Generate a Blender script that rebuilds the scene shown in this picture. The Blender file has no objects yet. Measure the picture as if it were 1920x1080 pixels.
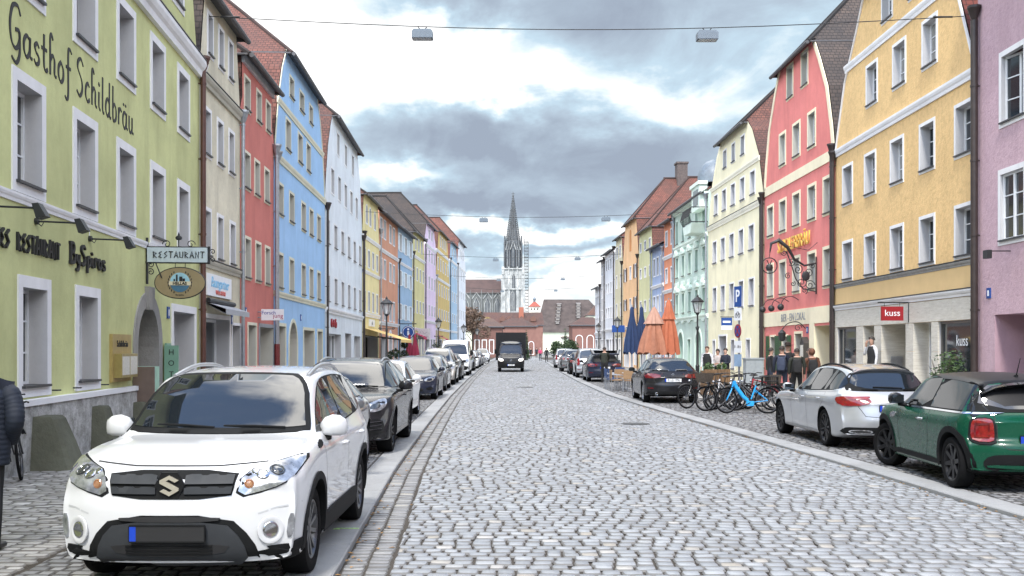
import bpy, bmesh, math, random
import numpy as np
from mathutils import Vector, Matrix
from mathutils.bvhtree import BVHTree
from mathutils.geometry import delaunay_2d_cdt
random.seed(7)
scene = bpy.context.scene
COL = scene.collection
PI = math.pi
# ------------------------------------------------------------------ camera
CAM_H = 1.75
cam_d = bpy.data.cameras.new("camera")
cam_d.lens = 36.0 * 1950 / 1920
cam_d.sensor_width = 36.0
cam_d.shift_y = (652 - 540) / 1920.0
cam_d.clip_start = 0.1
cam_d.clip_end = 6000
cam = bpy.data.objects.new("camera", cam_d)
COL.objects.link(cam)
cam.location = (0, 0, CAM_H)
cam.rotation_euler = (math.radians(90), 0, 0)
scene.camera = cam
# ------------------------------------------------------------------ light, sky, exposure
scene.view_settings.view_transform = 'Standard'
scene.view_settings.look = 'None'
scene.view_settings.gamma = 1.0
scene.view_settings.exposure = 0.86
SUN_EL, SUN_AZ = math.radians(52), math.radians(192)     # azimuth clockwise from +Y (south-west, behind thin cloud)
sun_d = bpy.data.lights.new("sun", 'SUN')
sun_d.energy = 2.3
sun_d.angle = math.radians(8)
sun_d.color = (1.0, 0.96, 0.9)
sun = bpy.data.objects.new("sun", sun_d)
COL.objects.link(sun)
sdir = Vector((math.sin(SUN_AZ) * math.cos(SUN_EL), math.cos(SUN_AZ) * math.cos(SUN_EL), math.sin(SUN_EL)))
sun.rotation_euler = sdir.to_track_quat('Z', 'Y').to_euler()
sun.location = sdir * 60
world = bpy.data.worlds.new("World")
scene.world = world
world.use_nodes = True
def build_world():
 nt = world.node_tree
 nt.nodes.clear()
 N = nt.nodes.new
 Lk = nt.links.new
 def math_n(op, a, b=None, c=None):
  n = N('ShaderNodeMath')
  n.operation = op
  for i, v in enumerate((a, b, c)):
   if v is None:
    continue
   if isinstance(v, (int, float)):
    n.inputs[i].default_value = v
   else:
    Lk(v, n.inputs[i])
  return n.outputs[0]
 tc = N('ShaderNodeTexCoord')
 sep = N('ShaderNodeSeparateXYZ')
 Lk(tc.outputs['Generated'], sep.inputs[0])
 X, Y, Z = sep.outputs
 az = math_n('ARCTAN2', X, Y)
 el = math_n('ARCSINE', Z)
 # cloud plane coordinates (flat layer overhead)
 den = math_n('ADD', math_n('MAXIMUM', Z, 0.0), 0.16)
 px = math_n('DIVIDE', X, den)
 py = math_n('DIVIDE', Y, den)
 cmb = N('ShaderNodeCombineXYZ')
 Lk(px, cmb.inputs[0]); Lk(py, cmb.inputs[1])
 aze = N('ShaderNodeCombineXYZ')
 Lk(az, aze.inputs[0]); Lk(math_n('MULTIPLY', el, 1.7), aze.inputs[1])
 def noise(vec, scale, detail, rough, off=0.0, dist=0.0):
  n = N('ShaderNodeTexNoise')
  n.inputs['Scale'].default_value = scale
  n.inputs['Detail'].default_value = detail
  n.inputs['Roughness'].default_value = rough
  n.inputs['Distortion'].default_value = dist
  mp = N('ShaderNodeMapping')
  mp.inputs['Location'].default_value = (off, off * 1.7, off * 0.3)
  Lk(vec, mp.inputs['Vector']); Lk(mp.outputs[0], n.inputs['Vector'])
  return n.outputs['Fac']
 w1 = math_n('SUBTRACT', noise(aze.outputs[0], 9.0, 6, 0.55, 3.1), 0.5)
 w2 = math_n('SUBTRACT', noise(aze.outputs[0], 9.0, 6, 0.55, 8.7), 0.5)
 azw = math_n('MULTIPLY_ADD', w1, 0.20, az)
 elw = math_n('MULTIPLY_ADD', w2, 0.12, el)
 # large cloud masses: direction of centre (az, el), spread, thickness
 blobs = [(930, 275, 330, 62, 1.0), (730, 215, 130, 50, 0.45), (1190, 25, 420, 75, 0.75), (1240, 320, 150, 70, 0.5),
    (1020, 385, 230, 34, 0.75), (1320, 130, 140, 40, 0.35), (800, 475, 170, 16, 0.6), (1090, 470, 170, 14, 0.6), (1010, 520, 150, 8, 0.3),
    (830, 392, 150, 24, 0.6), (900, 20, 120, 40, 0.3), (640, 190, 90, 60, 0.18),
    (540, 120, 300, 110, -0.75), (960, 175, 120, 30, -0.55), (1270, 225, 200, 40, -0.4), (740, 335, 130, 26, -0.75),
    (830, 85, 90, 45, -0.35), (960, 432, 300, 16, -0.45), (960, 545, 600, 30, -0.4)]
 acc = None
 for bx, by, sx, sy, w in blobs:
  a0, e0 = (bx - 960) / 1950, (652 - by) / 1950
  dx = math_n('MULTIPLY', math_n('SUBTRACT', azw, a0), 1950 / sx)
  dy = math_n('MULTIPLY', math_n('SUBTRACT', elw, e0), 1950 / sy)
  r2 = math_n('ADD', math_n('MULTIPLY', dx, dx), math_n('MULTIPLY', dy, dy))
  g = math_n('MULTIPLY', math_n('EXPONENT', math_n('MULTIPLY', r2, -0.8)), w)
  acc = g if acc is None else math_n('ADD', acc, g)
 nf = noise(aze.outputs[0], 6.5, 10, 0.62, 1.3, 0.6)
 dens = math_n('ADD', math_n('ADD', math_n('MULTIPLY', acc, 0.66), 0.35), math_n('MULTIPLY', math_n('SUBTRACT', nf, 0.5), 1.15))
 ramp = N('ShaderNodeValToRGB')
 Lk(dens, ramp.inputs[0])
 cr = ramp.color_ramp
 stops = [(0.0, (1.5, 1.5, 1.5)), (0.24, (1.12, 1.15, 1.16)), (0.36, (0.84, 0.96, 1.02)), (0.50, (0.58, 0.75, 0.88)),
    (0.70, (0.48, 0.585, 0.70)), (1.0, (0.36, 0.425, 0.53))]
 cr.elements[0].position = 0.0
 cr.elements[1].position = 1.0
 for p, c in stops[1:-1]:
  cr.elements.new(p)
 for e, (p, c) in zip(cr.elements, stops):
  e.position = p
  e.color = (c[0], c[1], c[2], 1)
 # clear part of the sky (behind the camera): Nishita blue with white cumulus
 sky = N('ShaderNodeTexSky')
 sky.sky_type = 'NISHITA'
 sky.sun_disc = False
 sky.sun_elevation = SUN_EL
 sky.sun_rotation = SUN_AZ
 sky.air_density = 1.0
 sky.dust_density = 0.6
 nb = noise(cmb.outputs[0], 1.1, 8, 0.58, 2.35, 0.4)
 mr = N('ShaderNodeMapRange')
 mr.interpolation_type = 'SMOOTHSTEP'
 nb = math_n('ADD', nb, math_n('MULTIPLY', math_n('SINE', math_n('MULTIPLY', math_n('ADD', az, 0.34), 3.0)), 0.10))
 Lk(nb, mr.inputs['Value'])
 mr.inputs['From Min'].default_value = 0.48
 mr.inputs['From Max'].default_value = 0.66
 cum = N('ShaderNodeMix'); cum.data_type = 'RGBA'
 Lk(mr.outputs[0], cum.inputs['Factor'])
 sk = N('ShaderNodeVectorMath'); sk.operation = 'SCALE'; sk.inputs['Scale'].default_value = 2.6
 Lk(sky.outputs[0], sk.inputs[0]); Lk(sk.outputs[0], cum.inputs['A'])
 cum.inputs['B'].default_value = (27, 26.3, 25.2, 1)
 # overcast layer brightens towards the zenith
 up = N('ShaderNodeMapRange'); up.interpolation_type = 'SMOOTHSTEP'
 Lk(Z, up.inputs['Value'])
 up.inputs['From Min'].default_value = 0.36
 up.inputs['From Max'].default_value = 0.85
 up.inputs['To Min'].default_value = 5.7
 up.inputs['To Max'].default_value = 16.0
 vm = N('ShaderNodeVectorMath'); vm.operation = 'SCALE'
 Lk(ramp.outputs[0], vm.inputs[0]); Lk(up.outputs[0], vm.inputs['Scale'])
 hi = N('ShaderNodeMapRange'); hi.interpolation_type = 'SMOOTHSTEP'
 Lk(Z, hi.inputs['Value'])
 hi.inputs['From Min'].default_value = 0.42; hi.inputs['From Max'].default_value = 0.72
 hi.inputs['To Min'].default_value = 0.0; hi.inputs['To Max'].default_value = 1.0
 fr = N('ShaderNodeMapRange'); fr.interpolation_type = 'SMOOTHSTEP'
 Lk(math_n('SUBTRACT', Y, math_n('MULTIPLY', hi.outputs[0], 2.0)), fr.inputs['Value'])
 fr.inputs['From Min'].default_value = -0.35
 fr.inputs['From Max'].default_value = 0.25
 mx = N('ShaderNodeMix'); mx.data_type = 'RGBA'
 Lk(fr.outputs[0], mx.inputs['Factor'])
 Lk(cum.outputs['Result'], mx.inputs['A'])
 Lk(vm.outputs[0], mx.inputs['B'])
 bg = N('ShaderNodeBackground')
 bg.inputs['Strength'].default_value = 0.1
 Lk(mx.outputs['Result'], bg.inputs['Color'])
 out = N('ShaderNodeOutputWorld')
 Lk(bg.outputs[0], out.inputs[0])
build_world()
# ------------------------------------------------------------------ helpers
def tag(o, label=None, cat=None, group=None, kind=None):
 if label: o['label'] = label
 if cat: o['category'] = cat
 if group: o['group'] = group
 if kind: o['kind'] = kind
 return o
def thing(name, label, cat, loc=(0, 0, 0), rz=0.0, group=None):
 o = bpy.data.objects.new(name, None)
 o.empty_display_size = 0.2
 COL.objects.link(o)
 o.location = loc
 o.rotation_euler = (0, 0, rz)
 return tag(o, label, cat, group)
def dup(root, loc, rz=0.0, label=None, group=None):
 r = root.copy(); COL.objects.link(r)
 r.location = loc; r.rotation_euler = (0, 0, rz)
 if label: r['label'] = label
 if group: r['group'] = group
 for ch in list(root.children):
  c = ch.copy(); COL.objects.link(c); c.parent = r
  for g in list(ch.children):
   d = g.copy(); COL.objects.link(d); d.parent = c
 return r
def link_mesh(name, me, parent=None, loc=(0, 0, 0), rot=(0, 0, 0)):
 o = bpy.data.objects.new(name, me)
 COL.objects.link(o)
 if parent is not None: o.parent = parent
 o.location = loc
 o.rotation_euler = rot
 return o
class MB:
 """collects faces, builds ONE mesh"""
 def __init__(s):
  s.v = []; s.f = []; s.m = []; s.uv = {}
 def add(s, verts, faces, m=0, uvs=None):
  b = len(s.v)
  s.v.extend([tuple(p) for p in verts])
  for i, f in enumerate(faces):
   if uvs is not None: s.uv[len(s.f)] = uvs[i]
   s.f.append([b + j for j in f]); s.m.append(m)
  return s
 def quad(s, a, b, c, d, m=0, uv=None):
  return s.add([a, b, c, d], [(0, 1, 2, 3)], m, [uv] if uv else None)
 def box(s, x0, x1, y0, y1, z0, z1, m=0, M=None):
  v = [(x0, y0, z0), (x1, y0, z0), (x1, y1, z0), (x0, y1, z0), (x0, y0, z1), (x1, y0, z1), (x1, y1, z1), (x0, y1, z1)]
  if M is not None: v = [tuple(M @ Vector(p)) for p in v]
  return s.add(v, [(0, 3, 2, 1), (4, 5, 6, 7), (0, 1, 5, 4), (1, 2, 6, 5), (2, 3, 7, 6), (3, 0, 4, 7)], m)
 def cbox(s, c, d, m=0, M=None):
  return s.box(c[0] - d[0] / 2, c[0] + d[0] / 2, c[1] - d[1] / 2, c[1] + d[1] / 2, c[2] - d[2] / 2, c[2] + d[2] / 2, m, M)
 def tube(s, pts, r, n=8, m=0, cap=True, close=False):
  pts = [Vector(p) for p in pts]
  rs = r if isinstance(r, (list, tuple)) else [r] * len(pts)
  k = len(pts)
  verts = []; up = None
  for i, p in enumerate(pts):
   if close: t = pts[(i + 1) % k] - pts[i - 1]
   else: t = pts[min(i + 1, k - 1)] - pts[max(i - 1, 0)]
   if t.length < 1e-9: t = Vector((0, 0, 1))
   t.normalize()
   if up is None:
    up = Vector((0, 0, 1)) if abs(t.z) < 0.9 else Vector((1, 0, 0))
   a = up - t * up.dot(t)
   if a.length < 1e-6: a = t.orthogonal()
   a.normalize(); up = a
   b = t.cross(a)
   for j in range(n):
    th = 2 * PI * j / n
    verts.append(p + (a * math.cos(th) + b * math.sin(th)) * rs[i])
  faces = []
  for i in range(k if close else k - 1):
   i2 = (i + 1) % k
   for j in range(n):
    j2 = (j + 1) % n
    faces.append((i * n + j, i * n + j2, i2 * n + j2, i2 * n + j))
  if cap and not close:
   faces.append(tuple(range(n))[::-1]); faces.append(tuple((k - 1) * n + j for j in range(n)))
  return s.add(verts, faces, m)
 def lathe(s, prof, n=16, m=0, c=(0, 0, 0), axis='z', M=None, cap=True):
  """prof: list of (r, h)"""
  verts = []; k = len(prof)
  for r, h in prof:
   for j in range(n):
    th = 2 * PI * j / n
    a, b = r * math.cos(th), r * math.sin(th)
    p = (a, b, h) if axis == 'z' else ((a, h, b) if axis == 'y' else (h, a, b))
    q = Vector((p[0] + c[0], p[1] + c[1], p[2] + c[2]))
    verts.append(M @ q if M is not None else q)
  fl = axis == 'y'
  faces = []
  for i in range(k - 1):
   for j in range(n):
    j2 = (j + 1) % n
    f = (i * n + j, i * n + j2, (i + 1) * n + j2, (i + 1) * n + j)
    faces.append(f[::-1] if fl else f)
  if cap and prof[0][0] > 1e-6: faces.append(tuple(range(n)) if fl else tuple(range(n))[::-1])
  if cap and prof[-1][0] > 1e-6:
   f = tuple((k - 1) * n + j for j in range(n)); faces.append(f[::-1] if fl else f)
  return s.add(verts, faces, m)
 def prism(s, poly, y0, y1, m=0, M=None, plane='xz'):
  """extrude a 2-D polygon between y0 and y1"""
  n = len(poly)
  def P(p, y):
   q = Vector((p[0], y, p[1])) if plane == 'xz' else (Vector((p[0], p[1], y)) if plane == 'xy' else Vector((y, p[0], p[1])))
   return M @ q if M is not None else q
  v = [P(p, y0) for p in poly] + [P(p, y1) for p in poly]
  f = [tuple(range(n)), tuple(range(n, 2 * n))[::-1]]
  for i in range(n):
   j = (i + 1) % n
   f.append((i, i + n, j + n, j))
  return s.add(v, f, m)
 def ball(s, c, r, m=0, nu=10, nv=7, M=None):
  if not isinstance(r, (tuple, list)): r = (r, r, r)
  verts = []; faces = []
  for i in range(nv + 1):
   ph = PI * i / nv
   for j in range(nu):
    th = 2 * PI * j / nu
    q = Vector((r[0] * math.sin(ph) * math.cos(th), r[1] * math.sin(ph) * math.sin(th), r[2] * math.cos(ph)))
    if M is not None: q = M @ q
    verts.append(q + Vector(c))
  for i in range(nv):
   for j in range(nu):
    j2 = (j + 1) % nu
    faces.append((i * nu + j, (i + 1) * nu + j, (i + 1) * nu + j2, i * nu + j2))
  return s.add(verts, faces, m)
 def mesh(s, name, mats, smooth=None, fix=False):
  me = bpy.data.meshes.new(name)
  me.from_pydata(s.v, [], s.f)
  for mt in (mats if isinstance(mats, (list, tuple)) else [mats]): me.materials.append(mt)
  if s.m: me.polygons.foreach_set('material_index', s.m)
  if s.uv:
   ul = me.uv_layers.new(name='UVMap')
   for pi, uvs in s.uv.items():
    p = me.polygons[pi]
    for k, li in enumerate(p.loop_indices): ul.data[li].uv = uvs[k]
  if fix:
   bm = bmesh.new(); bm.from_mesh(me)
   bmesh.ops.remove_doubles(bm, verts=bm.verts, dist=1e-5)
   bmesh.ops.recalc_face_normals(bm, faces=bm.faces)
   bm.to_mesh(me); bm.free()
  if smooth is not None:
   me.polygons.foreach_set('use_smooth', [True] * len(me.polygons))
   me.set_sharp_from_angle(angle=math.radians(smooth))
  me.update()
  return me
 def build(s, name, mats, parent=None, smooth=None, loc=(0, 0, 0), rot=(0, 0, 0), fix=False):
  return link_mesh(name, s.mesh(name, mats, smooth, fix), parent, loc, rot)
def pip(x, y, poly):
 c = False; j = len(poly) - 1
 for i in range(len(poly)):
  xi, yi = poly[i]; xj, yj = poly[j]
  if (yi > y) != (yj > y) and x < (xj - xi) * (y - yi) / (yj - yi + 1e-12) + xi: c = not c
  j = i
 return c
def triangulate(outer, holes=(), grid=None):
 """constrained Delaunay of a polygon with holes -> (verts2d, tris)"""
 pts = []; edges = []
 for lp in [outer] + list(holes):
  b = len(pts); n = len(lp)
  pts += [Vector(p) for p in lp]
  edges += [(b + i, b + (i + 1) % n) for i in range(n)]
 if grid:
  xs = [p[0] for p in outer]; ys = [p[1] for p in outer]
  nx = int((max(xs) - min(xs)) / grid); ny = int((max(ys) - min(ys)) / grid)
  for i in range(1, nx + 1):
   for j in range(1, ny + 1):
    x = min(xs) + (i - 0.03) * grid; y = min(ys) + (j - 0.03) * grid
    if pip(x, y, outer) and not any(pip(x, y, h) for h in holes): pts.append(Vector((x, y)))
 r = delaunay_2d_cdt(pts, edges, [], 0, 1e-5)
 vs, fs = r[0], r[2]
 out = []
 for f in fs:
  cx = sum(vs[i][0] for i in f) / len(f); cy = sum(vs[i][1] for i in f) / len(f)
  if pip(cx, cy, outer) and not any(pip(cx, cy, h) for h in holes):
   a, b, c = (vs[i] for i in f[:3])
   ar = (b[0] - a[0]) * (c[1] - a[1]) - (b[1] - a[1]) * (c[0] - a[0])
   out.append(tuple(f) if ar > 0 else tuple(f)[::-1])
 return [(v[0], v[1]) for v in vs], out
def text_mesh(body, size, depth=0.01, mat=None, shear=0.0, xs=1.0, bold=0.0, align='CENTER', spacing=1.0):
 cu = bpy.data.curves.new('lettering', 'FONT')
 cu.body = body; cu.size = size; cu.extrude = depth / 2; cu.shear = shear; cu.offset = bold
 cu.align_x = align; cu.align_y = 'CENTER'; cu.space_character = spacing
 cu.resolution_u = 3
 o = bpy.data.objects.new('lettering', cu); COL.objects.link(o)
 dg = bpy.context.evaluated_depsgraph_get()
 me = bpy.data.meshes.new_from_object(o.evaluated_get(dg))
 bpy.data.objects.remove(o); bpy.data.curves.remove(cu)
 me.materials.clear()
 if mat: me.materials.append(mat)
 # stand the text up: x right, z up, front towards -y
 me.transform(Matrix.Rotation(PI / 2, 4, 'X') @ Matrix.Diagonal((xs, 1, 1, 1)))
 return me
def smooth_poly(pts, n=2, closed=True):
 for _ in range(n):
  out = []
  k = len(pts)
  for i in range(k if closed else k - 1):
   a, b = pts[i], pts[(i + 1) % k]
   out.append(tuple(a[j] * 0.75 + b[j] * 0.25 for j in range(len(a))))
   out.append(tuple(a[j] * 0.25 + b[j] * 0.75 for j in range(len(a))))
  if not closed: out = [pts[0]] + out + [pts[-1]]
  pts = out
 return pts
def spline(pts, n=8, closed=False):
 """Catmull-Rom through pts"""
 out = []; k = len(pts)
 for i in range(k if closed else k - 1):
  p0 = pts[(i - 1) % k] if (closed or i > 0) else pts[0]
  p1 = pts[i]; p2 = pts[(i + 1) % k]
  p3 = pts[(i + 2) % k] if (closed or i + 2 < k) else pts[-1]
  for j in range(n):
   t = j / n
   out.append(tuple(0.5 * (2 * b + (c - a) * t + (2 * a - 5 * b + 4 * c - d) * t * t + (3 * b - a - 3 * c + d) * t ** 3)
        for a, b, c, d in zip(p0, p1, p2, p3)))
 if not closed: out.append(tuple(pts[-1]))
 return out
# ------------------------------------------------------------------ materials
MATS = {}
def lin(c):
 return tuple((x / 12.92 if x <= 0.04045 else ((x + 0.055) / 1.055) ** 2.4) for x in (v / 255.0 for v in c))
class NT:
 def __init__(s, name):
  s.m = bpy.data.materials.new(name); s.m.use_nodes = True
  s.t = s.m.node_tree
  s.b = s.t.nodes['Principled BSDF']
 def n(s, typ, **kw):
  x = s.t.nodes.new(typ)
  for k, v in kw.items():
   if hasattr(x, k): setattr(x, k, v)
  return x
 def l(s, a, b): s.t.links.new(a, b)
 def set(s, **kw):
  for k, v in kw.items():
   k = k.replace('_', ' ')
   if isinstance(v, (tuple, list)) and len(v) == 3: v = (*v, 1)
   s.b.inputs[k].default_value = v
  return s
 def coord(s, kind='Object', scale=(1, 1, 1)):
  tc = s.n('ShaderNodeTexCoord'); mp = s.n('ShaderNodeMapping')
  mp.inputs['Scale'].default_value = scale
  s.l(tc.outputs[kind], mp.inputs['Vector'])
  return mp.outputs[0]
 def noise(s, vec, scale, detail=4, rough=0.55, dist=0):
  x = s.n('ShaderNodeTexNoise')
  x.inputs['Scale'].default_value = scale; x.inputs['Detail'].default_value = detail
  x.inputs['Roughness'].default_value = rough; x.inputs['Distortion'].default_value = dist
  s.l(vec, x.inputs['Vector'])
  return x.outputs['Fac']
 def rng(s, v, a, b, c, d):
  x = s.n('ShaderNodeMapRange')
  s.l(v, x.inputs['Value'])
  for i, k in enumerate(('From Min', 'From Max', 'To Min', 'To Max')): x.inputs[k].default_value = (a, b, c, d)[i]
  return x.outputs[0]
 def mix(s, fac, a, b, mode='MIX'):
  x = s.n('ShaderNodeMix'); x.data_type = 'RGBA'; x.blend_type = mode
  for k, v in (('Factor', fac), ('A', a), ('B', b)):
   if isinstance(v, (tuple, list)): x.inputs[k].default_value = (*v[:3], 1)
   elif isinstance(v, (int, float)): x.inputs[k].default_value = v
   else: s.l(v, x.inputs[k])
  return x.outputs['Result']
 def bump(s, h, strength=0.3, dist=0.01):
  x = s.n('ShaderNodeBump')
  x.inputs['Strength'].default_value = strength; x.inputs['Distance'].default_value = dist
  s.l(h, x.inputs['Height']); s.l(x.outputs[0], s.b.inputs['Normal'])
def simple(name, col, rough=0.6, metal=0.0, var=0.12, scale=6.0, bump=0.0, coat=0.0, spec=0.5):
 if name in MATS: return MATS[name]
 t = NT(name)
 t.set(Roughness=rough, Metallic=metal, Base_Color=tuple(col))
 t.b.inputs['Specular IOR Level'].default_value = spec
 if coat:
  t.b.inputs['Coat Weight'].default_value = coat; t.b.inputs['Coat Roughness'].default_value = 0.04
 if var:
  c = t.coord()
  f = t.noise(c, scale, 5, 0.6)
  t.l(t.mix(t.rng(f, 0.3, 0.7, 0, 1), tuple(x * (1 - var) for x in col), tuple(min(1, x * (1 + var)) for x in col)), t.b.inputs['Base Color'])
  if bump: t.bump(t.noise(c, scale * 8, 3), bump, 0.01)
 MATS[name] = t.m
 return t.m
def plaster(name, col, grain=0.35, coarse=28.0, stain=0.10):
 if name in MATS: return MATS[name]
 t = NT(name); t.set(Roughness=0.92)
 t.b.inputs['Specular IOR Level'].default_value = 0.15
 c = t.coord()
 big = t.noise(c, 0.45, 6, 0.62)
 mid = t.noise(c, 2.2, 6, 0.65)
 st = t.coord('Object', (1.7, 1.7, 0.3))
 streak = t.noise(st, 1.0, 6, 0.65)
 d = tuple(x * (1 - 0.75 * stain) for x in col); l_ = tuple(min(0.95, x * (1 + 0.5 * stain)) for x in col)
 a = t.mix(t.rng(big, 0.35, 0.65, 0, 1), d, l_)
 dirt = (col[0] * 0.62, col[1] * 0.60, col[2] * 0.58)
 a = t.mix(t.rng(streak, 0.50, 0.80, 0, min(0.6, stain * 3.0)), a, dirt)
 a = t.mix(t.rng(mid, 0.3, 0.7, 0, 0.16), a, dirt)
 fine = t.noise(c, coarse * 0.6, 5, 0.7)
 a = t.mix(t.rng(fine, 0.46, 0.68, 0, grain * 0.5), a, dirt)
 t.l(a, t.b.inputs['Base Color'])
 t.bump(t.noise(c, coarse, 5, 0.7), min(1, grain * 1.2), 0.02)
 MATS[name] = t.m
 return t.m
def roof_tile(name, c1, c2, c3):
 if name in MATS: return MATS[name]
 t = NT(name); t.set(Roughness=0.85)
 uv = t.coord('UV')
 br = t.n('ShaderNodeTexBrick')
 br.inputs['Scale'].default_value = 1.0
 br.inputs['Brick Width'].default_value = 0.19; br.inputs['Row Height'].default_value = 0.17
 br.inputs['Mortar Size'].default_value = 0.012; br.inputs['Mortar Smooth'].default_value = 0.3
 br.inputs['Bias'].default_value = -0.1
 br.inputs['Color1'].default_value = (*c1, 1); br.inputs['Color2'].default_value = (*c2, 1)
 br.inputs['Mortar'].default_value = (c3[0] * 0.4, c3[1] * 0.4, c3[2] * 0.4, 1)
 t.l(uv, br.inputs['Vector'])
 ob = t.coord()
 big = t.noise(ob, 0.5, 5, 0.65)
 a = t.mix(t.rng(big, 0.4, 0.68, 0, 0.75), br.outputs['Color'], c3)
 t.l(a, t.b.inputs['Base Color'])
 # each course laps over the one below
 sp = t.n('ShaderNodeSeparateXYZ'); t.l(uv, sp.inputs[0])
 m1 = t.n('ShaderNodeMath', operation='DIVIDE'); t.l(sp.outputs[1], m1.inputs[0]); m1.inputs[1].default_value = 0.17
 m2 = t.n('ShaderNodeMath', operation='FRACT'); t.l(m1.outputs[0], m2.inputs[0])
 m3 = t.n('ShaderNodeMath', operation='SUBTRACT'); m3.inputs[0].default_value = 1.0; t.l(m2.outputs[0], m3.inputs[1])
 m4 = t.n('ShaderNodeMath', operation='ADD'); t.l(m3.outputs[0], m4.inputs[0]); t.l(br.outputs['Fac'], m4.inputs[1])
 t.bump(m4.outputs[0], 0.8, 0.03)
 MATS[name] = t.m
 return t.m
def glass_mat(name='window_glass', curtain=0.2):
 if name in MATS: return MATS[name]
 t = NT(name)
 t.set(Roughness=0.06, Base_Color=(0.02, 0.025, 0.03))
 t.b.inputs['Specular IOR Level'].default_value = 0.8
 oi = t.n('ShaderNodeObjectInfo')
 c = t.coord('Object', (9, 9, 0.6))
 f = t.noise(c, 1.0, 2)
 cur = t.mix(t.rng(f, 0.3, 0.7, 0, 1), (0.16, 0.16, 0.15), (0.36, 0.36, 0.34))
 t.l(t.mix(t.rng(oi.outputs['Random'], 1 - curtain, 1 - curtain + 0.05, 0, 1), (0.018, 0.024, 0.03), cur), t.b.inputs['Base Color'])
 MATS[name] = t.m
 return t.m
M_WHITE = simple('white_paint', (0.76, 0.77, 0.78), 0.6, var=0.04)
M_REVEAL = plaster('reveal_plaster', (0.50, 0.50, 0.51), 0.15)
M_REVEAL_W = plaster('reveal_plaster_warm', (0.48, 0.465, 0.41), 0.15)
M_CREAMTRIM = plaster('cream_trim', (0.72, 0.69, 0.55), 0.12)
M_WHITETRIM = plaster('white_trim', (0.80, 0.80, 0.80), 0.12)
M_SASH = simple('sash_white', (0.72, 0.74, 0.76), 0.35, var=0.03)
M_GLASS = glass_mat()
M_SHOPGLASS = simple('shop_glass', (0.025, 0.032, 0.036), 0.04, var=0.25, scale=1.2, spec=0.9)
M_SILL = simple('sill_metal', (0.035, 0.036, 0.04), 0.45, var=0.2)
M_PIPE_D = simple('pipe_dark', (0.035, 0.025, 0.022), 0.45, var=0.25)
M_PIPE_Z = simple('pipe_zinc', (0.34, 0.36, 0.39), 0.4, metal=0.6, var=0.15)
M_PIPE_B = simple('pipe_brown', (0.09, 0.035, 0.025), 0.45, var=0.2)
M_IRON = simple('wrought_iron', (0.018, 0.019, 0.02), 0.5, var=0.2)
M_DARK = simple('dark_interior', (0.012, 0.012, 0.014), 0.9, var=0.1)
M_EAVE = simple('eave_board', (0.075, 0.075, 0.08), 0.6, var=0.25)
M_STONE = plaster('grey_stone', (0.33, 0.32, 0.30), 0.6, 16, 0.25)
M_TRAV = None
M_WOODDOOR = simple('brown_door_wood', (0.13, 0.065, 0.03), 0.5, var=0.3, scale=3)
M_BLACK = simple('black_plastic', (0.012, 0.012, 0.013), 0.5, var=0.1)
RT_RED = roof_tile('red_roof_tiles', (0.185, 0.068, 0.048), (0.12, 0.046, 0.034), (0.065, 0.036, 0.03))
RT_BROWN = roof_tile('brown_roof_tiles', (0.15, 0.075, 0.05), (0.09, 0.048, 0.036), (0.055, 0.04, 0.035))
RT_DARK = roof_tile('dark_roof_tiles', (0.075, 0.055, 0.045), (0.045, 0.036, 0.033), (0.03, 0.028, 0.028))
RT_MIX = roof_tile('weathered_roof_tiles', (0.155, 0.062, 0.044), (0.095, 0.04, 0.031), (0.042, 0.031, 0.028))
# ------------------------------------------------------------------ ground, road, kerbs
def pl(pts, y):
 ys = [p[1] for p in pts]; xs = [p[0] for p in pts]
 return float(np.interp(y, ys, xs))
KERB_L = [(-1.22, 4), (-1.38, 8), (-1.70, 15), (-1.82, 19), (-2.02, 27), (-2.25, 38), (-2.50, 58), (-2.72, 92), (-2.75, 130), (-2.7, 190)]
KERB_R = [(5.75, 4), (5.55, 9), (5.30, 11.3), (5.05, 16), (4.36, 26), (4.05, 31), (3.60, 39), (3.48, 54), (3.55, 72), (3.7, 92), (4.2, 130), (4.4, 190)]
FRONT_L = [(-6.0, 4), (-6.76, 12.67), (-7.92, 26.36), (-8.33, 36.35), (-8.73, 48.52), (-9.19, 63.8), (-9.12, 71.4), (-8.65, 90.2), (-7.46, 124.3), (-6.62, 148.3), (-6.6, 190)]
FRONT_R = [(11.9, 4), (11.87, 38.2), (11.07, 70.75), (10.2, 95.6), (9.42, 117.75), (9.4, 190)]
ROAD_Z = -0.045
def sett_mat(name, cols, mortar_var=0.25, rough=0.62):
 t = NT(name); t.set(Roughness=rough)
 at = t.n('ShaderNodeAttribute'); at.attribute_name = 'tone'
 ramp = t.n('ShaderNodeValToRGB')
 cr = ramp.color_ramp
 cr.interpolation = 'LINEAR'
 for i, (p, c) in enumerate(cols):
  e = cr.elements[i] if i < 2 else cr.elements.new(p)
  e.position = p; e.color = (*c, 1)
 t.l(at.outputs['Fac'], ramp.inputs[0])
 c = t.coord('Object')
 f = t.noise(c, 45, 5, 0.7)
 big = t.noise(c, 0.45, 4, 0.6)
 a = t.mix(t.rng(f, 0.3, 0.75, 0, 0.55), ramp.outputs[0], t.mix(0.5, ramp.outputs[0], (0.12, 0.12, 0.12)))
 a = t.mix(t.rng(big, 0.42, 0.7, 0, 0.3), a, t.mix(0.6, a, (0.16, 0.15, 0.14)))
 t.l(a, t.b.inputs['Base Color'])
 t.l(t.rng(f, 0.3, 0.7, rough - 0.14, rough + 0.2), t.b.inputs['Roughness'])
 t.bump(f, 0.35, 0.006)
 return t.m
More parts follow.
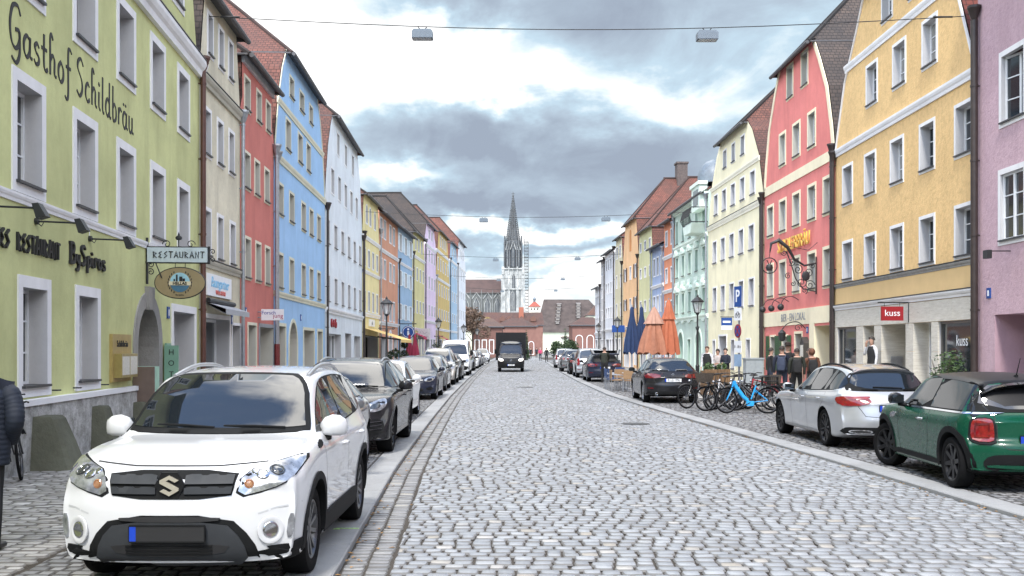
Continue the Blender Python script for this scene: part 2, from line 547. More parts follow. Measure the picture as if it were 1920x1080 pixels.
M_SETT = sett_mat('granite_setts', [(0.0, (0.15, 0.147, 0.142)), (0.08, (0.17, 0.17, 0.17)), (0.14, (0.215, 0.23, 0.245)), (0.25, (0.25, 0.266, 0.282)), (0.6, (0.30, 0.318, 0.335)), (0.88, (0.375, 0.392, 0.405)), (0.93, (0.34, 0.31, 0.26)), (1.0, (0.45, 0.44, 0.42))])
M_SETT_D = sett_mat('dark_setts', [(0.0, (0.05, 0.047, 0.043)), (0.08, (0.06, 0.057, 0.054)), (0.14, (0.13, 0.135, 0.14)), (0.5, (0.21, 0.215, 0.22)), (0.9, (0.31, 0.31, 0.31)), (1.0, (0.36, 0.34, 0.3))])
M_SETT_G = sett_mat('gutter_setts', [(0.0, (0.11, 0.107, 0.10)), (0.08, (0.13, 0.128, 0.124)), (0.14, (0.18, 0.184, 0.19)), (0.5, (0.25, 0.25, 0.25)), (0.9, (0.36, 0.36, 0.35)), (1.0, (0.40, 0.37, 0.31))])
M_PAVER = sett_mat('footway_pavers', [(0.0, (0.13, 0.12, 0.105)), (0.08, (0.15, 0.14, 0.125)), (0.14, (0.24, 0.235, 0.22)), (0.5, (0.34, 0.33, 0.31)), (0.85, (0.44, 0.425, 0.40)), (1.0, (0.60, 0.59, 0.57))])
def setts(name, xl, xr, y0, y1, w, d, z, mat, seed=1, jit=0.12, gap=0.015, detail=True, along=False, slant=0.0, wave=0.0, cell=None):
 """rows of stones between xl(y) and xr(y); one mesh"""
 rng = np.random.default_rng(seed)
 C = []; H = []
 gy = gap * (1.35 if not along else 1.0)
 y = y0
 while y < y1:
  dd = d * (1 + rng.uniform(-jit, jit))
  a, b = xl(y), xr(y)
  x = a - (rng.uniform(0, w) if not along else 0)
  while x < b:
   ww = (w * (1 + rng.uniform(-2.2 * jit, 2.6 * jit)) if not along else w)
   xa, xb = max(x, a), min(x + ww, b)
   if xb - xa > w * 0.25:
    cx = (xa + xb) / 2
    yy = y + dd / 2 + slant * (cx - a) + wave * 2.2 * math.sin(cx * 0.9 + y * 0.21)
    C.append((cx + rng.normal(0, 0.004), yy + rng.normal(0, 0.004)))
    H.append(((xb - xa) / 2 - gap / 2, dd / 2 - gy / 2))
   x += ww
  y += dd
 C = np.array(C); H = np.array(H)
 n = len(C)
 if detail:
  unit = np.array([(-1, -.72), (-.82, -1), (.82, -1), (1, -.72), (1, .72), (.82, 1), (-.82, 1), (-1, .72)])
 else:
  unit = np.array([(-1, -1), (1, -1), (1, 1), (-1, 1)])
 k = len(unit)
 outer = unit[None] * H[:, None, :] * (1 + rng.uniform(-0.045, 0.035, (n, k, 2)))
 ang = rng.normal(0, 0.025, n)
 ca, sa = np.cos(ang)[:, None], np.sin(ang)[:, None]
 ox = outer[..., 0] * ca - outer[..., 1] * sa; oy = outer[..., 0] * sa + outer[..., 1] * ca
 outer = np.stack([ox, oy], -1)
 inner = outer - np.sign(unit)[None] * 0.010
 zt = z + rng.normal(0, 0.0025, n)
 tx, ty = rng.normal(0, 0.02, n), rng.normal(0, 0.02, n)
 V = np.zeros((n, 2 * k, 3))
 V[:, :k, :2] = inner + C[:, None]; V[:, k:, :2] = outer + C[:, None]
 V[:, :k, 2] = zt[:, None] + inner[..., 0] * tx[:, None] + inner[..., 1] * ty[:, None]
 V[:, k:, 2] = zt[:, None] - 0.020
 base = (np.arange(n) * 2 * k)[:, None]
 top = base + np.arange(k)[None]
 sides = []
 for i in range(k):
  j = (i + 1) % k
  sides.append(base + np.array([[k + i, k + j, j, i]]))
 loops = np.concatenate([top] + sides, 1).ravel()
 counts = np.tile(np.array([k] + [4] * k), n)
 starts = np.concatenate([[0], np.cumsum(counts)[:-1]])
 me = bpy.data.meshes.new(name)
 me.vertices.add(n * 2 * k); me.vertices.foreach_set('co', V.ravel())
 me.loops.add(len(loops)); me.loops.foreach_set('vertex_index', loops.astype(np.int32))
 me.polygons.add(len(counts)); me.polygons.foreach_set('loop_start', starts.astype(np.int32))
 me.polygons.foreach_set('loop_total', counts.astype(np.int32))
 me.update(calc_edges=True)
 tone = np.clip(rng.beta(3.2, 3.0, n), 0.12, 0.9)
 sp = rng.random(n)
 tone[sp > 0.955] = rng.uniform(0.9, 1.0, int((sp > 0.955).sum()))
 at = me.attributes.new('tone', 'FLOAT', 'FACE')
 at.data.foreach_set('value', np.where(np.tile(np.arange(k + 1) == 0, n), np.repeat(tone, k + 1), np.repeat(tone * 0.05, k + 1)).astype(np.float32))
 me.materials.append(mat)
 me.validate()
 o = link_mesh(name, me)
 return tag(o, kind='structure')
def strip(name, xl, xr, y0, y1, z, mat, n=60, thick=0.0, face=0.0):
 m = MB()
 ys = np.linspace(y0, y1, n + 1)
 for a, b in zip(ys[:-1], ys[1:]):
  m.quad((xl(a), a, z), (xr(a), a, z), (xr(b), b, z), (xl(b), b, z))
  if thick:
   m.quad((xl(a), a, z - thick), (xl(a), a, z), (xl(b), b, z), (xl(b), b, z - thick))
   m.quad((xr(a), a, z), (xr(a), a, z - thick), (xr(b), b, z - thick), (xr(b), b, z))
 return tag(m.build(name, mat), kind='structure')
def build_ground():
 M_MORTAR = plaster('mortar_sand', (0.075, 0.066, 0.056), 0.5, 40, 0.2)
 M_GROUND = plaster('town_ground', (0.23, 0.23, 0.22), 0.3, 8, 0.2)
 g = MB(); s = 1600
 nn = 8
 for i in range(nn):
  for j in range(nn):
   x0 = -s + 2 * s * i / nn; y0 = -s + 2 * s * j / nn
   g.quad((x0, y0, -0.12), (x0 + 2 * s / nn, y0, -0.12), (x0 + 2 * s / nn, y0 + 2 * s / nn, -0.12), (x0, y0 + 2 * s / nn, -0.12))
 tag(g.build('ground', M_GROUND), kind='structure')
 kl = lambda y: pl(KERB_L, y); kr = lambda y: pl(KERB_R, y)
 strip('road_bed', lambda y: kl(y) - 0.05, lambda y: kr(y) + 0.05, -8, 190, ROAD_Z - 0.024, M_MORTAR)
 gut = 0.41
 setts('road', lambda y: kl(y) + gut, kr, 6.2, 46, 0.165, 0.172, ROAD_Z, M_SETT, 3, slant=-0.02, wave=0.012, jit=0.08, gap=0.015)
 setts('road', lambda y: kl(y) + gut, kr, 46, 150, 0.17, 0.19, ROAD_Z, M_SETT, 4, detail=False, wave=0.012, gap=0.018)
 setts('road', lambda y: -7, lambda y: 9, 150, 190, 0.3, 0.35, ROAD_Z, M_SETT, 5, detail=False, gap=0.03)
 setts('road_gutter', lambda y: kl(y) + 0.01, lambda y: kl(y) + gut - 0.005, 6.2, 60, 0.194, 0.13, ROAD_Z - 0.004, M_SETT_G, 8, along=True, jit=0.08)
 setts('road_gutter', lambda y: kl(y) + 0.01, lambda y: kl(y) + gut - 0.005, 60, 150, 0.19, 0.26, ROAD_Z - 0.006, M_SETT_G, 9, along=True, detail=False)
 # granite kerb slabs
 M_SLAB = plaster('kerb_granite', (0.31, 0.315, 0.315), 0.35, 60, 0.22)
 for nm, f0, f1 in (('kerb', lambda y: kl(y) - 0.38, kl), ('kerb', kr, lambda y: kr(y) + 0.38)):
  m = MB()
  y = 5.0; rr = random.Random(5)
  while y < 150:
   ln = 1.0 + rr.uniform(-0.15, 0.25) if y < 60 else 3.0
   a, b = y + 0.006, y + ln - 0.006
   z = 0.0 + rr.uniform(-0.003, 0.003)
   bv = 0.012
   for (za, zb, ins) in ((-0.10, z - bv, 0.0),):
    pass
   P = [(f0(a), a), (f1(a), a), (f1(b), b), (f0(b), b)]
   top = [(p[0] + sx * bv, p[1] + sy * bv * 0.6, z) for p, sx, sy in zip(P, (1, -1, -1, 1), (1, 1, -1, -1))]
   mid = [(p[0], p[1], z - bv) for p in P]
   bot = [(p[0], p[1], -0.11) for p in P]
   m.add(top + mid + bot, [(0, 1, 2, 3)] + [(4 + i, 4 + (i + 1) % 4, (i + 1) % 4, i) for i in range(4)] + [(8 + i, 8 + (i + 1) % 4, 4 + (i + 1) % 4, 4 + i) for i in range(4)])
   y += ln
  tag(m.build(nm, M_SLAB), kind='structure')
 # parking bays and footways
 fl = lambda y: pl(FRONT_L, y); frr = lambda y: pl(FRONT_R, y)
 strip('parking_bed', lambda y: kl(y) - 2.5, lambda y: kl(y) - 0.37, -8, 190, -0.020, M_MORTAR)
 strip('parking_bed', lambda y: kr(y) + 0.37, lambda y: kr(y) + 2.8, -8, 190, -0.020, M_MORTAR)
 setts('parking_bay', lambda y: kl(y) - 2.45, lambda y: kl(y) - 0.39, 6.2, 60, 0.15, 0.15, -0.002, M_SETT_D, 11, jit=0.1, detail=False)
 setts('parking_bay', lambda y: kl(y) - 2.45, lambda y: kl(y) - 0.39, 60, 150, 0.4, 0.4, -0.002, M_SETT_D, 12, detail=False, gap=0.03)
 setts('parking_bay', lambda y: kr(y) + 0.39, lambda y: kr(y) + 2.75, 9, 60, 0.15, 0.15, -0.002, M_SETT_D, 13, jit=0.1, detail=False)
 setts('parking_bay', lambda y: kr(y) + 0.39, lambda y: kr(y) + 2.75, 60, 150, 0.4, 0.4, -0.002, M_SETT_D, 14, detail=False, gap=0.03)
 strip('footway_bed', lambda y: fl(y) - 3, lambda y: kl(y) - 2.5, -8, 190, -0.018, M_MORTAR)
 strip('footway_bed', lambda y: kr(y) + 2.8, lambda y: frr(y) + 3, -8, 190, -0.018, M_MORTAR)
 setts('footway', lambda y: fl(y) - 0.1, lambda y: kl(y) - 2.5, 5.5, 40, 0.21, 0.125, -0.001, M_PAVER, 15, jit=0.06, gap=0.010, wave=0.012)
 setts('footway', lambda y: fl(y) - 0.1, lambda y: kl(y) - 2.5, 40, 150, 0.5, 0.5, -0.001, M_PAVER, 16, jit=0.05, gap=0.012, detail=False)
 setts('footway', lambda y: kr(y) + 2.8, lambda y: frr(y) + 0.1, 9, 150, 0.3, 0.3, -0.001, M_PAVER, 17, jit=0.05, gap=0.012, detail=False)
 # chalk mark on the kerb, iron covers, fallen leaves in the gutters
 m = MB(); m.box(-1.72, -1.66, 10.0, 10.04, 0.003, 0.006); m.box(-1.70, -1.48, 10.04, 10.07, 0.003, 0.006); tag(m.build('chalk_mark', simple('chalk_green', (0.38, 0.6, 0.22), 0.9, var=0.4, scale=40)), kind='structure')
 for x, y, r, lab in ((2.9, 24.5, 0.34, 'round iron manhole cover in the near road'), (0.6, 47, 0.36, 'round iron manhole cover farther up the road')):
  t = thing('manhole_cover', lab, 'manhole cover', (x, y, ROAD_Z + 0.004)); m = MB(); m.lathe([(0, 0.004), (r * .86, 0.004), (r * .87, 0.0), (r * .93, 0.0), (r * .94, 0.005), (r, 0.004), (r, -0.03)], 28); m.build('cover', simple('cast_iron', (0.05, 0.05, 0.05), 0.6, metal=0.4, var=0.3), t)
 m = MB(); rr = random.Random(3)
 for k in range(260):
  if rr.random() < 0.45:
   y = rr.uniform(7.5, 30); x = kl(y) + abs(rr.gauss(0.03, 0.12))
  else:
   y = rr.uniform(9, 32); x = kr(y) - abs(rr.gauss(0.02, 0.10))
  a = rr.uniform(0, 6.3); L = rr.uniform(0.015, 0.04); W = L * 0.5
  ca, sa = math.cos(a), math.sin(a)
  z = ROAD_Z + 0.006
  q = [(-L, 0, 0.002), (-L * .2, -W, 0.010), (L, 0, 0.003), (-L * .2, W, 0.012)]
  m.add([(x + p[0] * ca - p[1] * sa, y + p[0] * sa + p[1] * ca, z + p[2]) for p in q], [(0, 1, 2, 3)])
 tag(m.build('fallen_leaves', simple('dry_leaf', (0.30, 0.17, 0.06), 0.8, var=0.4, scale=3)), 'dry brown leaves scattered along both kerbs', 'leaves', kind='stuff')
build_ground()
# ------------------------------------------------------------------ houses along the street
F_PX, HZ = 1950.0, 652.0
WIN_CACHE = {}
def window_meshes(w, h, trim, reveal, sash, style, sw, rd, detail):
 """mesh of one window (origin bottom-left outer corner of the surround; wall face y=0, outside is -y)"""
 key = (round(w, 2), round(h, 2), trim.name, reveal.name, style, sw, rd, detail)
 if key in WIN_CACHE: return WIN_CACHE[key]
 w, h = key[0], key[1]
 p = 0.022
 fr = MB()
 i0, i1, j0, j1 = sw, w - sw, sw * 0.9, h - sw
 if style == 'arch':
  n = 10; r = (i1 - i0) / 2; cz = j1 - r
  inner = [(i0, j0), (i1, j0)] + [(w / 2 + r * math.cos(PI * k / n), cz + r * math.sin(PI * k / n)) for k in range(n + 1)]
  R = w / 2; cz2 = h - R
  outer = [(0, 0), (w, 0)] + [(w / 2 + R * math.cos(PI * k / n), cz2 + R * math.sin(PI * k / n)) for k in range(n + 1)]
 else:
  inner = [(i0, j0), (i1, j0), (i1, j1), (i0, j1)]
  outer = [(0, 0), (w, 0), (w, h), (0, h)]
 k = len(inner)
 fr.add([(x, -p, z) for x, z in outer] + [(x, -p, z) for x, z in inner], [(a, (a + 1) % k, k + (a + 1) % k, k + a) for a in range(k)], 0)
 fr.add([(x, -p, z) for x, z in outer] + [(x, 0.01, z) for x, z in outer], [(k + a, k + (a + 1) % k, (a + 1) % k, a) for a in range(k)], 0)
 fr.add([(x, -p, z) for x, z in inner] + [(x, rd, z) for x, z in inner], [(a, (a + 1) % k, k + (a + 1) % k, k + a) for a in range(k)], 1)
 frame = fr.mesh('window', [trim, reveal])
 sashm = MB(); pane = MB()
 sx, y0, y1 = 0.055, rd - 0.05, rd - 0.005
 W, Hh = i1 - i0, j1 - j0
 sashm.box(i0, i0 + sx, y0, y1, j0, j1); sashm.box(i1 - sx, i1, y0, y1, j0, j1)
 sashm.box(i0 + sx, i1 - sx, y0, y1, j0, j0 + sx); sashm.box(i0 + sx, i1 - sx, y0, y1, j1 - sx, j1)
 if detail:
  cx = (i0 + i1) / 2
  sashm.box(cx - 0.035, cx + 0.035, y0 - 0.01, y1, j0 + sx, j1 - sx)
  for q in ((0.34, 0.67) if style != 'shop' else ()):
   z = j0 + Hh * q
   for xa, xb in ((i0 + sx, cx - 0.035), (cx + 0.035, i1 - sx)):
    sashm.box(xa, xb, y0 + 0.012, y1 - 0.008, z - 0.013, z + 0.013)
 pane.quad((i0 + 0.02, y1 - 0.012, j0 + 0.02), (i1 - 0.02, y1 - 0.012, j0 + 0.02), (i1 - 0.02, y1 - 0.012, j1 - 0.02), (i0 + 0.02, y1 - 0.012, j1 - 0.02))
 sill = MB(); sill.box(i0 - 0.05, i1 + 0.05, -0.075, rd - 0.05, j0 - 0.022, j0 + 0.014)
 r = (frame, sashm.mesh('sash', [sash]), pane.mesh('pane', [M_GLASS]), sill.mesh('sill', [M_SILL]), inner)
 WIN_CACHE[key] = r
 return r
class House:
 def __init__(s, side, name, label, A, B, wall, He, prof=(), Hr=None, kind='gable', roof=None, depth=11.0, group=None, hip=2.0,
     trim=None, reveal=None, eave=None, sash=None, mirror_prof=None):
  s.side = side
  if side == 'L': o, e = A, B
  else: o, e = B, A
  s.L = math.hypot(e[0] - o[0], e[1] - o[1])
  s.root = thing(name, label, 'house', (o[0], o[1], -0.02), math.atan2(e[1] - o[1], e[0] - o[0]), group)
  s.o = o; s.dirv = ((e[0] - o[0]) / s.L, (e[1] - o[1]) / s.L)
  s.wall = wall; s.He = He; s.depth = depth; s.kind = kind
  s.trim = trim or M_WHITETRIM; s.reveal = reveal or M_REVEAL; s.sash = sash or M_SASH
  s.roof = roof or RT_MIX
  s.prof = list(prof); s.Hr = Hr; s.hip = hip
  s.holes = []
  s.eave_mat = eave or M_EAVE
 # ---- openings
 def windows(s, us, z0, z1, style='std', sw=0.13, rd=0.26, detail=True, near=True, trim=None, shut=None):
  tr = trim or s.trim
  for u0, u1 in us:
   fm, sm, pm, sl, inner = window_meshes(u1 - u0, z1 - z0, tr, s.reveal, s.sash, style, sw, rd, detail)
   f = link_mesh('window', fm, s.root, (u0, 0, z0))
   pn = link_mesh('pane', pm, f); sh = link_mesh('sash', sm, f)
   if near and style == 'std' and random.random() < 0.10: pn.rotation_euler[2] = sh.rotation_euler[2] = random.uniform(0.08, 0.3)
   if near: link_mesh('sill', sl, f)
   s.holes.append([(u0 + x, z0 + z) for x, z in inner])
 def opening(s, u0, u1, z0, z1, rd=0.5, fill='shop', frame=None, trim=None, sw=0.0, mull=(), trans=None, door=None, name='shop_window', arch=False, side_mat=None, label=None):
  """large ground floor opening with reveals, frame and infill"""
  m = MB(); n = 12
  if arch:
   r = (u1 - u0) / 2; cz = z1 - r
   inner = [(u0, z0), (u1, z0)] + [(u0 + r + r * math.cos(PI * k / n), cz + r * math.sin(PI * k / n)) for k in range(n + 1)]
  else:
   inner = [(u0, z0), (u1, z0), (u1, z1), (u0, z1)]
  k = len(inner)
  m.add([(x, -0.001, z) for x, z in inner] + [(x, rd, z) for x, z in inner], [(a, (a + 1) % k, k + (a + 1) % k, k + a) for a in range(k)], 0)
  if sw:
   cxm = (u0 + u1) / 2
   if arch:
    R = (u1 - u0) / 2 + sw; cz = z1 - (u1 - u0) / 2
    outer = [(u0 - sw, z0), (u1 + sw, z0)] + [(cxm + R * math.cos(PI * q / n), cz + R * math.sin(PI * q / n)) for q in range(n + 1)]
   else:
    outer = [(u0 - sw, z0), (u1 + sw, z0), (u1 + sw, z1 + sw), (u0 - sw, z1 + sw)]
   rngk = range(1, k)
   m.add([(x, -0.03, z) for x, z in outer] + [(x, -0.03, z) for x, z in inner], [(a, (a + 1) % k, k + (a + 1) % k, k + a) for a in rngk], 1)
   m.add([(x, -0.03, z) for x, z in outer] + [(x, 0.01, z) for x, z in outer], [(k + a, k + (a + 1) % k, (a + 1) % k, a) for a in rngk], 1)
   m.add([(x, -0.03, z) for x, z in inner] + [(x, 0.0, z) for x, z in inner], [(a, (a + 1) % k, k + (a + 1) % k, k + a) for a in rngk], 1)
  o = m.build(name, [side_mat or s.reveal, trim or s.trim], s.root)
  if label: o['label'] = label
  fm = frame or s.sash
  q = MB(); fw = 0.07
  y0, y1 = rd - 0.09, rd - 0.02
  if arch:
   inn = [((x - (u0 + u1) / 2) * 0.9 + (u0 + u1) / 2, z0 + (z - z0) * 0.955) for x, z in inner]
   q.add([(x, y0, z) for x, z in inner] + [(x, y0, z) for x, z in inn], [(a, (a + 1) % k, k + (a + 1) % k, k + a) for a in range(k)])
  else:
   q.box(u0, u0 + fw, y0, y1, z0, z1); q.box(u1 - fw, u1, y0, y1, z0, z1)
   q.box(u0 + fw, u1 - fw, y0, y1, z1 - fw, z1); q.box(u0 + fw, u1 - fw, y0, y1, z0, z0 + fw * 1.4)
  for mu in mull:
   x = u0 + (u1 - u0) * mu
   q.box(x - 0.03, x + 0.03, y0, y1, z0 + fw * 1.4, z1 - fw)
  if trans: q.box(u0 + fw, u1 - fw, y0 + 0.005, y1, z0 + trans - 0.03, z0 + trans + 0.03)
  q.build('frame', fm, o)
  g = MB(); g.add([(x, rd - 0.04, z) for x, z in inner], [tuple(range(k))])
  g.build('door_leaf' if fill == 'door' else 'pane', {'shop': M_SHOPGLASS, 'dark': M_DARK, 'door': door or M_WOODDOOR, 'glass': M_GLASS}[fill], o)  # the dark fill is a near-black sheet painted for the shade inside
  s.holes.append(inner)
  return o
 def belt(s, z0, z1, out=0.07, mat=None, u0=0.0, u1=None, name='string_course', cap=None):
  m = MB(); u1 = s.L if u1 is None else u1
  h = z1 - z0
  pr = [(0.01, z0), (-out * 0.45, z0), (-out * 0.55, z0 + h * 0.35), (-out * 0.8, z0 + h * 0.5), (-out, z0 + h * 0.75), (-out, z1), (0.01, z1 + 0.012)]
  k = len(pr)
  m.add([(u0, y, z) for y, z in pr] + [(u1, y, z) for y, z in pr], [(a, k + a, k + a + 1, a + 1) for a in range(k - 1)] + [tuple(range(k)), tuple(range(2 * k - 1, k - 1, -1))])
  o = m.build(name, mat or s.trim, s.root)
  if cap:
   c = MB(); c.box(u0, u1, -out - 0.02, 0.0, z1 + 0.013, z1 + 0.03); c.build('flashing', cap, o)
  return o
 def pipe(s, u, z1, mat, z0=0.0, hopper=True, r=0.055, out=0.12, boot=None):
  m = MB()
  m.tube([(u, -out, z0), (u, -out, z1)], r, 10)
  z = z0 + 0.8
  while z < z1:
   m.tube([(u, -out, z), (u, -out, z + 0.06)], r + 0.012, 10); m.box(u - 0.012, u + 0.012, -out, 0.01, z + 0.015, z + 0.045)
   z += 1.9
  if hopper:
   m.lathe([(0.06, z1 - 0.02), (0.10, z1 + 0.08), (0.16, z1 + 0.28), (0.18, z1 + 0.30), (0.18, z1 + 0.36)], 8, 0, (u, -out, 0))
  o = m.build('drainpipe', mat, s.root, 40)
  if boot:
   b = MB(); b.tube([(u, -out, z0), (u, -out, z0 + 1.9)], r + 0.02, 10); b.build('pipe_boot', boot, o)
  return o
 def finish(s, gable_band=None, hip_label=None):
  L, He, D = s.L, s.He, s.depth
  eps = 0.012
  if s.kind == 'gable':
   lp = [(0.0, He)] + [(i, h) for i, h in s.prof]
   outline = [(eps, 0), (L - eps, 0)] + [(L - max(i, eps), h) for i, h in lp] + [(max(i, eps), h) for i, h in reversed(lp)]
  else:
   outline = [(eps, 0), (L - eps, 0), (L - eps, He), (eps, He)]
  vs, tris = triangulate(outline, s.holes)
  m = MB()
  m.add([(x, 0, z) for x, z in vs], tris, 0)
  # party walls and back
  m.quad((eps, D, 0), (eps, 0, 0), (eps, 0, He), (eps, D, He)); m.quad((L - eps, 0, 0), (L - eps, D, 0), (L - eps, D, He), (L - eps, 0, He))
  bo = [(x, D, z) for x, z in outline]
  m.add(bo, [tuple(range(len(bo)))[::-1]])
  m.build('wall', s.wall, s.root)
  r = MB()
  def strip_uv(a, b, c, d):
   a, b, c, d = map(Vector, (a, b, c, d))
   e1 = (b - a).normalized(); nn = e1.cross(d - a).normalized(); e2 = nn.cross(e1)
   return [((p - a).dot(e1), (p - a).dot(e2)) for p in (a, b, c, d)]
  def rq(a, b, c, d): r.quad(a, b, c, d, 0, strip_uv(a, b, c, d))
  t = 0.06
  if s.kind == 'gable':
   F = -0.05
   for (i0, h0), (i1, h1) in zip(lp[:-1], lp[1:]):
    e = 0.03
    rq((i0 - e, D, h0), (i0 - e, 0.02, h0), (i1 - e, 0.02, h1), (i1 - e, D, h1))
    rq((L - i0 + e, 0.02, h0), (L - i0 + e, D, h0), (L - i1 + e, D, h1), (L - i1 + e, 0.02, h1))
   ik, hk = lp[-1]
   Hr = s.Hr; hp = s.hip; e = 0.04
   if Hr and Hr > hk + 0.05:
    ov = 0.28
    sl = (Hr - hk) / max(hp, 0.1); zo = hk - sl * ov * 0.6
    A = (ik - e - 0.12, -ov, zo); B = (L - ik + e + 0.12, -ov, zo); R = (L / 2, hp, Hr); Rb = (L / 2, D, Hr)
    r.add([A, B, R], [(0, 1, 2)], 0, [[(0, 0), (B[0] - A[0], 0), ((B[0] - A[0]) / 2, math.hypot(hp + ov, Hr - zo))]])
    C0 = (ik - e - 0.12, D, hk - 0.1); C1 = (L - ik + e + 0.12, D, hk - 0.1)
    rq(C0, A, R, Rb); rq(B, C1, Rb, R)
    # soffit and fascia of the half hip
    s.root_hip = True
    f = MB()
    f.quad((A[0], -ov, zo - 0.02), (A[0], 0.02, hk - 0.03), (B[0], 0.02, hk - 0.03), (B[0], -ov, zo - 0.02))
    f.tube([(A[0] - 0.03, -ov - 0.05, zo - 0.03), (B[0] + 0.03, -ov - 0.05, zo - 0.03)], 0.075, 8)
    f.tube([(A[0], -ov, zo), (A[0], D, hk - 0.1)], 0.04, 6); f.tube([(B[0], -ov, zo), (B[0], D, hk - 0.1)], 0.04, 6)
    f.build('gutter', s.eave_mat, s.root)
    rd = MB(); rd.tube([(L / 2, hp - 0.1, Hr), (L / 2, D, Hr)], 0.10, 6)
    rd.tube([A, R], 0.08, 6); rd.tube([B, R], 0.08, 6); rd.build('ridge_tiles', s.roof, s.root)
  else:
   Hr = s.Hr; ov = 0.4
   yr = s.hip
   sl = (Hr - He) / yr; zo = He - sl * ov * 0.5 + 0.05
   A = (0, -ov, zo); B = (L, -ov, zo); C = (L, yr, Hr); Dd = (0, yr, Hr)
   rq(A, B, C, Dd)
   rq((L, 2 * yr, He), (0, 2 * yr, He), (0, yr, Hr), (L, yr, Hr))
   m2 = MB()
   for x in (eps, L - eps): m2.add([(x, 0, He), (x, 2 * yr, He), (x, yr, Hr - 0.03)], [(0, 1, 2)])
   m2.build('gable_wall', s.wall, s.root)
   f = MB()
   f.quad((0, -ov, zo - 0.03), (0, 0.02, He - 0.02), (L, 0.02, He - 0.02), (L, -ov, zo - 0.03))
   f.tube([(0, -ov - 0.05, zo - 0.02), (L, -ov - 0.05, zo - 0.02)], 0.08, 8)
   f.tube([(0.0, -ov, zo + 0.02), (0.0, yr, Hr + 0.02)], 0.05, 6)
   f.build('gutter', s.eave_mat, s.root)
  r.build('roof', s.roof, s.root)
  return s
 def edge_trim(s, mat, w=0.16, out=0.04):
  """painted edge following the gable outline"""
  lp = [(0.012, s.He)] + list(s.prof)
  for sg in (0, 1):
   m = MB()
   pts = [((i if not sg else s.L - i), h) for i, h in lp]
   inn = [((i + w if not sg else s.L - i - w), h) for i, h in lp]
   for k in range(len(pts) - 1):
    q = [pts[k], inn[k], inn[k + 1], pts[k + 1]]
    if sg: q = q[::-1]
    m.add([(x, -out, z) for x, z in q] + [(x, 0.0, z) for x, z in q], [(0, 1, 2, 3), (4, 5, 1, 0), (5, 6, 2, 1), (6, 7, 3, 2), (7, 4, 0, 3)])
   m.build('gable_edge', mat, s.root)
 def at(s, u, out, z):
  """world point at facade coordinate"""
  d = s.dirv
  n = (d[1], -d[0])
  return (s.o[0] + d[0] * u + n[0] * out, s.o[1] + d[1] * u + n[1] * out, z - 0.02)
 @property
 def rz(s): return s.root.rotation_euler[2]
def pairs(l): return [(l[i], l[i + 1]) for i in range(0, len(l), 2)]
def even(u0, u1, n, w):
 """n windows of width w spread between u0 and u1"""
 st = (u1 - u0 - w) / max(1, n - 1)
 return [(u0 + k * st, u0 + k * st + w) for k in range(n)]
def wallmat(name, rgb, k=0.80, grain=0.3, coarse=28, stain=0.17):
 c = lin(rgb); g = 0.3 * c[0] + 0.55 * c[1] + 0.15 * c[2]
 c = tuple(v * 0.80 + 0.20 * (g * 0.7 + 0.3) for v in c)          # limewash: pale pigment
 return plaster(name, tuple(min(0.88, v * k * 1.08) for v in c), grain, coarse, stain)
HOUSES = {}
GL = 'houses on the sunny restaurant side'
GL = 'painted houses along the street'
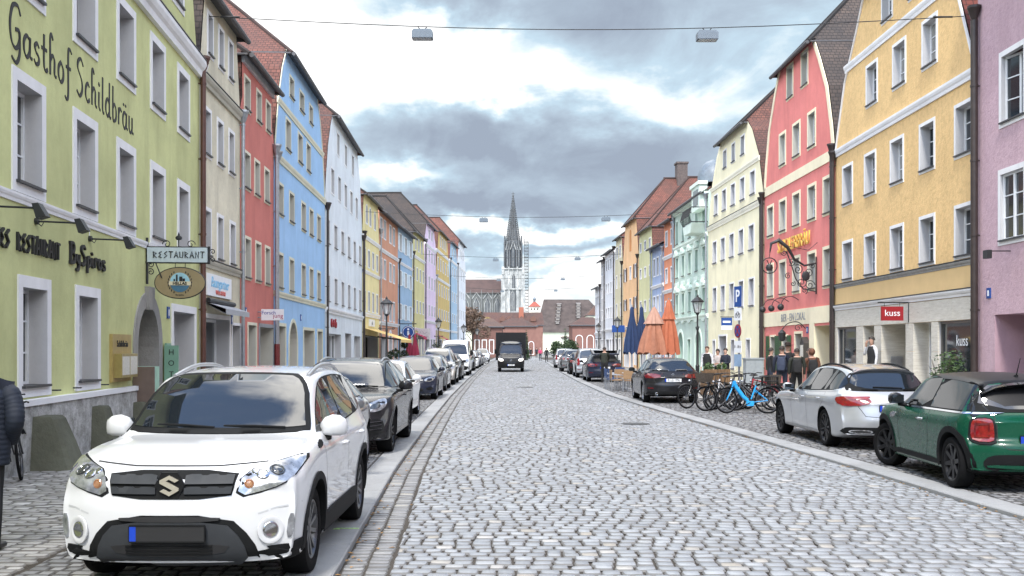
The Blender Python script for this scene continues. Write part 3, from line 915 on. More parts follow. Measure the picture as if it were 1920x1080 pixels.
def left_houses():
 # ---- green guest house
 h = House('L', 'guest_house', 'lime green guest house with black script lettering and stone arch door', (-6.76, 12.67), (-7.92, 26.36),
     wallmat('lime_plaster', (212, 216, 136), 0.80, 0.25, 20, 0.24), 8.72, [(0.35, 9.2), (1.4, 12.2)], 15.5, roof=RT_RED, group=GL, hip=3)
 cs = [2.30, 4.80, 7.20, 9.57, 11.95]
 h.windows([(c - 0.64, c + 0.64) for c in cs], 3.95, 5.68, sw=0.17, rd=0.28)
 h.windows([(c - 0.64, c + 0.64) for c in cs], 6.74, 8.36, sw=0.16, rd=0.28)
 h.windows([(c - 0.6, c + 0.6) for c in (2.4, 4.9, 7.3, 9.6, 11.4)], 9.6, 11.2, sw=0.15, rd=0.28)
 h.windows([(1.87, 3.16), (4.28, 5.59)], 1.06, 2.80, sw=0.17, rd=0.3)
 # arch with stone surround
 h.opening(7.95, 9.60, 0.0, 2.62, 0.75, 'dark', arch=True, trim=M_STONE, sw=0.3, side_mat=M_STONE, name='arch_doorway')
 k = MB(); k.prism([(8.60, 2.55), (8.95, 2.55), (9.02, 3.02), (8.53, 3.02)], -0.09, 0.0); k.build('keystone', M_STONE, h.root)
 h.opening(10.9, 13.1, 0.05, 2.60, 0.55, 'glass', sw=0.17, mull=(0.38,), trans=2.0, name='entrance_door')
 h.belt(3.80, 3.93, 0.05, M_WHITETRIM, 0, 10.0)
 h.belt(8.58, 8.96, 0.22, M_WHITETRIM, name='cornice', cap=M_SILL)
 # low rough-cast plinth with mossy stains
 t = NT('roughcast_plinth'); t.set(Roughness=0.95); c = t.coord(); f = t.noise(c, 3.5, 8, 0.75); f2 = t.noise(c, 16, 5, 0.7)
 a = t.mix(t.rng(f, 0.38, 0.62, 0, 1), (0.24, 0.235, 0.21), (0.56, 0.555, 0.54)); a = t.mix(t.rng(f2, 0.5, 0.66, 0, 0.5), a, (0.22, 0.21, 0.19))
 t.l(a, t.b.inputs['Base Color']); t.bump(f2, 0.9, 0.03); pm = t.m
 m = MB(); m.box(0, 7.6, -0.10, 0.0, 0, 0.94); m.box(9.92, 10.7, -0.10, 0.0, 0, 0.94); m.build('plinth', pm, h.root)
 m = MB(); m.box(0, 7.6, -0.13, 0.004, 0.943, 1.03); m.build('plinth_cap', M_WHITETRIM, h.root)
 h.pipe(13.6, 8.75, M_PIPE_B, boot=None, r=0.07)
 # black hooks of the former shutters
 for u in (1.80, 3.25, 4.2, 5.68):
  m = MB(); m.tube([(u, 0, 1.12), (u, -0.08, 1.12), (u + 0.06, -0.11, 1.12)], 0.012, 6); m.build('shutter_hook', M_IRON, h.root)
 h.finish(); HOUSES['green'] = h
 # ---- beige house
 h = House('L', 'shop_house', 'narrow beige house with small white shop sign beside lime green guest house', (-7.92, 26.36), (-8.16, 31.21),
     wallmat('beige_plaster', (224, 215, 184), 0.84, 0.5, 16, 0.3), 8.75, [(0.12, 9.3), (0.55, 11.0)], 13.0, roof=RT_DARK, group=GL, hip=2.5)
 h.windows(pairs([0.45, 1.22, 1.85, 2.65, 3.25, 4.05]), 6.72, 8.05, sw=0.10, rd=0.25)
 h.windows(pairs([0.45, 1.22, 1.85, 2.65, 3.4, 4.2]), 4.10, 5.44, sw=0.10, rd=0.25)
 h.windows(pairs([0.75, 1.45, 2.0, 2.7, 3.2, 3.9]), 9.40, 10.62, sw=0.10, rd=0.25)
 h.opening(0.55, 3.35, 0.05, 2.55, 0.45, 'shop', sw=0.12, mull=(0.45,), name='shop_window')
 h.opening(3.72, 4.80, 0.05, 2.42, 0.55, 'glass', sw=0.08, name='entrance_door')
 h.belt(3.86, 4.06, 0.10, wallmat('beige_trim', (190, 185, 165)), cap=M_SILL)
 h.belt(8.52, 8.78, 0.14, wallmat('beige_trim', (190, 185, 165)), cap=M_SILL)
 h.pipe(4.72, 8.5, M_PIPE_Z, boot=None)
 h.finish(); HOUSES['beige'] = h
 # ---- red house
 h = House('L', 'shop_house', 'brick red house with grey eave board next to the sky blue house', (-8.16, 31.21), (-8.33, 36.35),
     wallmat('brick_red_plaster', (212, 108, 92), 0.85, 0.3, 24, 0.16), 9.0, [(0.3, 9.4), (0.25, 10.75)], 13.2, roof=RT_MIX, group=GL, hip=3, trim=M_CREAMTRIM, reveal=M_REVEAL_W)
 h.windows(pairs([0.50, 1.39, 2.25, 3.08, 3.75, 4.6]), 9.05, 10.15, sw=0.09, rd=0.24)
 h.windows(pairs([0.50, 1.39, 1.95, 2.80, 3.5, 4.4]), 6.62, 7.84, sw=0.09, rd=0.24)
 h.windows(pairs([0.57, 1.47, 2.1, 2.99, 3.62, 4.49]), 3.86, 5.22, sw=0.09, rd=0.24)
 h.opening(1.05, 2.2, 0.05, 2.48, 0.4, 'shop', sw=0.09, name='entrance_door')
 h.opening(2.75, 5.0, 0.05, 2.45, 0.6, 'shop', sw=0.12, trim=simple('grey_shop_frame', (0.25, 0.26, 0.28), 0.5), mull=(0.5,), name='shop_window')
 m = MB(); m.box(0.25, h.L - 0.25, -0.08, 0.01, 10.42, 10.74); m.build('eave_board', simple('pale_grey_board', (0.45, 0.47, 0.50), 0.5), h.root)
 h.pipe(5.05, 8.5, M_PIPE_Z, boot=simple('red_pipe_boot', (0.16, 0.02, 0.02), 0.5))
 h.finish(); HOUSES['red_l'] = h
 # ---- blue house
 bt = plaster('blue_house_trim', lin((214, 212, 190)), 0.1)
 h = House('L', 'shop_house', 'tall sky blue house with cream bands and red tiled mansard roof', (-8.33, 36.35), (-8.73, 48.52),
     wallmat('sky_blue_plaster', (150, 198, 242), 0.87, 0.2, 24, 0.13), 8.5, [(0.22, 9.2), (0.75, 10.7), (1.5, 12.0), (2.3, 12.85)], 16.2, roof=RT_RED, group=GL, hip=3.4, trim=bt, reveal=M_REVEAL_W)
 h.windows(pairs([2.98, 4.01, 5.22, 6.37, 7.6, 8.6]), 11.27, 12.15, sw=0.09, rd=0.24)
 h.windows(pairs([2.22, 3.32, 4.85, 5.98, 6.9, 8.0]), 9.12, 10.38, sw=0.09, rd=0.24)
 c5 = [1.25, 3.5, 6.2, 8.2, 10.3]
 h.windows([(c - 0.56, c + 0.56) for c in c5], 6.5, 7.74, sw=0.10, rd=0.26)
 h.windows([(c - 0.53, c + 0.53) for c in c5], 3.85, 5.22, sw=0.10, rd=0.26)
 h.belt(10.50, 10.72, 0.07, bt, 0.62, h.L - 0.62); h.belt(8.42, 8.66, 0.09, bt); h.belt(3.58, 3.78, 0.08, bt)
 h.opening(0.8, 2.15, 0.05, 2.55, 0.45, 'shop', sw=0.12, name='shop_window')
 h.opening(2.95, 4.65, 0.05, 2.75, 0.5, 'door', arch=True, sw=0.14, name='arch_doorway')
 h.opening(6.2, 8.9, 0.05, 2.50, 0.5, 'shop', sw=0.12, mull=(0.4,), name='shop_window')
 h.opening(9.9, 11.3, 0.5, 2.50, 0.4, 'glass', sw=0.12, name='shop_window')
 h.edge_trim(bt, 0.10, 0.03)
 h.pipe(0.12, 8.3, M_PIPE_Z, boot=simple('red_pipe_boot', (0.16, 0.02, 0.02), 0.5))
 h.finish(); HOUSES['blue_l'] = h
 # ---- white house
 h = House('L', 'shop_house', 'large white gabled house with dark roof between blue and pale yellow houses', (-8.73, 48.52), (-9.19, 63.79),
     wallmat('white_plaster', (226, 234, 240), 0.88, 0.4, 20, 0.16), 8.6, [(0.25, 9.6), (1.0, 11.4), (1.8, 12.5), (2.6, 13.3)], 17.2, roof=RT_MIX, group=GL, hip=4)
 h.windows(even(3.95, 11.0, 3, 1.0), 11.5, 12.72, sw=0.09, rd=0.24, near=False)
 h.windows(even(1.9, 12.9, 5, 1.15), 9.26, 10.6, sw=0.09, rd=0.24, near=False)
 h.windows(even(0.35, 14.6, 6, 1.2), 6.65, 7.95, sw=0.09, rd=0.26)
 h.windows(even(0.45, 14.6, 6, 1.15), 3.9, 5.3, sw=0.09, rd=0.26)
 h.belt(3.42, 3.68, 0.14, M_WHITETRIM)
 h.opening(0.7, 5.6, 0.05, 2.45, 0.4, 'shop', mull=(0.45, 0.75), name='shop_window')
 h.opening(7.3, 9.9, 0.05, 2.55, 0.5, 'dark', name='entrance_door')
 h.opening(11.2, 14.3, 0.05, 2.45, 0.4, 'shop', mull=(0.5,), name='shop_window')
 h.pipe(0.1, 8.2, M_PIPE_D); h.pipe(15.15, 8.3, M_PIPE_D)
 h.finish(); HOUSES['white_l'] = h
 # ---- pale yellow
 h = House('L', 'shop_house', 'pale yellow house with two arched gable windows and yellow awning', (-9.19, 63.79), (-9.12, 71.39),
     wallmat('pale_yellow_plaster', (243, 226, 150), 0.85), 8.9, [(0.2, 9.6), (0.7, 11.4)], 13.6, roof=RT_MIX, group=GL, hip=3)
 h.windows(pairs([1.4, 2.3, 2.9, 3.8, 5.0, 5.9]), 9.55, 10.85, 'arch', sw=0.1, rd=0.2, near=False)
 h.windows(even(0.45, 7.0, 4, 0.95), 6.85, 8.05, sw=0.09, rd=0.22, near=False)
 h.windows(even(0.45, 7.0, 4, 0.95), 4.05, 5.4, sw=0.09, rd=0.22, near=False)
 h.belt(8.55, 8.78, 0.12); h.belt(6.42, 6.62, 0.10); h.belt(3.72, 3.98, 0.12)
 h.opening(0.5, 7.0, 0.05, 2.5, 0.8, 'shop', frame=M_BLACK, mull=(0.2, 0.45, 0.75), name='shop_window')
 h.pipe(0.15, 8.6, M_PIPE_D)
 h.finish(); HOUSES['yellow_l'] = h
 # ---- orange
 h = House('L', 'shop_house', 'terracotta orange house with paired white framed windows and brown roof', (-9.12, 71.39), (-8.92, 81.27),
     wallmat('terracotta_plaster', (222, 150, 108), 0.85), 11.2, kind='eave', Hr=15.2, roof=RT_BROWN, group=GL, hip=5)
 ps = pairs([0.3, 1.5, 2.1, 3.3, 5.0, 6.2, 6.9, 8.1])
 h.windows(ps, 9.45, 10.87, sw=0.1, rd=0.22, near=False); h.windows(ps, 6.6, 8.07, sw=0.1, rd=0.22, near=False); h.windows(ps, 3.67, 5.25, sw=0.1, rd=0.22, near=False)
 h.belt(8.45, 8.68, 0.12); h.belt(3.35, 3.6, 0.14)
 h.opening(4.8, 6.4, 0.05, 2.9, 0.5, 'door', arch=True, sw=0.2, name='arch_doorway'); h.opening(0.8, 3.8, 0.05, 2.5, 0.5, 'shop', mull=(0.5,)); h.opening(7.4, 9.4, 0.05, 2.5, 0.5, 'dark', name='entrance_door')
 h.pipe(0.12, 9.6, M_PIPE_Z)
 h.finish(); HOUSES['orange_l'] = h
 # ---- light blue with open lattice shutters
 h = House('L', 'shop_house', 'light blue house with pale open window shutters beside terracotta house', (-8.92, 81.27), (-8.65, 90.21),
     wallmat('light_blue_plaster', (152, 190, 222), 0.85), 11.25, kind='eave', Hr=14.8, roof=RT_BROWN, group=GL, hip=5)
 ps = even(0.6, 8.4, 3, 1.5)
 for z0, z1 in ((9.4, 10.85), (6.7, 7.95), (4.0, 5.3)): h.windows(ps, z0, z1, sw=0.08, rd=0.15, near=False)
 for z0, z1 in ((9.4, 10.85), (6.7, 7.95), (4.0, 5.3)):
  for a, b in ps:
   for x0, x1 in ((a - 0.62, a - 0.03), (b + 0.03, b + 0.62)):
    m = MB(); m.box(x0, x1, -0.06, -0.02, z0 + .05, z1 - .05)
    m.box((x0 + x1) / 2 - 0.02, (x0 + x1) / 2 + 0.02, -0.07, -0.06, z0 + .05, z1 - .05); m.build('shutter', simple('pale_shutter', (0.62, 0.72, 0.78), 0.5), h.root)
 h.belt(8.4, 8.6, 0.1)
 h.opening(1.0, 3.6, 0.05, 2.9, 0.5, 'shop', arch=False, sw=0.12); h.opening(5.2, 7.8, 0.05, 2.8, 0.5, 'dark', sw=0.12)
 h.pipe(0.12, 8.4, M_PIPE_D)
 h.finish(); HOUSES['ltblue_l'] = h
 def far(key, label, A, B, col, He, Hh, Hr, ins, rows, cols, roof, belts=(), arch=False, hip=3, pm=M_PIPE_D, kind='gable'):
  hh = House('L' if A[0] < 0 else 'R', 'shop_house', label, A, B, col, He, [(0.25, He + 0.6), (ins * 0.55, He + (Hh - He) * 0.55), (ins, Hh)] if kind == 'gable' else [], Hr, roof=roof, group=GL, hip=hip, kind=kind)
  for (z0, z1), (n, a) in zip(rows, cols):
   hh.windows(even(a, hh.L - a, n, 1.0), z0, z1, sw=0.09, rd=0.2, near=False)
  for b in belts: hh.belt(b, b + 0.25, 0.12)
  w = hh.L
  hh.opening(0.10 * w, 0.42 * w, 0.05, 2.6, 0.5, 'shop', sw=0.1, mull=(0.5,)); hh.opening(0.52 * w, 0.66 * w, 0.05, 2.6, 0.5, 'dark', sw=0.1, name='entrance_door'); hh.opening(0.74 * w, 0.92 * w, 0.3, 2.6, 0.4, 'shop', sw=0.1)
  hh.pipe(0.12 if A[0] < 0 else hh.L - 0.12, He - 0.1, pm)
  hh.finish(); HOUSES[key] = hh
  return hh
 far('ygreen', 'yellowish green house with red upper side roof before the lilac house', (-8.65, 90.21), (-8.34, 99.14), wallmat('yellowgreen_plaster', (222, 214, 140), 0.85), 9.9, 12.1, 15.6, 0.9,
  [(10.45, 11.65), (7.75, 9.0), (4.85, 6.05)], [(3, 1.8), (4, 0.6), (4, 0.6)], RT_DARK, (9.7, 3.3))
 far('lilac', 'lilac pink house with stepped dark roof before the mustard house', (-8.34, 99.14), (-7.99, 109.0), wallmat('lilac_plaster', (238, 212, 240), 0.85), 11.9, 14.0, 17.3, 1.8,
  [(12.45, 13.5), (10.2, 11.5), (7.5, 8.9), (4.85, 6.05)], [(2, 3.2), (4, 0.8), (4, 0.6), (4, 0.6)], RT_DARK, (11.6, 4.2))
 far('mustard', 'mustard yellow gabled house with many small windows in four rows', (-7.99, 109.0), (-7.46, 124.29), wallmat('mustard_plaster', (220, 186, 92), 0.85), 9.2, 14.5, 17.8, 3.0,
  [(12.75, 14.0), (10.1, 11.5), (7.35, 8.7), (4.8, 6.0)], [(4, 4.2), (5, 1.8), (6, 0.7), (6, 0.7)], RT_MIX, (9.0, 3.6, 11.95), pm=M_PIPE_Z)
 far('ltblue2', 'small pale blue house near the end of the row', (-7.46, 124.29), (-7.10, 134.45), wallmat('pale_blue_plaster', (165, 198, 222), 0.85), 12.3, 14.6, 16.5, 1.4,
  [(12.95, 14.0), (10.5, 11.8), (7.4, 8.7), (4.8, 6.0)], [(2, 3.0), (4, 0.8), (4, 0.6), (4, 0.6)], RT_RED, (12.2, 3.6))
 far('white2', 'last white house of the row with steep red roof', (-7.10, 134.45), (-6.62, 148.31), wallmat('far_white_plaster', (230, 234, 240), 0.85), 12.5, 16.0, 19.5, 2.6,
  [(13.7, 14.95), (10.8, 12.2), (8.3, 9.4), (5.5, 6.9)], [(3, 4), (5, 0.9), (5, 0.7), (5, 0.7)], RT_RED, (12.3, 4.3))
 # ================= right side
 far('peach', 'apricot house with arched gable niche, brown shutters and huge red roof', (10.52, 86.22), (10.20, 95.59), wallmat('apricot_plaster', (246, 192, 128), 0.85), 9.3, 12.9, 16.6, 1.6,
  [(7.7, 8.9), (5.1, 6.1)], [(3, 1.2), (3, 1.2)], RT_RED, (3.4,), hip=3)
 far('ocream', 'olive cream house before the white house at the far right', (10.20, 95.59), (10.0, 101.08), wallmat('olive_cream_plaster', (214, 205, 165), 0.85), 9.5, 12.2, 14.5, 1.0,
  [(10.2, 11.4), (7.4, 8.7), (4.7, 6.0)], [(2, 1.2), (2, 0.8), (2, 0.8)], RT_RED, (3.4,))
 far('white_r', 'white plastered house on the far right', (10.0, 101.08), (9.74, 108.55), wallmat('far_white_plaster', (230, 234, 240), 0.85), 11.4, 0, 14.5, 0,
  [(9.6, 10.8), (7.2, 8.4), (4.7, 5.9)], [(4, 0.6), (4, 0.6), (4, 0.6)], RT_RED, (3.4, 11.0), kind='eave', hip=5)
 far('grey_r', 'slim pale grey house on the far right', (9.74, 108.55), (9.61, 112.25), wallmat('pale_grey_plaster', (205, 205, 205), 0.85), 11.0, 0, 14.0, 0,
  [(9.4, 10.6), (7.0, 8.2), (4.6, 5.8)], [(2, 0.5), (2, 0.5), (2, 0.5)], RT_BROWN, (3.4,), kind='eave', hip=5)
 far('white3_r', 'low whitish house ending the right row', (9.61, 112.25), (9.42, 117.75), wallmat('far_white_plaster', (230, 234, 240), 0.85), 8.4, 0, 11.2, 0,
  [(6.4, 7.5), (3.9, 5.1)], [(3, 0.6), (3, 0.6)], RT_DARK, (3.2,), kind='eave', hip=5)
left_houses()
def right_houses():
 global M_TRAV
 # ---- pink house at the edge
 h = House('R', 'shop_house', 'mauve pink rough plastered house at the right edge with white window frames', (11.9, 20.6), (11.9, 26.58),
     wallmat('mauve_plaster', (206, 168, 180), 0.85, 1.0, 12, 0.14), 11.5, kind='eave', Hr=15, roof=RT_RED, group=GL, hip=5)
 h.windows([(1.2, 2.55), (3.5, 4.85)], 7.1, 8.95, sw=0.13, rd=0.1, trim=M_WHITETRIM); h.windows([(1.15, 2.55), (3.5, 4.85)], 4.25, 6.1, sw=0.13, rd=0.1, trim=M_WHITETRIM)
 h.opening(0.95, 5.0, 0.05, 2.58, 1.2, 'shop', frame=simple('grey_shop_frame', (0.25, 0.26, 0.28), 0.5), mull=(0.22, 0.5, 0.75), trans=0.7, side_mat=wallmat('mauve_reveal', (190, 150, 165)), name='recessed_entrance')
 h.pipe(0.12, 10.1, M_PIPE_D, r=0.09, out=0.14)
 h.finish(); HOUSES['pink'] = h
 # ---- big yellow
 h = House('R', 'shop_house', 'large ochre yellow rough plastered house over a travertine shop floor', (11.9, 26.58), (11.87, 38.18),
     wallmat('ochre_plaster', (236, 192, 112), 0.90, 1.0, 10, 0.12), 8.85, [(0.35, 9.6), (1.1, 11.2), (2.3, 12.6), (3.3, 13.9)], 18.0, roof=roof_tile('plum_roof_tiles', (0.20, 0.045, 0.03), (0.13, 0.03, 0.024), (0.08, 0.03, 0.025)), group=GL, hip=3.5)
 c3 = [3.86, 6.27, 8.58]; c5 = [1.4, 3.7, 6.08, 8.4, 10.8]
 h.windows([(c - 0.56, c + 0.56) for c in c3], 9.75, 11.2, sw=0.10, rd=0.24)
 h.windows([(c - 0.57, c + 0.57) for c in c5], 6.8, 8.27, sw=0.10, rd=0.27)
 h.windows([(c - 0.57, c + 0.57) for c in c5], 4.12, 5.58, sw=0.10, rd=0.27)
 h.windows([(4.75, 5.75), (7.0, 8.0)], 12.1, 13.3, sw=0.09, rd=0.24)
 h.belt(11.50, 11.75, 0.09, M_WHITETRIM, 1.2, h.L - 1.2); h.belt(8.72, 8.98, 0.10, M_WHITETRIM)
 h.belt(3.92, 4.05, 0.10, simple('grey_cornice', (0.28, 0.28, 0.27), 0.7, var=0.2), name='cornice', cap=M_SILL)
 sm = wallmat('smooth_ochre', (236, 196, 120), 0.85, 0.1, 20, 0.06)
 h.belt(3.12, 3.30, 0.14, M_WHITETRIM, name='cornice', cap=M_SILL)
 h.edge_trim(M_WHITETRIM, 0.07, 0.05)
 t = NT('travertine'); t.set(Roughness=0.6)
 c = t.coord('Object', (1.2, 1, 9)); f = t.noise(c, 2.2, 8, 0.75)
 c2 = t.coord('Object', (3, 3, 14)); f2 = t.noise(c2, 2.0, 6, 0.8)
 a = t.mix(t.rng(f, 0.3, 0.7, 0, 1), (0.50, 0.46, 0.38), (0.72, 0.69, 0.61))
 a = t.mix(t.rng(f2, 0.60, 0.68, 0, 0.8), a, (0.20, 0.16, 0.11))
 t.l(a, t.b.inputs['Base Color']); t.bump(f2, 0.4, 0.01)
 M_TRAV = t.m
 holes = [(0.35, 2.45), (3.15, 4.2), (4.85, 6.9), (7.5, 8.8), (9.25, 11.3)]
 tops = [2.5, 2.5, 2.54, 2.54, 2.55]
 # stone cladding of the ground floor as slabs around the openings
 m = MB()
 ys, yd = -0.05, 0.0
 xs = [0.0] + [v for p in holes for v in p] + [h.L]
 for i in range(0, len(xs), 2):
  x = xs[i]; n = max(1, int((xs[i + 1] - x) / 0.9))
  z = 0.0
  for zz in (0.82, 1.66, 2.5):
   m.box(x, xs[i + 1], ys, yd, z, zz - 0.008); z = zz
 k = 0; x = 0.0
 while x < h.L - 0.1:
  x2 = min(h.L, x + 1.45)
  m.box(x, x2 - 0.008, ys, yd, 2.508, 3.1); x = x2
 m.build('stone_cladding', M_TRAV, h.root)
 m = MB(); m.box(0, h.L, -0.03, 0.0, 3.31, 3.915); m.build('fascia', sm, h.root)
 fr = simple('bronze_frame', (0.16, 0.15, 0.14), 0.35, metal=0.5)
 h.opening(0.35, 2.45, 0.55, 2.5, 0.12, 'shop', frame=fr, name='shop_window')
 h.opening(3.15, 4.2, 0.0, 2.5, 1.0, 'dark', frame=fr, side_mat=M_TRAV, name='entrance_door')
 h.opening(4.85, 6.9, 0.0, 2.5, 1.0, 'door', frame=M_BLACK, door=simple('dark_brown_door', (0.03, 0.022, 0.02), 0.35), mull=(0.5,), side_mat=M_TRAV, name='entrance_door')
 h.opening(7.5, 8.8, 0.0, 2.5, 0.5, 'glass', frame=M_WHITE, side_mat=M_TRAV, trans=0.7, name='entrance_door')
 h.opening(9.25, 11.3, 0.55, 2.5, 0.12, 'shop', frame=fr, name='shop_window')
 h.pipe(0.1, 8.6, M_PIPE_D)
 h.finish(); HOUSES['yellow_r'] = h
 # ---- red brewery inn
 ct = plaster('inn_cream_trim', lin((236, 226, 196)), 0.1)
 h = House('R', 'brewery_inn', 'salmon red brewery inn with gold lettering and cream bands', (11.87, 38.18), (11.70, 48.25),
     wallmat('salmon_plaster', (238, 120, 110), 0.86, 0.25, 20, 0.15), 9.0, [(0.25, 10.0), (0.8, 11.6), (1.7, 12.9), (2.5, 13.9)], 17.6, roof=RT_DARK, group=GL, hip=3.4, trim=ct, reveal=M_REVEAL_W)
 h.windows(pairs([3.71, 4.75, 5.81, 6.82]), 12.28, 13.78, sw=0.1, rd=0.24)
 h.windows(pairs([2.54, 3.63, 4.59, 5.73, 6.68, 7.79]), 9.62, 11.14, sw=0.12, rd=0.24)
 c5 = [1.12, 3.12, 5.16, 7.25, 9.2]
 h.windows([(c - 0.57, c + 0.57) for c in c5], 6.74, 8.25, sw=0.12, rd=0.24)
 h.windows([(c - 0.57, c + 0.57) for c in c5], 4.0, 5.6, sw=0.12, rd=0.24)
 m = MB(); m.box(0.02, h.L - 0.02, -0.035, 0.0, 8.72, 9.12); m.build('string_course', ct, h.root)
 m = MB(); m.box(0.02, h.L - 0.02, -0.035, 0.0, 2.72, 3.36); m.box(7.0, 7.62, -0.034, 0, 0, 2.72); m.build('name_band', ct, h.root)
 h.edge_trim(ct, 0.28, 0.035)
 h.windows([(1.05, 2.0), (3.0, 3.95)], 0.75, 2.35, sw=0.1, rd=0.3)
 h.opening(5.0, 5.95, 0.05, 2.35, 0.4, 'dark', sw=0.1, name='entrance_door')
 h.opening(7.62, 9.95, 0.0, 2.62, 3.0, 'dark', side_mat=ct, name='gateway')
 gm = simple('green_shutter', (0.03, 0.085, 0.03), 0.5, var=0.2)
 for u in (0.5, 2.03, 2.5, 3.98):
  m = MB(); m.box(u, u + 0.47, -0.065, -0.025, 0.75, 2.3)
  for z in np.arange(0.85, 2.2, 0.09): m.box(u + 0.07, u + 0.40, -0.08, -0.065, z, z + 0.05)
  m.build('shutter', gm, h.root)
 m = MB(); m.box(h.L - 0.14, h.L, -0.01, 0.3, 8.6, 13.0)
 h.pipe(0.1, 8.6, M_PIPE_D); h.pipe(h.L - 0.05, 8.9, M_PIPE_D, r=0.08)
 h.finish(); HOUSES['red_r'] = h
 # ---- cream
 h = House('R', 'shop_house', 'cream yellow gabled house beside the salmon red inn', (11.70, 48.25), (11.38, 60.30),
     wallmat('cream_plaster', (250, 240, 196), 0.86, 0.2, 24, 0.14), 8.6, [(0.3, 9.4), (1.0, 11.0), (2.2, 12.4), (3.2, 13.05)], 17.0, roof=RT_MIX, group=GL, hip=4)
 h.windows(pairs([3.76, 4.63, 5.71, 6.52, 7.64, 8.5]), 11.4, 12.48, sw=0.08, rd=0.22)
 h.windows(even(1.54, 10.5, 5, 1.0), 9.14, 10.38, sw=0.08, rd=0.22)
 h.windows(even(1.2, 10.3, 5, 1.05), 6.46, 7.8, sw=0.08, rd=0.22); h.windows(even(1.2, 10.3, 5, 1.05), 3.75, 5.2, sw=0.08, rd=0.22)
 h.belt(8.45, 8.72, 0.1, plaster('cream_belt', lin((240, 235, 215)), 0.1), cap=M_SILL); h.belt(10.62, 10.85, 0.08, plaster('cream_belt', lin((240, 235, 215)), 0.1), 0.8, h.L - 0.8)
 h.windows([(1.2, 1.95), (5.6, 6.4), (8.7, 9.6)], 0.6, 2.25, sw=0.08, rd=0.25)
 h.opening(2.8, 4.6, 0.05, 2.4, 0.7, 'door', door=simple('pale_door', (0.45, 0.42, 0.33), 0.5), sw=0.1, name='entrance_door')
 h.pipe(h.L - 0.1, 8.4, M_PIPE_D, r=0.09)
 h.finish(); HOUSES['cream'] = h
 # ---- mint with stucco
 mt = plaster('mint_stucco', lin((226, 240, 228)), 0.15)
 h = House('R', 'shop_house', 'mint green stucco house with ornate window caps and iron corner balcony', (11.38, 60.30), (11.07, 70.75),
     wallmat('mint_plaster', (200, 224, 208), 0.86), 10.9, kind='eave', Hr=14.6, roof=RT_BROWN, group=GL, hip=5, trim=mt, reveal=plaster('mint_reveal', lin((176, 200, 184)), 0.1))
 c4 = [0.9, 3.0, 5.1, 7.2, 9.3]
 h.windows([(c - 0.5, c + 0.5) for c in c4], 8.6, 10.35, 'arch', sw=0.1, rd=0.22)
 h.windows([(c - 0.5, c + 0.5) for c in c4], 6.35, 7.85, sw=0.1, rd=0.22); h.windows([(c - 0.5, c + 0.5) for c in c4], 3.95, 5.4, sw=0.1, rd=0.22)
 for c in c4:
  for z in (7.87, 5.45):
   m = MB(); m.prism([(c - 0.62, z), (c + 0.62, z), (c + 0.66, z + 0.12), (c + 0.1, z + 0.42), (c - 0.1, z + 0.42), (c - 0.66, z + 0.12)], -0.14, 0.0); m.ball((c, -0.13, z + 0.24), (0.2, 0.08, 0.16)); m.build('window_cap', mt, h.root)
   m = MB(); m.prism([(c - 0.6, z - 1.75), (c + 0.6, z - 1.75), (c + 0.5, z - 2.0), (c + 0.2, z - 2.1), (c - 0.2, z - 2.1), (c - 0.5, z - 2.0)], -0.08, 0); m.build('window_apron', mt, h.root)
 h.belt(8.25, 8.5, 0.16, mt); h.belt(3.5, 3.75, 0.16, mt); h.belt(10.6, 10.85, 0.25, mt, name='cornice')
 h.opening(1.2, 3.0, 0.05, 2.8, 0.4, 'door', arch=True, sw=0.2, door=simple('mint_door', (0.2, 0.28, 0.24), 0.5), name='arch_doorway'); h.opening(6.8, 8.6, 0.05, 2.8, 0.4, 'door', arch=True, sw=0.2, door=simple('mint_door', (0.2, 0.28, 0.24), 0.5), name='arch_doorway')
 h.windows([(4.4, 5.5)], 0.5, 2.4, sw=0.1, rd=0.25)
 h.pipe(0.1, 10.4, M_PIPE_Z); h.pipe(h.L - 0.1, 10.4, M_PIPE_Z)
 # oriel with iron balcony at the near corner
 m = MB()
 m.box(h.L - 2.6, h.L - 0.25, -0.45, 0.0, 9.9, 11.3); m.box(h.L - 2.7, h.L - 0.15, -0.55, 0.0, 11.3, 11.5); m.build('oriel', mt, h.root)
 m = MB(); m.box(h.L - 2.1, h.L - 0.7, -0.465, -0.452, 10.15, 11.1); m.build('oriel_window', M_GLASS, h.root)
 m = MB(); m.lathe([(0.95, 11.5), (0.92, 12.0), (0.72, 12.5), (0.4, 12.8), (0.0, 12.95)], 12, 0, (h.L - 1.42, 0.6, 0)); m.build('dome', simple('slate_blue_lead', (0.13, 0.16, 0.19), 0.45, var=0.2), h.root, 50)
 m = MB(); m.prism([(h.L - 2.8, 9.02), (h.L - 0.1, 9.02), (h.L - 0.5, 8.5), (h.L - 2.4, 8.5)], -0.95, 0.0); m.build('balcony_slab', mt, h.root)
 m = MB()
 for z in (9.1, 9.95): m.tube([(h.L - 2.75, 0, z), (h.L - 2.75, -0.95, z), (h.L - 0.12, -0.95, z), (h.L - 0.12, 0, z)], 0.03, 6)
 for k in range(14):
  x = h.L - 2.75 + k * 2.63 / 13
  m.tube([(x, -0.95, 9.1), (x + 0.05, -1.12, 9.4), (x, -0.95, 9.95)], 0.018, 5)
 m.build('balcony_railing', M_IRON, h.root)
 h.finish(); HOUSES['mint'] = h
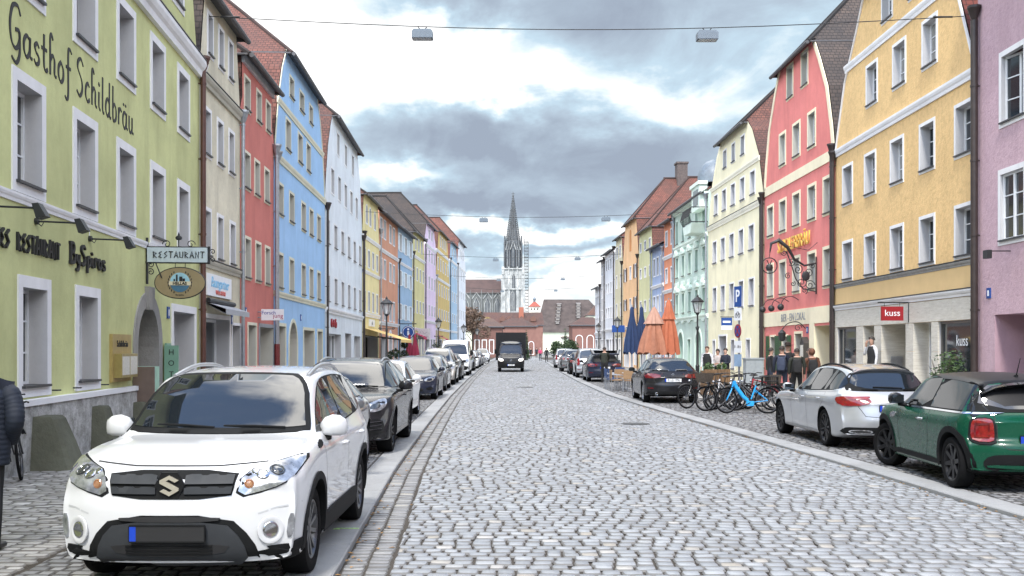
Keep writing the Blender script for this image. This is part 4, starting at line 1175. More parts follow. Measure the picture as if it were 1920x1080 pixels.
 # ---- orange, blue, olive
 def mid(key, label, A, B, col, He, Hr, rows, n, roof, belts, kind='eave', prof=(), hip=5):
  hh = House('R', 'shop_house', label, A, B, col, He, prof, Hr, roof=roof, group=GL, hip=hip, kind=kind)
  for (z0, z1), k in zip(rows, n): hh.windows(even(0.5, hh.L - 0.5, k, 0.95), z0, z1, sw=0.1, rd=0.22, near=False)
  for b in belts: hh.belt(b, b + 0.24, 0.14)
  hh.opening(0.15 * hh.L, 0.55 * hh.L, 0.05, 2.6, 0.5, 'shop', sw=0.1); hh.opening(0.68 * hh.L, 0.9 * hh.L, 0.05, 2.6, 0.5, 'dark', sw=0.1, name='entrance_door')
  hh.pipe(hh.L - 0.1, He - 0.6, M_PIPE_Z)
  hh.finish(); HOUSES[key] = hh
 mid('orange_r', 'narrow bright orange house beside the mint green house', (11.07, 70.75), (10.93, 74.75), wallmat('bright_orange_plaster', (238, 140, 86), 0.86), 10.6, 13.4, [(8.9, 10.05), (6.3, 7.42), (3.9, 5.1)], [2, 2, 2], RT_BROWN, (8.0, 5.6))
 mid('blue_r', 'low periwinkle blue house with dark mansard between orange and olive houses', (10.93, 74.75), (10.75, 79.72), wallmat('periwinkle_plaster', (158, 180, 218), 0.86), 9.3, 12.0, [(7.1, 8.55), (4.4, 5.7)], [3, 3], RT_DARK, (6.2, 3.5))
 mid('olive_r', 'pale olive house with tall brown tiled roof', (10.75, 79.72), (10.52, 86.22), wallmat('pale_olive_plaster', (214, 212, 152), 0.86), 9.6, 15.4, [(9.5, 10.35), (7.35, 8.25), (4.6, 5.6)], [3, 3, 3], RT_RED, (3.5,), 'gable', [(0.3, 11.3)], 3.5)
 # chimneys on the big roofs
 for key, u, y, z0, z1 in (('peach', 4.2, 4.0, 14.5, 17.8), ('peach', 7.5, 8.0, 14.0, 17.4)):
  m = MB(); m.box(u, u + 1.1, y, y + 0.9, z0, z1); m.box(u - 0.08, u + 1.18, y - 0.08, y + 0.98, z1, z1 + 0.15); m.build('chimney', simple('dark_chimney', (0.09, 0.07, 0.065), 0.8, var=0.3), HOUSES[key].root)
 p = HOUSES['peach']
 for u in (1.2 - 0.5, 1.2 + 1.05, p.L - 1.2 - 1.55, p.L - 1.2 + 0.05):
  for z0, z1 in ((7.7, 8.9), (5.1, 6.1)):
   m = MB(); m.box(u, u + 0.45, -0.06, -0.03, z0, z1); m.build('shutter', simple('brown_shutter', (0.07, 0.035, 0.02), 0.6), p.root)
 m = MB(); c = p.L / 2
 m.prism([(c - 0.5, 10.2), (c + 0.5, 10.2)] + [(c + 0.5 * math.cos(PI * k / 10), 11.6 + 0.5 * math.sin(PI * k / 10)) for k in range(11)], -0.02, 0.0); m.build('niche', simple('niche_orange', (0.55, 0.22, 0.06), 0.7), p.root)
right_houses()
def houses_behind():
 """the street goes on behind the camera: these houses shade the foreground and show in the car windows"""
 for side, A, B, col, lab in (('L', (-6.0, -7.0), (-6.74, 12.6), wallmat('lime_plaster', (212, 216, 136)), 'long lime house beside the camera'), ('L', (-6.2, -26), (-6.0, -7.1), wallmat('cream_plaster', (250, 240, 196)), 'cream house behind the camera'),
         ('R', (11.9, -2), (11.9, 20.5), wallmat('mauve_plaster', (210, 172, 192)), 'mauve house beside the camera'), ('R', (11.9, -26), (11.9, -2.1), wallmat('pale_olive_plaster', (214, 212, 152)), 'olive house behind the camera')):
  h = House(side, 'shop_house', lab, A, B, col, 10.5, kind='eave', Hr=15.5, roof=RT_BROWN, group=GL, hip=6)
  n = int(h.L / 2.6)
  for z in (0.9, 4.0, 6.9): h.windows(even(1.0, h.L - 1.0, n, 1.2), z, z + 1.7, sw=0.14, rd=0.26)
  h.finish()
houses_behind()
# ------------------------------------------------------------------ cars
def pchip(xs, ys, x):
 xs = np.asarray(xs, float); ys = np.asarray(ys, float); x = np.asarray(x, float)
 h = np.diff(xs); d = np.diff(ys) / h
 m = np.zeros_like(xs)
 if len(xs) > 2:
  for i in range(1, len(xs) - 1):
   if d[i - 1] * d[i] > 0:
    w1 = 2 * h[i] + h[i - 1]; w2 = h[i] + 2 * h[i - 1]
    m[i] = (w1 + w2) / (w1 / d[i - 1] + w2 / d[i])
 m[0] = d[0]; m[-1] = d[-1]
 i = np.clip(np.searchsorted(xs, x) - 1, 0, len(xs) - 2)
 t = np.clip((x - xs[i]) / h[i], 0, 1)
 h00 = 2 * t ** 3 - 3 * t ** 2 + 1; h10 = t ** 3 - 2 * t ** 2 + t; h01 = -2 * t ** 3 + 3 * t ** 2; h11 = t ** 3 - t ** 2
 return h00 * ys[i] + h10 * h[i] * m[i] + h01 * ys[i + 1] + h11 * h[i] * m[i + 1]
def curve(pts):
 a = [p[0] for p in pts]; b = [p[1] for p in pts]
 return lambda t: pchip(a, b, t)
def paint(name, col, rough=0.28, flake=0.0, coat=1.0):
 if name in MATS: return MATS[name]
 t = NT(name)
 t.set(Roughness=rough, Metallic=flake, Base_Color=tuple(col))
 t.b.inputs['Coat Weight'].default_value = coat * (0.4 if max(col) < 0.05 else 1); t.b.inputs['Coat Roughness'].default_value = 0.03
 if max(col) < 0.07: t.b.inputs['Specular IOR Level'].default_value = 0.2
 c = t.coord()
 f = t.noise(c, 3.0, 5, 0.65)
 t.l(t.mix(t.rng(f, 0.35, 0.75, 0, 0.06 if max(col) > 0.2 else 0.015), tuple(col), (0.16, 0.145, 0.125)), t.b.inputs['Base Color'])
 t.l(t.rng(f, 0.3, 0.8, rough, rough + 0.12), t.b.inputs['Roughness'])
 MATS[name] = t.m
 return t.m
def car_mats():
 g = NT('car_glass'); g.set(Roughness=0.02, Base_Color=(0.010, 0.013, 0.016)); g.b.inputs['IOR'].default_value = 1.85
 pass
 MATS['car_glass'] = g.m
 g = NT('car_glass_side'); g.set(Roughness=0.02, Base_Color=(0.008, 0.010, 0.012)); g.b.inputs['IOR'].default_value = 1.5; MATS['car_glass_side'] = g.m
 t = NT('tyre_rubber'); t.set(Roughness=0.85, Base_Color=(0.009, 0.009, 0.0095)); t.b.inputs['Specular IOR Level'].default_value = 0.1; t.bump(t.noise(t.coord(), 60, 3), 0.3, 0.004); MATS['tyre'] = t.m
 simple('rim_black', (0.010, 0.010, 0.011), 0.4, var=0.1, coat=0.1, spec=0.2)
 simple('rim_silver', (0.42, 0.43, 0.45), 0.3, metal=0.8, var=0.1)
 simple('rim_grey', (0.09, 0.092, 0.1), 0.3, metal=0.6, var=0.1)
 simple('clad_black', (0.011, 0.0115, 0.012), 0.65, var=0.15, spec=0.12)
 simple('seam_dark', (0.015, 0.015, 0.016), 0.7, var=0)
 simple('chrome', (0.62, 0.63, 0.65), 0.12, metal=1.0, var=0.05)
 simple('skid_grey', (0.036, 0.039, 0.043), 0.5, var=0.1, spec=0.2)
 simple('lamp_clear', (0.34, 0.355, 0.38), 0.10, metal=0.55, var=0.55, scale=14, coat=1.0)
 simple('lamp_dark', (0.05, 0.055, 0.06), 0.12, metal=0.3, var=0.3, scale=14, coat=1.0)
 simple('lamp_red', (0.20, 0.006, 0.008), 0.12, var=0.35, scale=18, coat=1.0)
 simple('lamp_red_dark', (0.12, 0.006, 0.008), 0.12, var=0.3, scale=14, coat=1.0)
 simple('lamp_amber', (0.42, 0.22, 0.12), 0.15, metal=0.3, var=0.2, coat=1.0)
 simple('plate_white', (0.72, 0.73, 0.74), 0.4, var=0.04)
 simple('plate_blue', (0.01, 0.05, 0.42), 0.4, var=0.0)
 simple('plate_ink', (0.012, 0.012, 0.015), 0.5, var=0)
 e = NT('headlamp_lit'); e.set(Base_Color=(0.9, 0.9, 0.85)); e.b.inputs['Emission Color'].default_value = (1, 0.95, 0.85, 1); e.b.inputs['Emission Strength'].default_value = 1.6
 MATS['headlamp_lit'] = e.m
car_mats()
MM = MATS
def rpoly(pts, n=2): return smooth_poly([tuple(p) for p in pts], n)
def mirror2(half):
 """close a symmetric (y,z) outline given its y>=0 half from bottom to top"""
 return half + [(-y, z) for y, z in reversed(half)]
class Car:
 def __init__(s, name, label, sp, body_mat, loc, rz, group=None, lod=0, cat='car'):
  s.sp = sp; s.lod = lod; s.mat = body_mat
  s.root = thing(name, label, cat, loc, rz, group)
  L = sp['L']; s.xf = sp['wb'] / 2 + sp['fo']; s.xr = s.xf - L
  s.top = curve(sp['top']); s.belt = curve(sp['belt']); s.wid = curve(sp['wid']); s.rw = curve(sp['rw']); s.low = curve(sp['low'])
  s.fn = curve(sp['fn']); s.rn = curve(sp['rn'])
  s.body()
 def ring(s, t):
  w = float(s.wid(t)); zb = float(s.low(t)); zt = float(s.top(t)); zB = min(float(s.belt(t)), zt - 0.015)
  g = min(1, max(0, (zt - zB) / 0.36)); g = g * g * (3 - 2 * g)
  bul = s.sp.get('bulge', 0.0)
  bw = w * (0.945 - 0.01 * g)
  y6 = (1 - g) * w * 0.78 + g * float(s.rw(t)); z6 = zB + (zt - zB) * ((1 - g) * 0.55 + g * 0.90)
  H = zB - zb
  P = [(0, zb), (w * 0.7, zb), (w * 0.93, zb + 0.015), (w * 0.965, zb + 0.07), (w * (0.985 + bul), zb + H * 0.40), (w, zb + H * 0.66), (w * 0.992, zb + H * 0.85), (bw, zB)]
  for q in (0.33, 0.66):
   P.append((bw + (y6 - bw) * q + 0.012 * g * math.sin(PI * q), zB + (z6 - zB) * q))
  P += [(y6, z6), (y6 * 0.86, z6 + (zt - z6) * 0.45), (y6 * 0.5, z6 + (zt - z6) * 0.86), (0, zt)]
  return P
 def deform(s, t, y, z):
  L = s.sp['L']; w = max(float(s.wid(t)), 0.05)
  x = s.xf - t
  a = max(0.0, 1 - t / 0.95) ** 1.6
  if a > 0: x -= a * (float(s.fn(z)) + s.sp['cf'] * (y / w) ** 2 * (1 + 0.6 * (y / w) ** 4))
  b = max(0.0, 1 - (L - t) / 0.95) ** 1.6
  if b > 0: x += b * (float(s.rn(z)) + s.sp['cr'] * (y / w) ** 2 * (1 + 0.6 * (y / w) ** 4))
  return x
 def body(s):
  sp = s.sp; L = sp['L']; lod = s.lod
  ts = sorted(set([0, .012, .03, .06, .1, .15, .21, .28] + [L - v for v in (0, .012, .03, .06, .1, .15, .21, .28)] +
      list(np.round(np.arange(0.36, L - 0.3, 0.075 if lod == 0 else 0.13), 3)) + [p[0] for p in sp['top'] if 0.25 < p[0] < L - 0.25]))
  ns = 3 if lod else 4
  rings = []
  for t in ts:
   P = s.ring(t); k = len(P); u = np.arange(k)
   uu = np.linspace(0, k - 1, (k - 1) * ns + 1)
   ys = pchip(u, [p[0] for p in P], uu); zs = pchip(u, [p[1] for p in P], uu)
   rings.append(list(zip(ys, zs)))
  k = len(rings[0])
  V = []; idx = []
  for t, R in zip(ts, rings):
   row = []
   full = R + [(-y, z) for y, z in R[-2:0:-1]]
   for y, z in full:
    row.append(len(V)); V.append((s.deform(t, y, z), y, z))
   idx.append(row)
  n = len(idx[0]); F = []
  for a, b in zip(idx[:-1], idx[1:]):
   for j in range(n):
    j2 = (j + 1) % n
    F.append((a[j], a[j2], b[j2], b[j]))
  # front and rear closing grids
  nc = 10 if lod else 14
  for t, row, R, fl in ((0, idx[0], rings[0], False), (L, idx[-1], rings[-1], True)):
   prev = None
   for j in range(k):
    y, z = R[j]
    lj = row[j]; rj = row[(n - j) % n]
    if j in (0, k - 1): line = [lj] * (nc + 1)
    else:
     line = [lj]
     for q in range(1, nc):
      yy = y * (1 - 2 * q / nc)
      line.append(len(V)); V.append((s.deform(t, yy, z), yy, z))
     line.append(rj)
    if prev is not None:
     for q in range(nc):
      f = []
      for v in (prev[q], prev[q + 1], line[q + 1], line[q]):
       if v not in f: f.append(v)
      if len(f) >= 3: F.append(tuple(f) if not fl else tuple(f[::-1]))
    prev = line
  me = bpy.data.meshes.new('body')
  me.from_pydata(V, [], F)
  bm = bmesh.new(); bm.from_mesh(me)
  bmesh.ops.remove_doubles(bm, verts=bm.verts, dist=1e-5)
  bmesh.ops.recalc_face_normals(bm, faces=bm.faces)
  if sum(f.normal.z * f.calc_area() for f in bm.faces if f.calc_center_median().z > 0.9) < 0: bmesh.ops.reverse_faces(bm, faces=bm.faces)
  bm.to_mesh(me)
  s.bvh = BVHTree.FromBMesh(bm); bm.free()
  me.materials.append(s.mat); me.materials.append(MM['clad_black'])
  o = link_mesh('body', me)
  # wheel arches
  ra = sp.get('ra', sp['r'] + 0.055); W = max(p[1] for p in sp['wid'])
  cut = MB()
  for x in (sp['wb'] / 2, -sp['wb'] / 2):
   for sg in (1, -1):
    pr = [(ra, sg * (W - 0.30)), (ra, sg * (W + 0.2))]
    if sg < 0: pr = pr[::-1]
    cut.lathe(pr, 32 if lod == 0 else 20, 0, (x, 0, sp['r'] + 0.01), 'y')
  cm = cut.mesh('arch_cut', [MM['clad_black']], fix=True)
  co = link_mesh('arch_cut', cm)
  md = o.modifiers.new('b', 'BOOLEAN'); md.operation = 'DIFFERENCE'; md.object = co; md.solver = 'EXACT'
  try: md.material_mode = 'TRANSFER'
  except Exception: pass
  dg = bpy.context.evaluated_depsgraph_get()
  m2 = bpy.data.meshes.new_from_object(o.evaluated_get(dg))
  o.modifiers.clear()
  if len(m2.polygons) > len(me.polygons) * 0.5: o.data = m2
  bpy.data.objects.remove(co)
  o.data.polygons.foreach_set('use_smooth', [True] * len(o.data.polygons))
  o.data.set_sharp_from_angle(angle=math.radians(32))
  o.parent = s.root
  s.body_o = o
 # ---- surface patches
 def hit(s, axis, p, side=1):
  if axis == 'S': o, d = Vector((p[0], 3 * side, p[1])), Vector((0, -side, 0))
  elif axis == 'F': o, d = Vector((6, p[0], p[1])), Vector((-1, 0, 0))
  elif axis == 'R': o, d = Vector((-7, p[0], p[1])), Vector((1, 0, 0))
  else: o, d = Vector((p[0], p[1], 5)), Vector((0, 0, -1))
  h, nrm, _, _ = s.bvh.ray_cast(o, d)
  if h is None:
   q = {'S': Vector((p[0], side * 0.8, p[1])), 'F': Vector((s.xf, p[0], p[1])), 'R': Vector((s.xr, p[0], p[1])), 'T': Vector((p[0], p[1], 1.4))}[axis]
   h, nrm, _, _ = s.bvh.find_nearest(q)
  if nrm.dot(d) > 0: nrm = -nrm
  return h, nrm
 def patch(s, name, poly, axis, mat, off=0.005, side=1, res=0.07, skirt=0.02, parent=None, sm=60):
  if s.lod: res = max(res, 0.12)
  # resample the outline
  out = []
  k = len(poly)
  for i in range(k):
   a, b = poly[i], poly[(i + 1) % k]
   n = max(1, int(math.hypot(b[0] - a[0], b[1] - a[1]) / res))
   out += [(a[0] + (b[0] - a[0]) * j / n, a[1] + (b[1] - a[1]) * j / n) for j in range(n)]
  vs, tris = triangulate(out, (), res)
  m = MB(); P = []; Q = []
  for v in vs:
   h, nn = s.hit(axis, v, side)
   P.append(h + nn * off); Q.append(h - nn * skirt)
  m.add(P, tris)
  n = len(out)
  b = len(P)
  m.add([P[i] for i in range(n)] + [Q[i] for i in range(n)], [(i, (i + 1) % n, n + (i + 1) % n, n + i) for i in range(n)])
  me = m.mesh(name, [mat], None, True)
  # outward normals
  ref = {'S': Vector((0, side, 0)), 'F': Vector((1, 0, 0)), 'R': Vector((-1, 0, 0)), 'T': Vector((0, 0, 1))}[axis]
  tot = sum(me.polygons[i].normal.dot(ref) * me.polygons[i].area for i in range(len(tris)))
  if tot < 0: me.flip_normals()
  me.polygons.foreach_set('use_smooth', [True] * len(me.polygons)); me.set_sharp_from_angle(angle=math.radians(sm))
  return link_mesh(name, me, parent or s.root)
 def both(s, name, poly, mat, **kw):
  return [s.patch(name, poly, 'S', mat, side=1, **kw), s.patch(name, poly, 'S', mat, side=-1, **kw)]
 def seam(s, name, pts, axis, w=0.007, side=1, mat=None, off=0.0015, parent=None):
  L = []; R = []
  for i, p in enumerate(pts):
   a = pts[max(i - 1, 0)]; b = pts[min(i + 1, len(pts) - 1)]
   dx, dz = b[0] - a[0], b[1] - a[1]; ln = math.hypot(dx, dz) or 1
   L.append((p[0] - dz / ln * w / 2, p[1] + dx / ln * w / 2)); R.append((p[0] + dz / ln * w / 2, p[1] - dx / ln * w / 2))
  m = MB(); n = 0
  dense = []
  for (l0, r0, l1, r1) in zip(L[:-1], R[:-1], L[1:], R[1:]):
   k = max(1, int(math.hypot(l1[0] - l0[0], l1[1] - l0[1]) / 0.05))
   for j in range(k):
    t = j / k
    dense.append(((l0[0] + (l1[0] - l0[0]) * t, l0[1] + (l1[1] - l0[1]) * t), (r0[0] + (r1[0] - r0[0]) * t, r0[1] + (r1[1] - r0[1]) * t)))
  dense.append((L[-1], R[-1]))
  V = []
  for a, b in dense:
   for p in (a, b):
    h, nn = s.hit(axis, p, side); V.append(h + nn * off)
  m.add(V, [(2 * i, 2 * i + 1, 2 * i + 3, 2 * i + 2) for i in range(len(dense) - 1)])
  return m.build(name, mat or MM['seam_dark'], parent or s.body_o)
 def T(s, t): return s.xf - t
 def tz(s, pts): return [(s.xf - t, z) for t, z in pts]
 # ---- wheels
 def wheels(s, rim='rim_black', spokes=5, double=True, steer=0.0, lodn=None):
  sp = s.sp; r = sp['r']; tw = sp.get('tw', 0.215); W = max(p[1] for p in sp['wid'])
  key = ('wheel', r, tw, rim, spokes, double, s.lod)
  if key not in WIN_CACHE:
   n = 36 if s.lod == 0 else 18
   rr = r * sp.get('rimf', 0.72); h = tw / 2
   ty = MB()
   ty.lathe([(rr - 0.01, -h * 0.8), (rr + 0.008, -h * 0.92), (rr + (r - rr) * 0.5, -h * 1.0), (r * 0.965, -h * 0.92), (r * 0.995, -h * 0.7), (r, -h * 0.3), (r, h * 0.3), (r * 0.995, h * 0.7), (r * 0.965, h * 0.92),
       (rr + (r - rr) * 0.5, h * 1.0), (rr + 0.008, h * 0.92), (rr - 0.01, h * 0.8)], n, 0, axis='y', cap=False)
   tm = ty.mesh('tyre', [MM['tyre']], 35, True)
   rm = MB()
   rm.lathe([(rr + 0.004, h * 0.86), (rr - 0.012, h * 0.88), (rr - 0.03, h * 0.7), (rr - 0.045, h * 0.1), (rr - 0.05, -h * 0.7)], n, 0, axis='y', cap=False)
   rm.lathe([(0.0, h * 0.74), (0.03, h * 0.73), (0.06, h * 0.62), (0.075, h * 0.4), (0.075, h * 0.1)], 14, 0, axis='y', cap=False)
   for k in range(spokes):
    for d in ((-1, 1) if double else (0,)):
     a = 2 * PI * k / spokes
     M = Matrix.Rotation(-a, 4, 'Y')
     x0, x1 = 0.045, rr - 0.018
     w0, w1 = (0.016, 0.017) if double else (0.030, 0.024)
     o0, o1 = (0.016 * d, 0.062 * d * (r / 0.33) * (5 / spokes)) if double else (0, 0)
     y0, y1 = h * 0.66, h * 0.82
     v = []
     for x, w, o, y in ((x0, w0, o0, y0), (x1, w1, o1, y1)):
      v += [(x, y, o - w), (x, y, o + w), (x, y - 0.045, o + w * 1.3), (x, y - 0.045, o - w * 1.3)]
     rm.add([M @ Vector(p) for p in v], [(0, 1, 2, 3), (7, 6, 5, 4), (0, 4, 5, 1), (1, 5, 6, 2), (2, 6, 7, 3), (3, 7, 4, 0)])
   rmm = rm.mesh('rim', [MM[rim]], 35, True)
   dk = MB(); dk.lathe([(0.0, 0.0), (rr * 0.72, 0.0), (rr * 0.72, -0.02), (rr - 0.03, -0.03), (rr - 0.03, -h * 0.6)], 20, 0, axis='y')
   dm = dk.mesh('brake_disc', [MM['rim_grey'] if s.lod == 0 else MM['seam_dark']], 35, True)
   WIN_CACHE[key] = (tm, rmm, dm)
  tm, rmm, dm = WIN_CACHE[key]
  for x, fr in ((sp['wb'] / 2, 1), (-sp['wb'] / 2, 0)):
   for sg in (1, -1):
    e = bpy.data.objects.new('wheel', tm); COL.objects.link(e); e.parent = s.root
    e.location = (x, sg * (W - tw / 2 - sp.get('inset', 0.035)), r)
    e.rotation_euler = (0, random.uniform(0, 1.2), (0 if sg > 0 else PI) + (steer if fr else 0))
    link_mesh('rim', rmm, e); link_mesh('brake_disc', dm, e)
 def mirror(s, t, z, mat, w=0.26, out=0.14, h=0.17, y=None):
  sp = s.sp; yb = y or float(s.wid(t)) * 0.93
  for sg in (1, -1):
   m = MB()
   prof = [(-1, 0), (-0.92, .45), (-0.6, .85), (-.1, 1), (.45, .96), (.85, .7), (1, .2)]
   n = 12; c = Vector((s.xf - t, sg * (yb + out), z))
   V = []; rows = []
   for k, (u, rr) in enumerate(prof):
    row = []
    for j in range(n):
     a = 2 * PI * j / n
     ca, sa = math.cos(a), math.sin(a)
     q = abs(ca) ** 0.6 * (1 if ca > 0 else -1); q2 = abs(sa) ** 0.6 * (1 if sa > 0 else -1)
     row.append(len(V)); V.append((c.x - 0.02 + q * 0.085 * rr - 0.03 * (u > .2) * u, c.y + u * w / 2 * sg, c.z + q2 * h / 2 * rr + 0.02 * (1 - u * u)))
    rows.append(row)
   F = []
   for a, b in zip(rows[:-1], rows[1:]):
    for j in range(n): F.append((a[j], a[(j + 1) % n], b[(j + 1) % n], b[j]))
   F.append(tuple(rows[-1]))
   m.add(V, F)
   o = m.build('mirror', mat, s.root, 50, fix=True)
   a = MB(); a.tube([(c.x - 0.02, sg * (yb - 0.06), z - h * 0.52), (c.x, sg * (yb + out * 0.7), z - h * 0.42)], [0.035, 0.025], 8); a.build('mirror_arm', MM['clad_black'], o, 50)
   g = MB(); g.cbox((c.x - 0.115, c.y, c.z + 0.01), (0.012, w * 0.78, h * 0.72)); g.build('mirror_glass', MM['car_glass'], o)
 def plate(s, axis, z, text=None, w=0.52, h=0.11, y=0.0, off=0.014):
  sg = 1 if axis == 'F' else -1
  hp, nn = s.hit(axis, (y, z)); h2, _ = s.hit(axis, (y + w / 2, z))
  x = max(hp.x * sg, h2.x * sg) * sg + sg * off
  m = MB(); m.box(min(x, x - sg * 0.02), max(x, x - sg * 0.02), y - w / 2, y + w / 2, z - h / 2, z + h / 2)
  o = m.build('number_plate', MM['plate_white'], s.root)
  b = MB(); yb = y - sg * w / 2   # blue strip on the reader's left
  yl = sorted([-sg * -1 * 0, 0])
  left = y - sg * (-1) * w / 2 * (-1) if False else (y + (w / 2 if axis == 'R' else -w / 2) * (1 if axis == 'R' else 1))
  ya, yc = (left - 0.045, left) if axis == 'R' else (left, left + 0.045)
  xx = x + sg * 0.001
  b.box(min(xx, xx - sg * 0.004), max(xx, xx - sg * 0.004), ya, yc, z - h / 2, z + h / 2); b.build('country_strip', MM['plate_blue'], o)
  f = MB()
  for (a, c_, zz, z2) in ((y - w / 2, y + w / 2, z + h / 2 - 0.004, z + h / 2 + 0.006), (y - w / 2, y + w / 2, z - h / 2 - 0.006, z - h / 2 + 0.004), (y - w / 2 - 0.006, y - w / 2, z - h / 2, z + h / 2), (y + w / 2, y + w / 2 + 0.006, z - h / 2, z + h / 2)):
   f.box(min(x + sg * 0.003, x - sg * 0.02), max(x + sg * 0.003, x - sg * 0.02), a, c_, zz, z2)
  f.build('plate_frame', MM['clad_black'], o)
  if text:
   me = text_mesh(text, h * 0.95, 0.003, MM['plate_ink'], xs=0.8)
   t = link_mesh('plate_lettering', me, o, (x + sg * 0.003, y + (-0.02 if axis == 'R' else 0.02) * 1, z), (0, 0, PI / 2 if axis == 'F' else -PI / 2))
  return o
def profile(L, H, z0, z1, t1, t2, t3, z3, t4, z4, z5, belt0, belt1, belt2, W, rw, low=0.24, hood_mid=None, roof_peak=0.45, wf=0.80, wr=0.84):
 """standard set of curves: nose z0, cowl (t1,z1), roof front t2, roof end (t3,z3), tail base (t4,z4), tail end z5"""
 return dict(
  top=[(0, z0), (0.05, z0 + (z1 - z0) * 0.30), (0.16, z0 + (z1 - z0) * 0.52), (t1 * 0.55, hood_mid or (z0 + (z1 - z0) * 0.85)), (t1, z1), (t1 + (t2 - t1) * 0.5, z1 + (H - 0.05 - z1) * 0.56), (t2, H - 0.05), (t2 + (t3 - t2) * roof_peak, H), (t3, z3), (t3 + (t4 - t3) * 0.55, z3 + (z4 - z3) * 0.52), (t4, z4), (L, z5)],
  belt=[(0, z0 - 0.06), (0.12, belt0 - 0.06), (0.4, belt0), (t1, belt1), (t3, belt2), (min(t4, L - 0.1), min(z4 - 0.02, belt2)), (L, z5 - 0.06)],
  wid=[(0, W / 2 * wf), (0.04, W / 2 * (wf + 0.07)), (0.12, W / 2 * 0.945), (0.32, W / 2 * 0.985), (0.7, W / 2), (L - 0.9, W / 2), (L - 0.3, W / 2 * 0.975), (L - 0.1, W / 2 * 0.93), (L - 0.03, W / 2 * (wr + 0.05)), (L, W / 2 * wr)],
  rw=[(0, rw + 0.06), (t1, rw + 0.06), (t2, rw), (t3, rw - 0.03), (L, rw - 0.06)],
  low=[(0, low + 0.03), (0.3, low), (L - 0.5, low), (L, low + 0.08)], L=L)
def side_glass(c, pts, cuts, pad=0.03, lw=0.0):
 """black window band with separate panes; pts = list (t,z) outline; cuts = t positions of pillars"""
 poly = c.tz(pts)
 for sd in (1, -1):
  base = c.patch('window_band', rpoly(poly, 2), 'S', MM['clad_black'], off=0.003, side=sd, res=0.08)
  ts = [p[0] for p in pts]
  edges = [min(ts)] + list(cuts) + [max(ts)]
  for a, b in zip(edges[:-1], edges[1:]):
   a2 = a + 0.02; b2 = b - 0.02
   # clip outline to the strip a2..b2
   cl = []
   k = len(pts)
   inner = shrink(pts, 0.018)
   for lim, sgn in ((a2, 1), (b2, -1)):
    nxt = []
    src = inner if not cl else cl
    if lim == b2 and not cl: src = inner
    for i in range(len(src)):
     p, q = src[i], src[(i + 1) % len(src)]
     ip = (p[0] - lim) * sgn >= 0; iq = (q[0] - lim) * sgn >= 0
     if ip: nxt.append(p)
     if ip != iq:
      t = (lim - p[0]) / (q[0] - p[0]); nxt.append((lim, p[1] + (q[1] - p[1]) * t))
    cl = nxt
   if len(cl) >= 3:
    c.patch('side_window', smooth_poly(c.tz(cl), 1) if c.lod == 0 else c.tz(cl), 'S', MM['car_glass_side'], off=0.007, side=sd, res=0.08)
def shrink(pts, d):
 cx = sum(p[0] for p in pts) / len(pts); cz = sum(p[1] for p in pts) / len(pts)
 w = (max(p[0] for p in pts) - min(p[0] for p in pts)) / 2; h = (max(p[1] for p in pts) - min(p[1] for p in pts)) / 2
 return [(cx + (x - cx) * (1 - d / w), cz + (z - cz) * (1 - d / h)) for x, z in pts]
def arch_trim(c, w=0.06, mat=None, a0=-12, a1=192, off=0.012):
 sp = c.sp; ra = sp.get('ra', sp['r'] + 0.055)
 for x in (sp['wb'] / 2, -sp['wb'] / 2):
  for sd in (1, -1):
   n = 24
   A = [math.radians(a0 + (a1 - a0) * k / n) for k in range(n + 1)]
   zc = sp['r'] + 0.01
   poly = [(x + (ra - 0.004) * math.cos(a), zc + (ra - 0.004) * math.sin(a)) for a in A] + [(x + (ra + w) * math.cos(a), zc + (ra + w) * math.sin(a)) for a in reversed(A)]
   c.patch('arch_trim', poly, 'S', mat or MM['clad_black'], off=off, side=sd, res=0.06, skirt=0.03)
def handles(c, pts, mat):
 for t, z in pts:
  for sd in (1, -1):
   h, n = c.hit('S', (c.xf - t, z), sd)
   m = MB(); m.tube([(h.x + 0.085, h.y - 0.0 * sd, z), (h.x + 0.06, h.y + 0.03 * sd, z), (h.x - 0.06, h.y + 0.03 * sd, z), (h.x - 0.085, h.y, z)], [0.012, 0.016, 0.016, 0.012], 8)
   m.build('door_handle', mat, c.root, 50)
def rails(c, t0, t1, mat, y=None, h=0.045):
 for sd in (1, -1):
  pts = []
  for k in range(9):
   t = t0 + (t1 - t0) * k / 8
   yy = float(c.rw(t)) * 0.93
   p, _ = c.hit('T', (c.xf - t, sd * yy))
   lift = h * min(1, 3.2 * min(k, 8 - k) / 8 + 0.0)
   pts.append((p.x, p.y, p.z + lift))
  m = MB(); m.tube(pts, 0.019, 8); m.build('roof_rail', mat, c.root, 50)
def doors(c, lines, sill=None):
 for ln in lines:
  for sd in (1, -1): c.seam('door_seam', c.tz(ln), 'S', side=sd)
def wiper(c, y0, y1, z0, z1, axis='F', name='wiper'):
 a, n = c.hit(axis, (y0, z0)); b, n2 = c.hit(axis, (y1, z1))
 m = MB(); mid = (a + b) / 2; hm, nm = c.hit(axis, (mid.y, mid.z))
 m.tube([a + n * 0.02, hm + nm * 0.025, b + n2 * 0.015], 0.010, 6); m.build(name, MM['clad_black'], c.root)
CARS_L = 'cars parked along the left kerb'
CARS_R = 'cars parked along the right kerb'
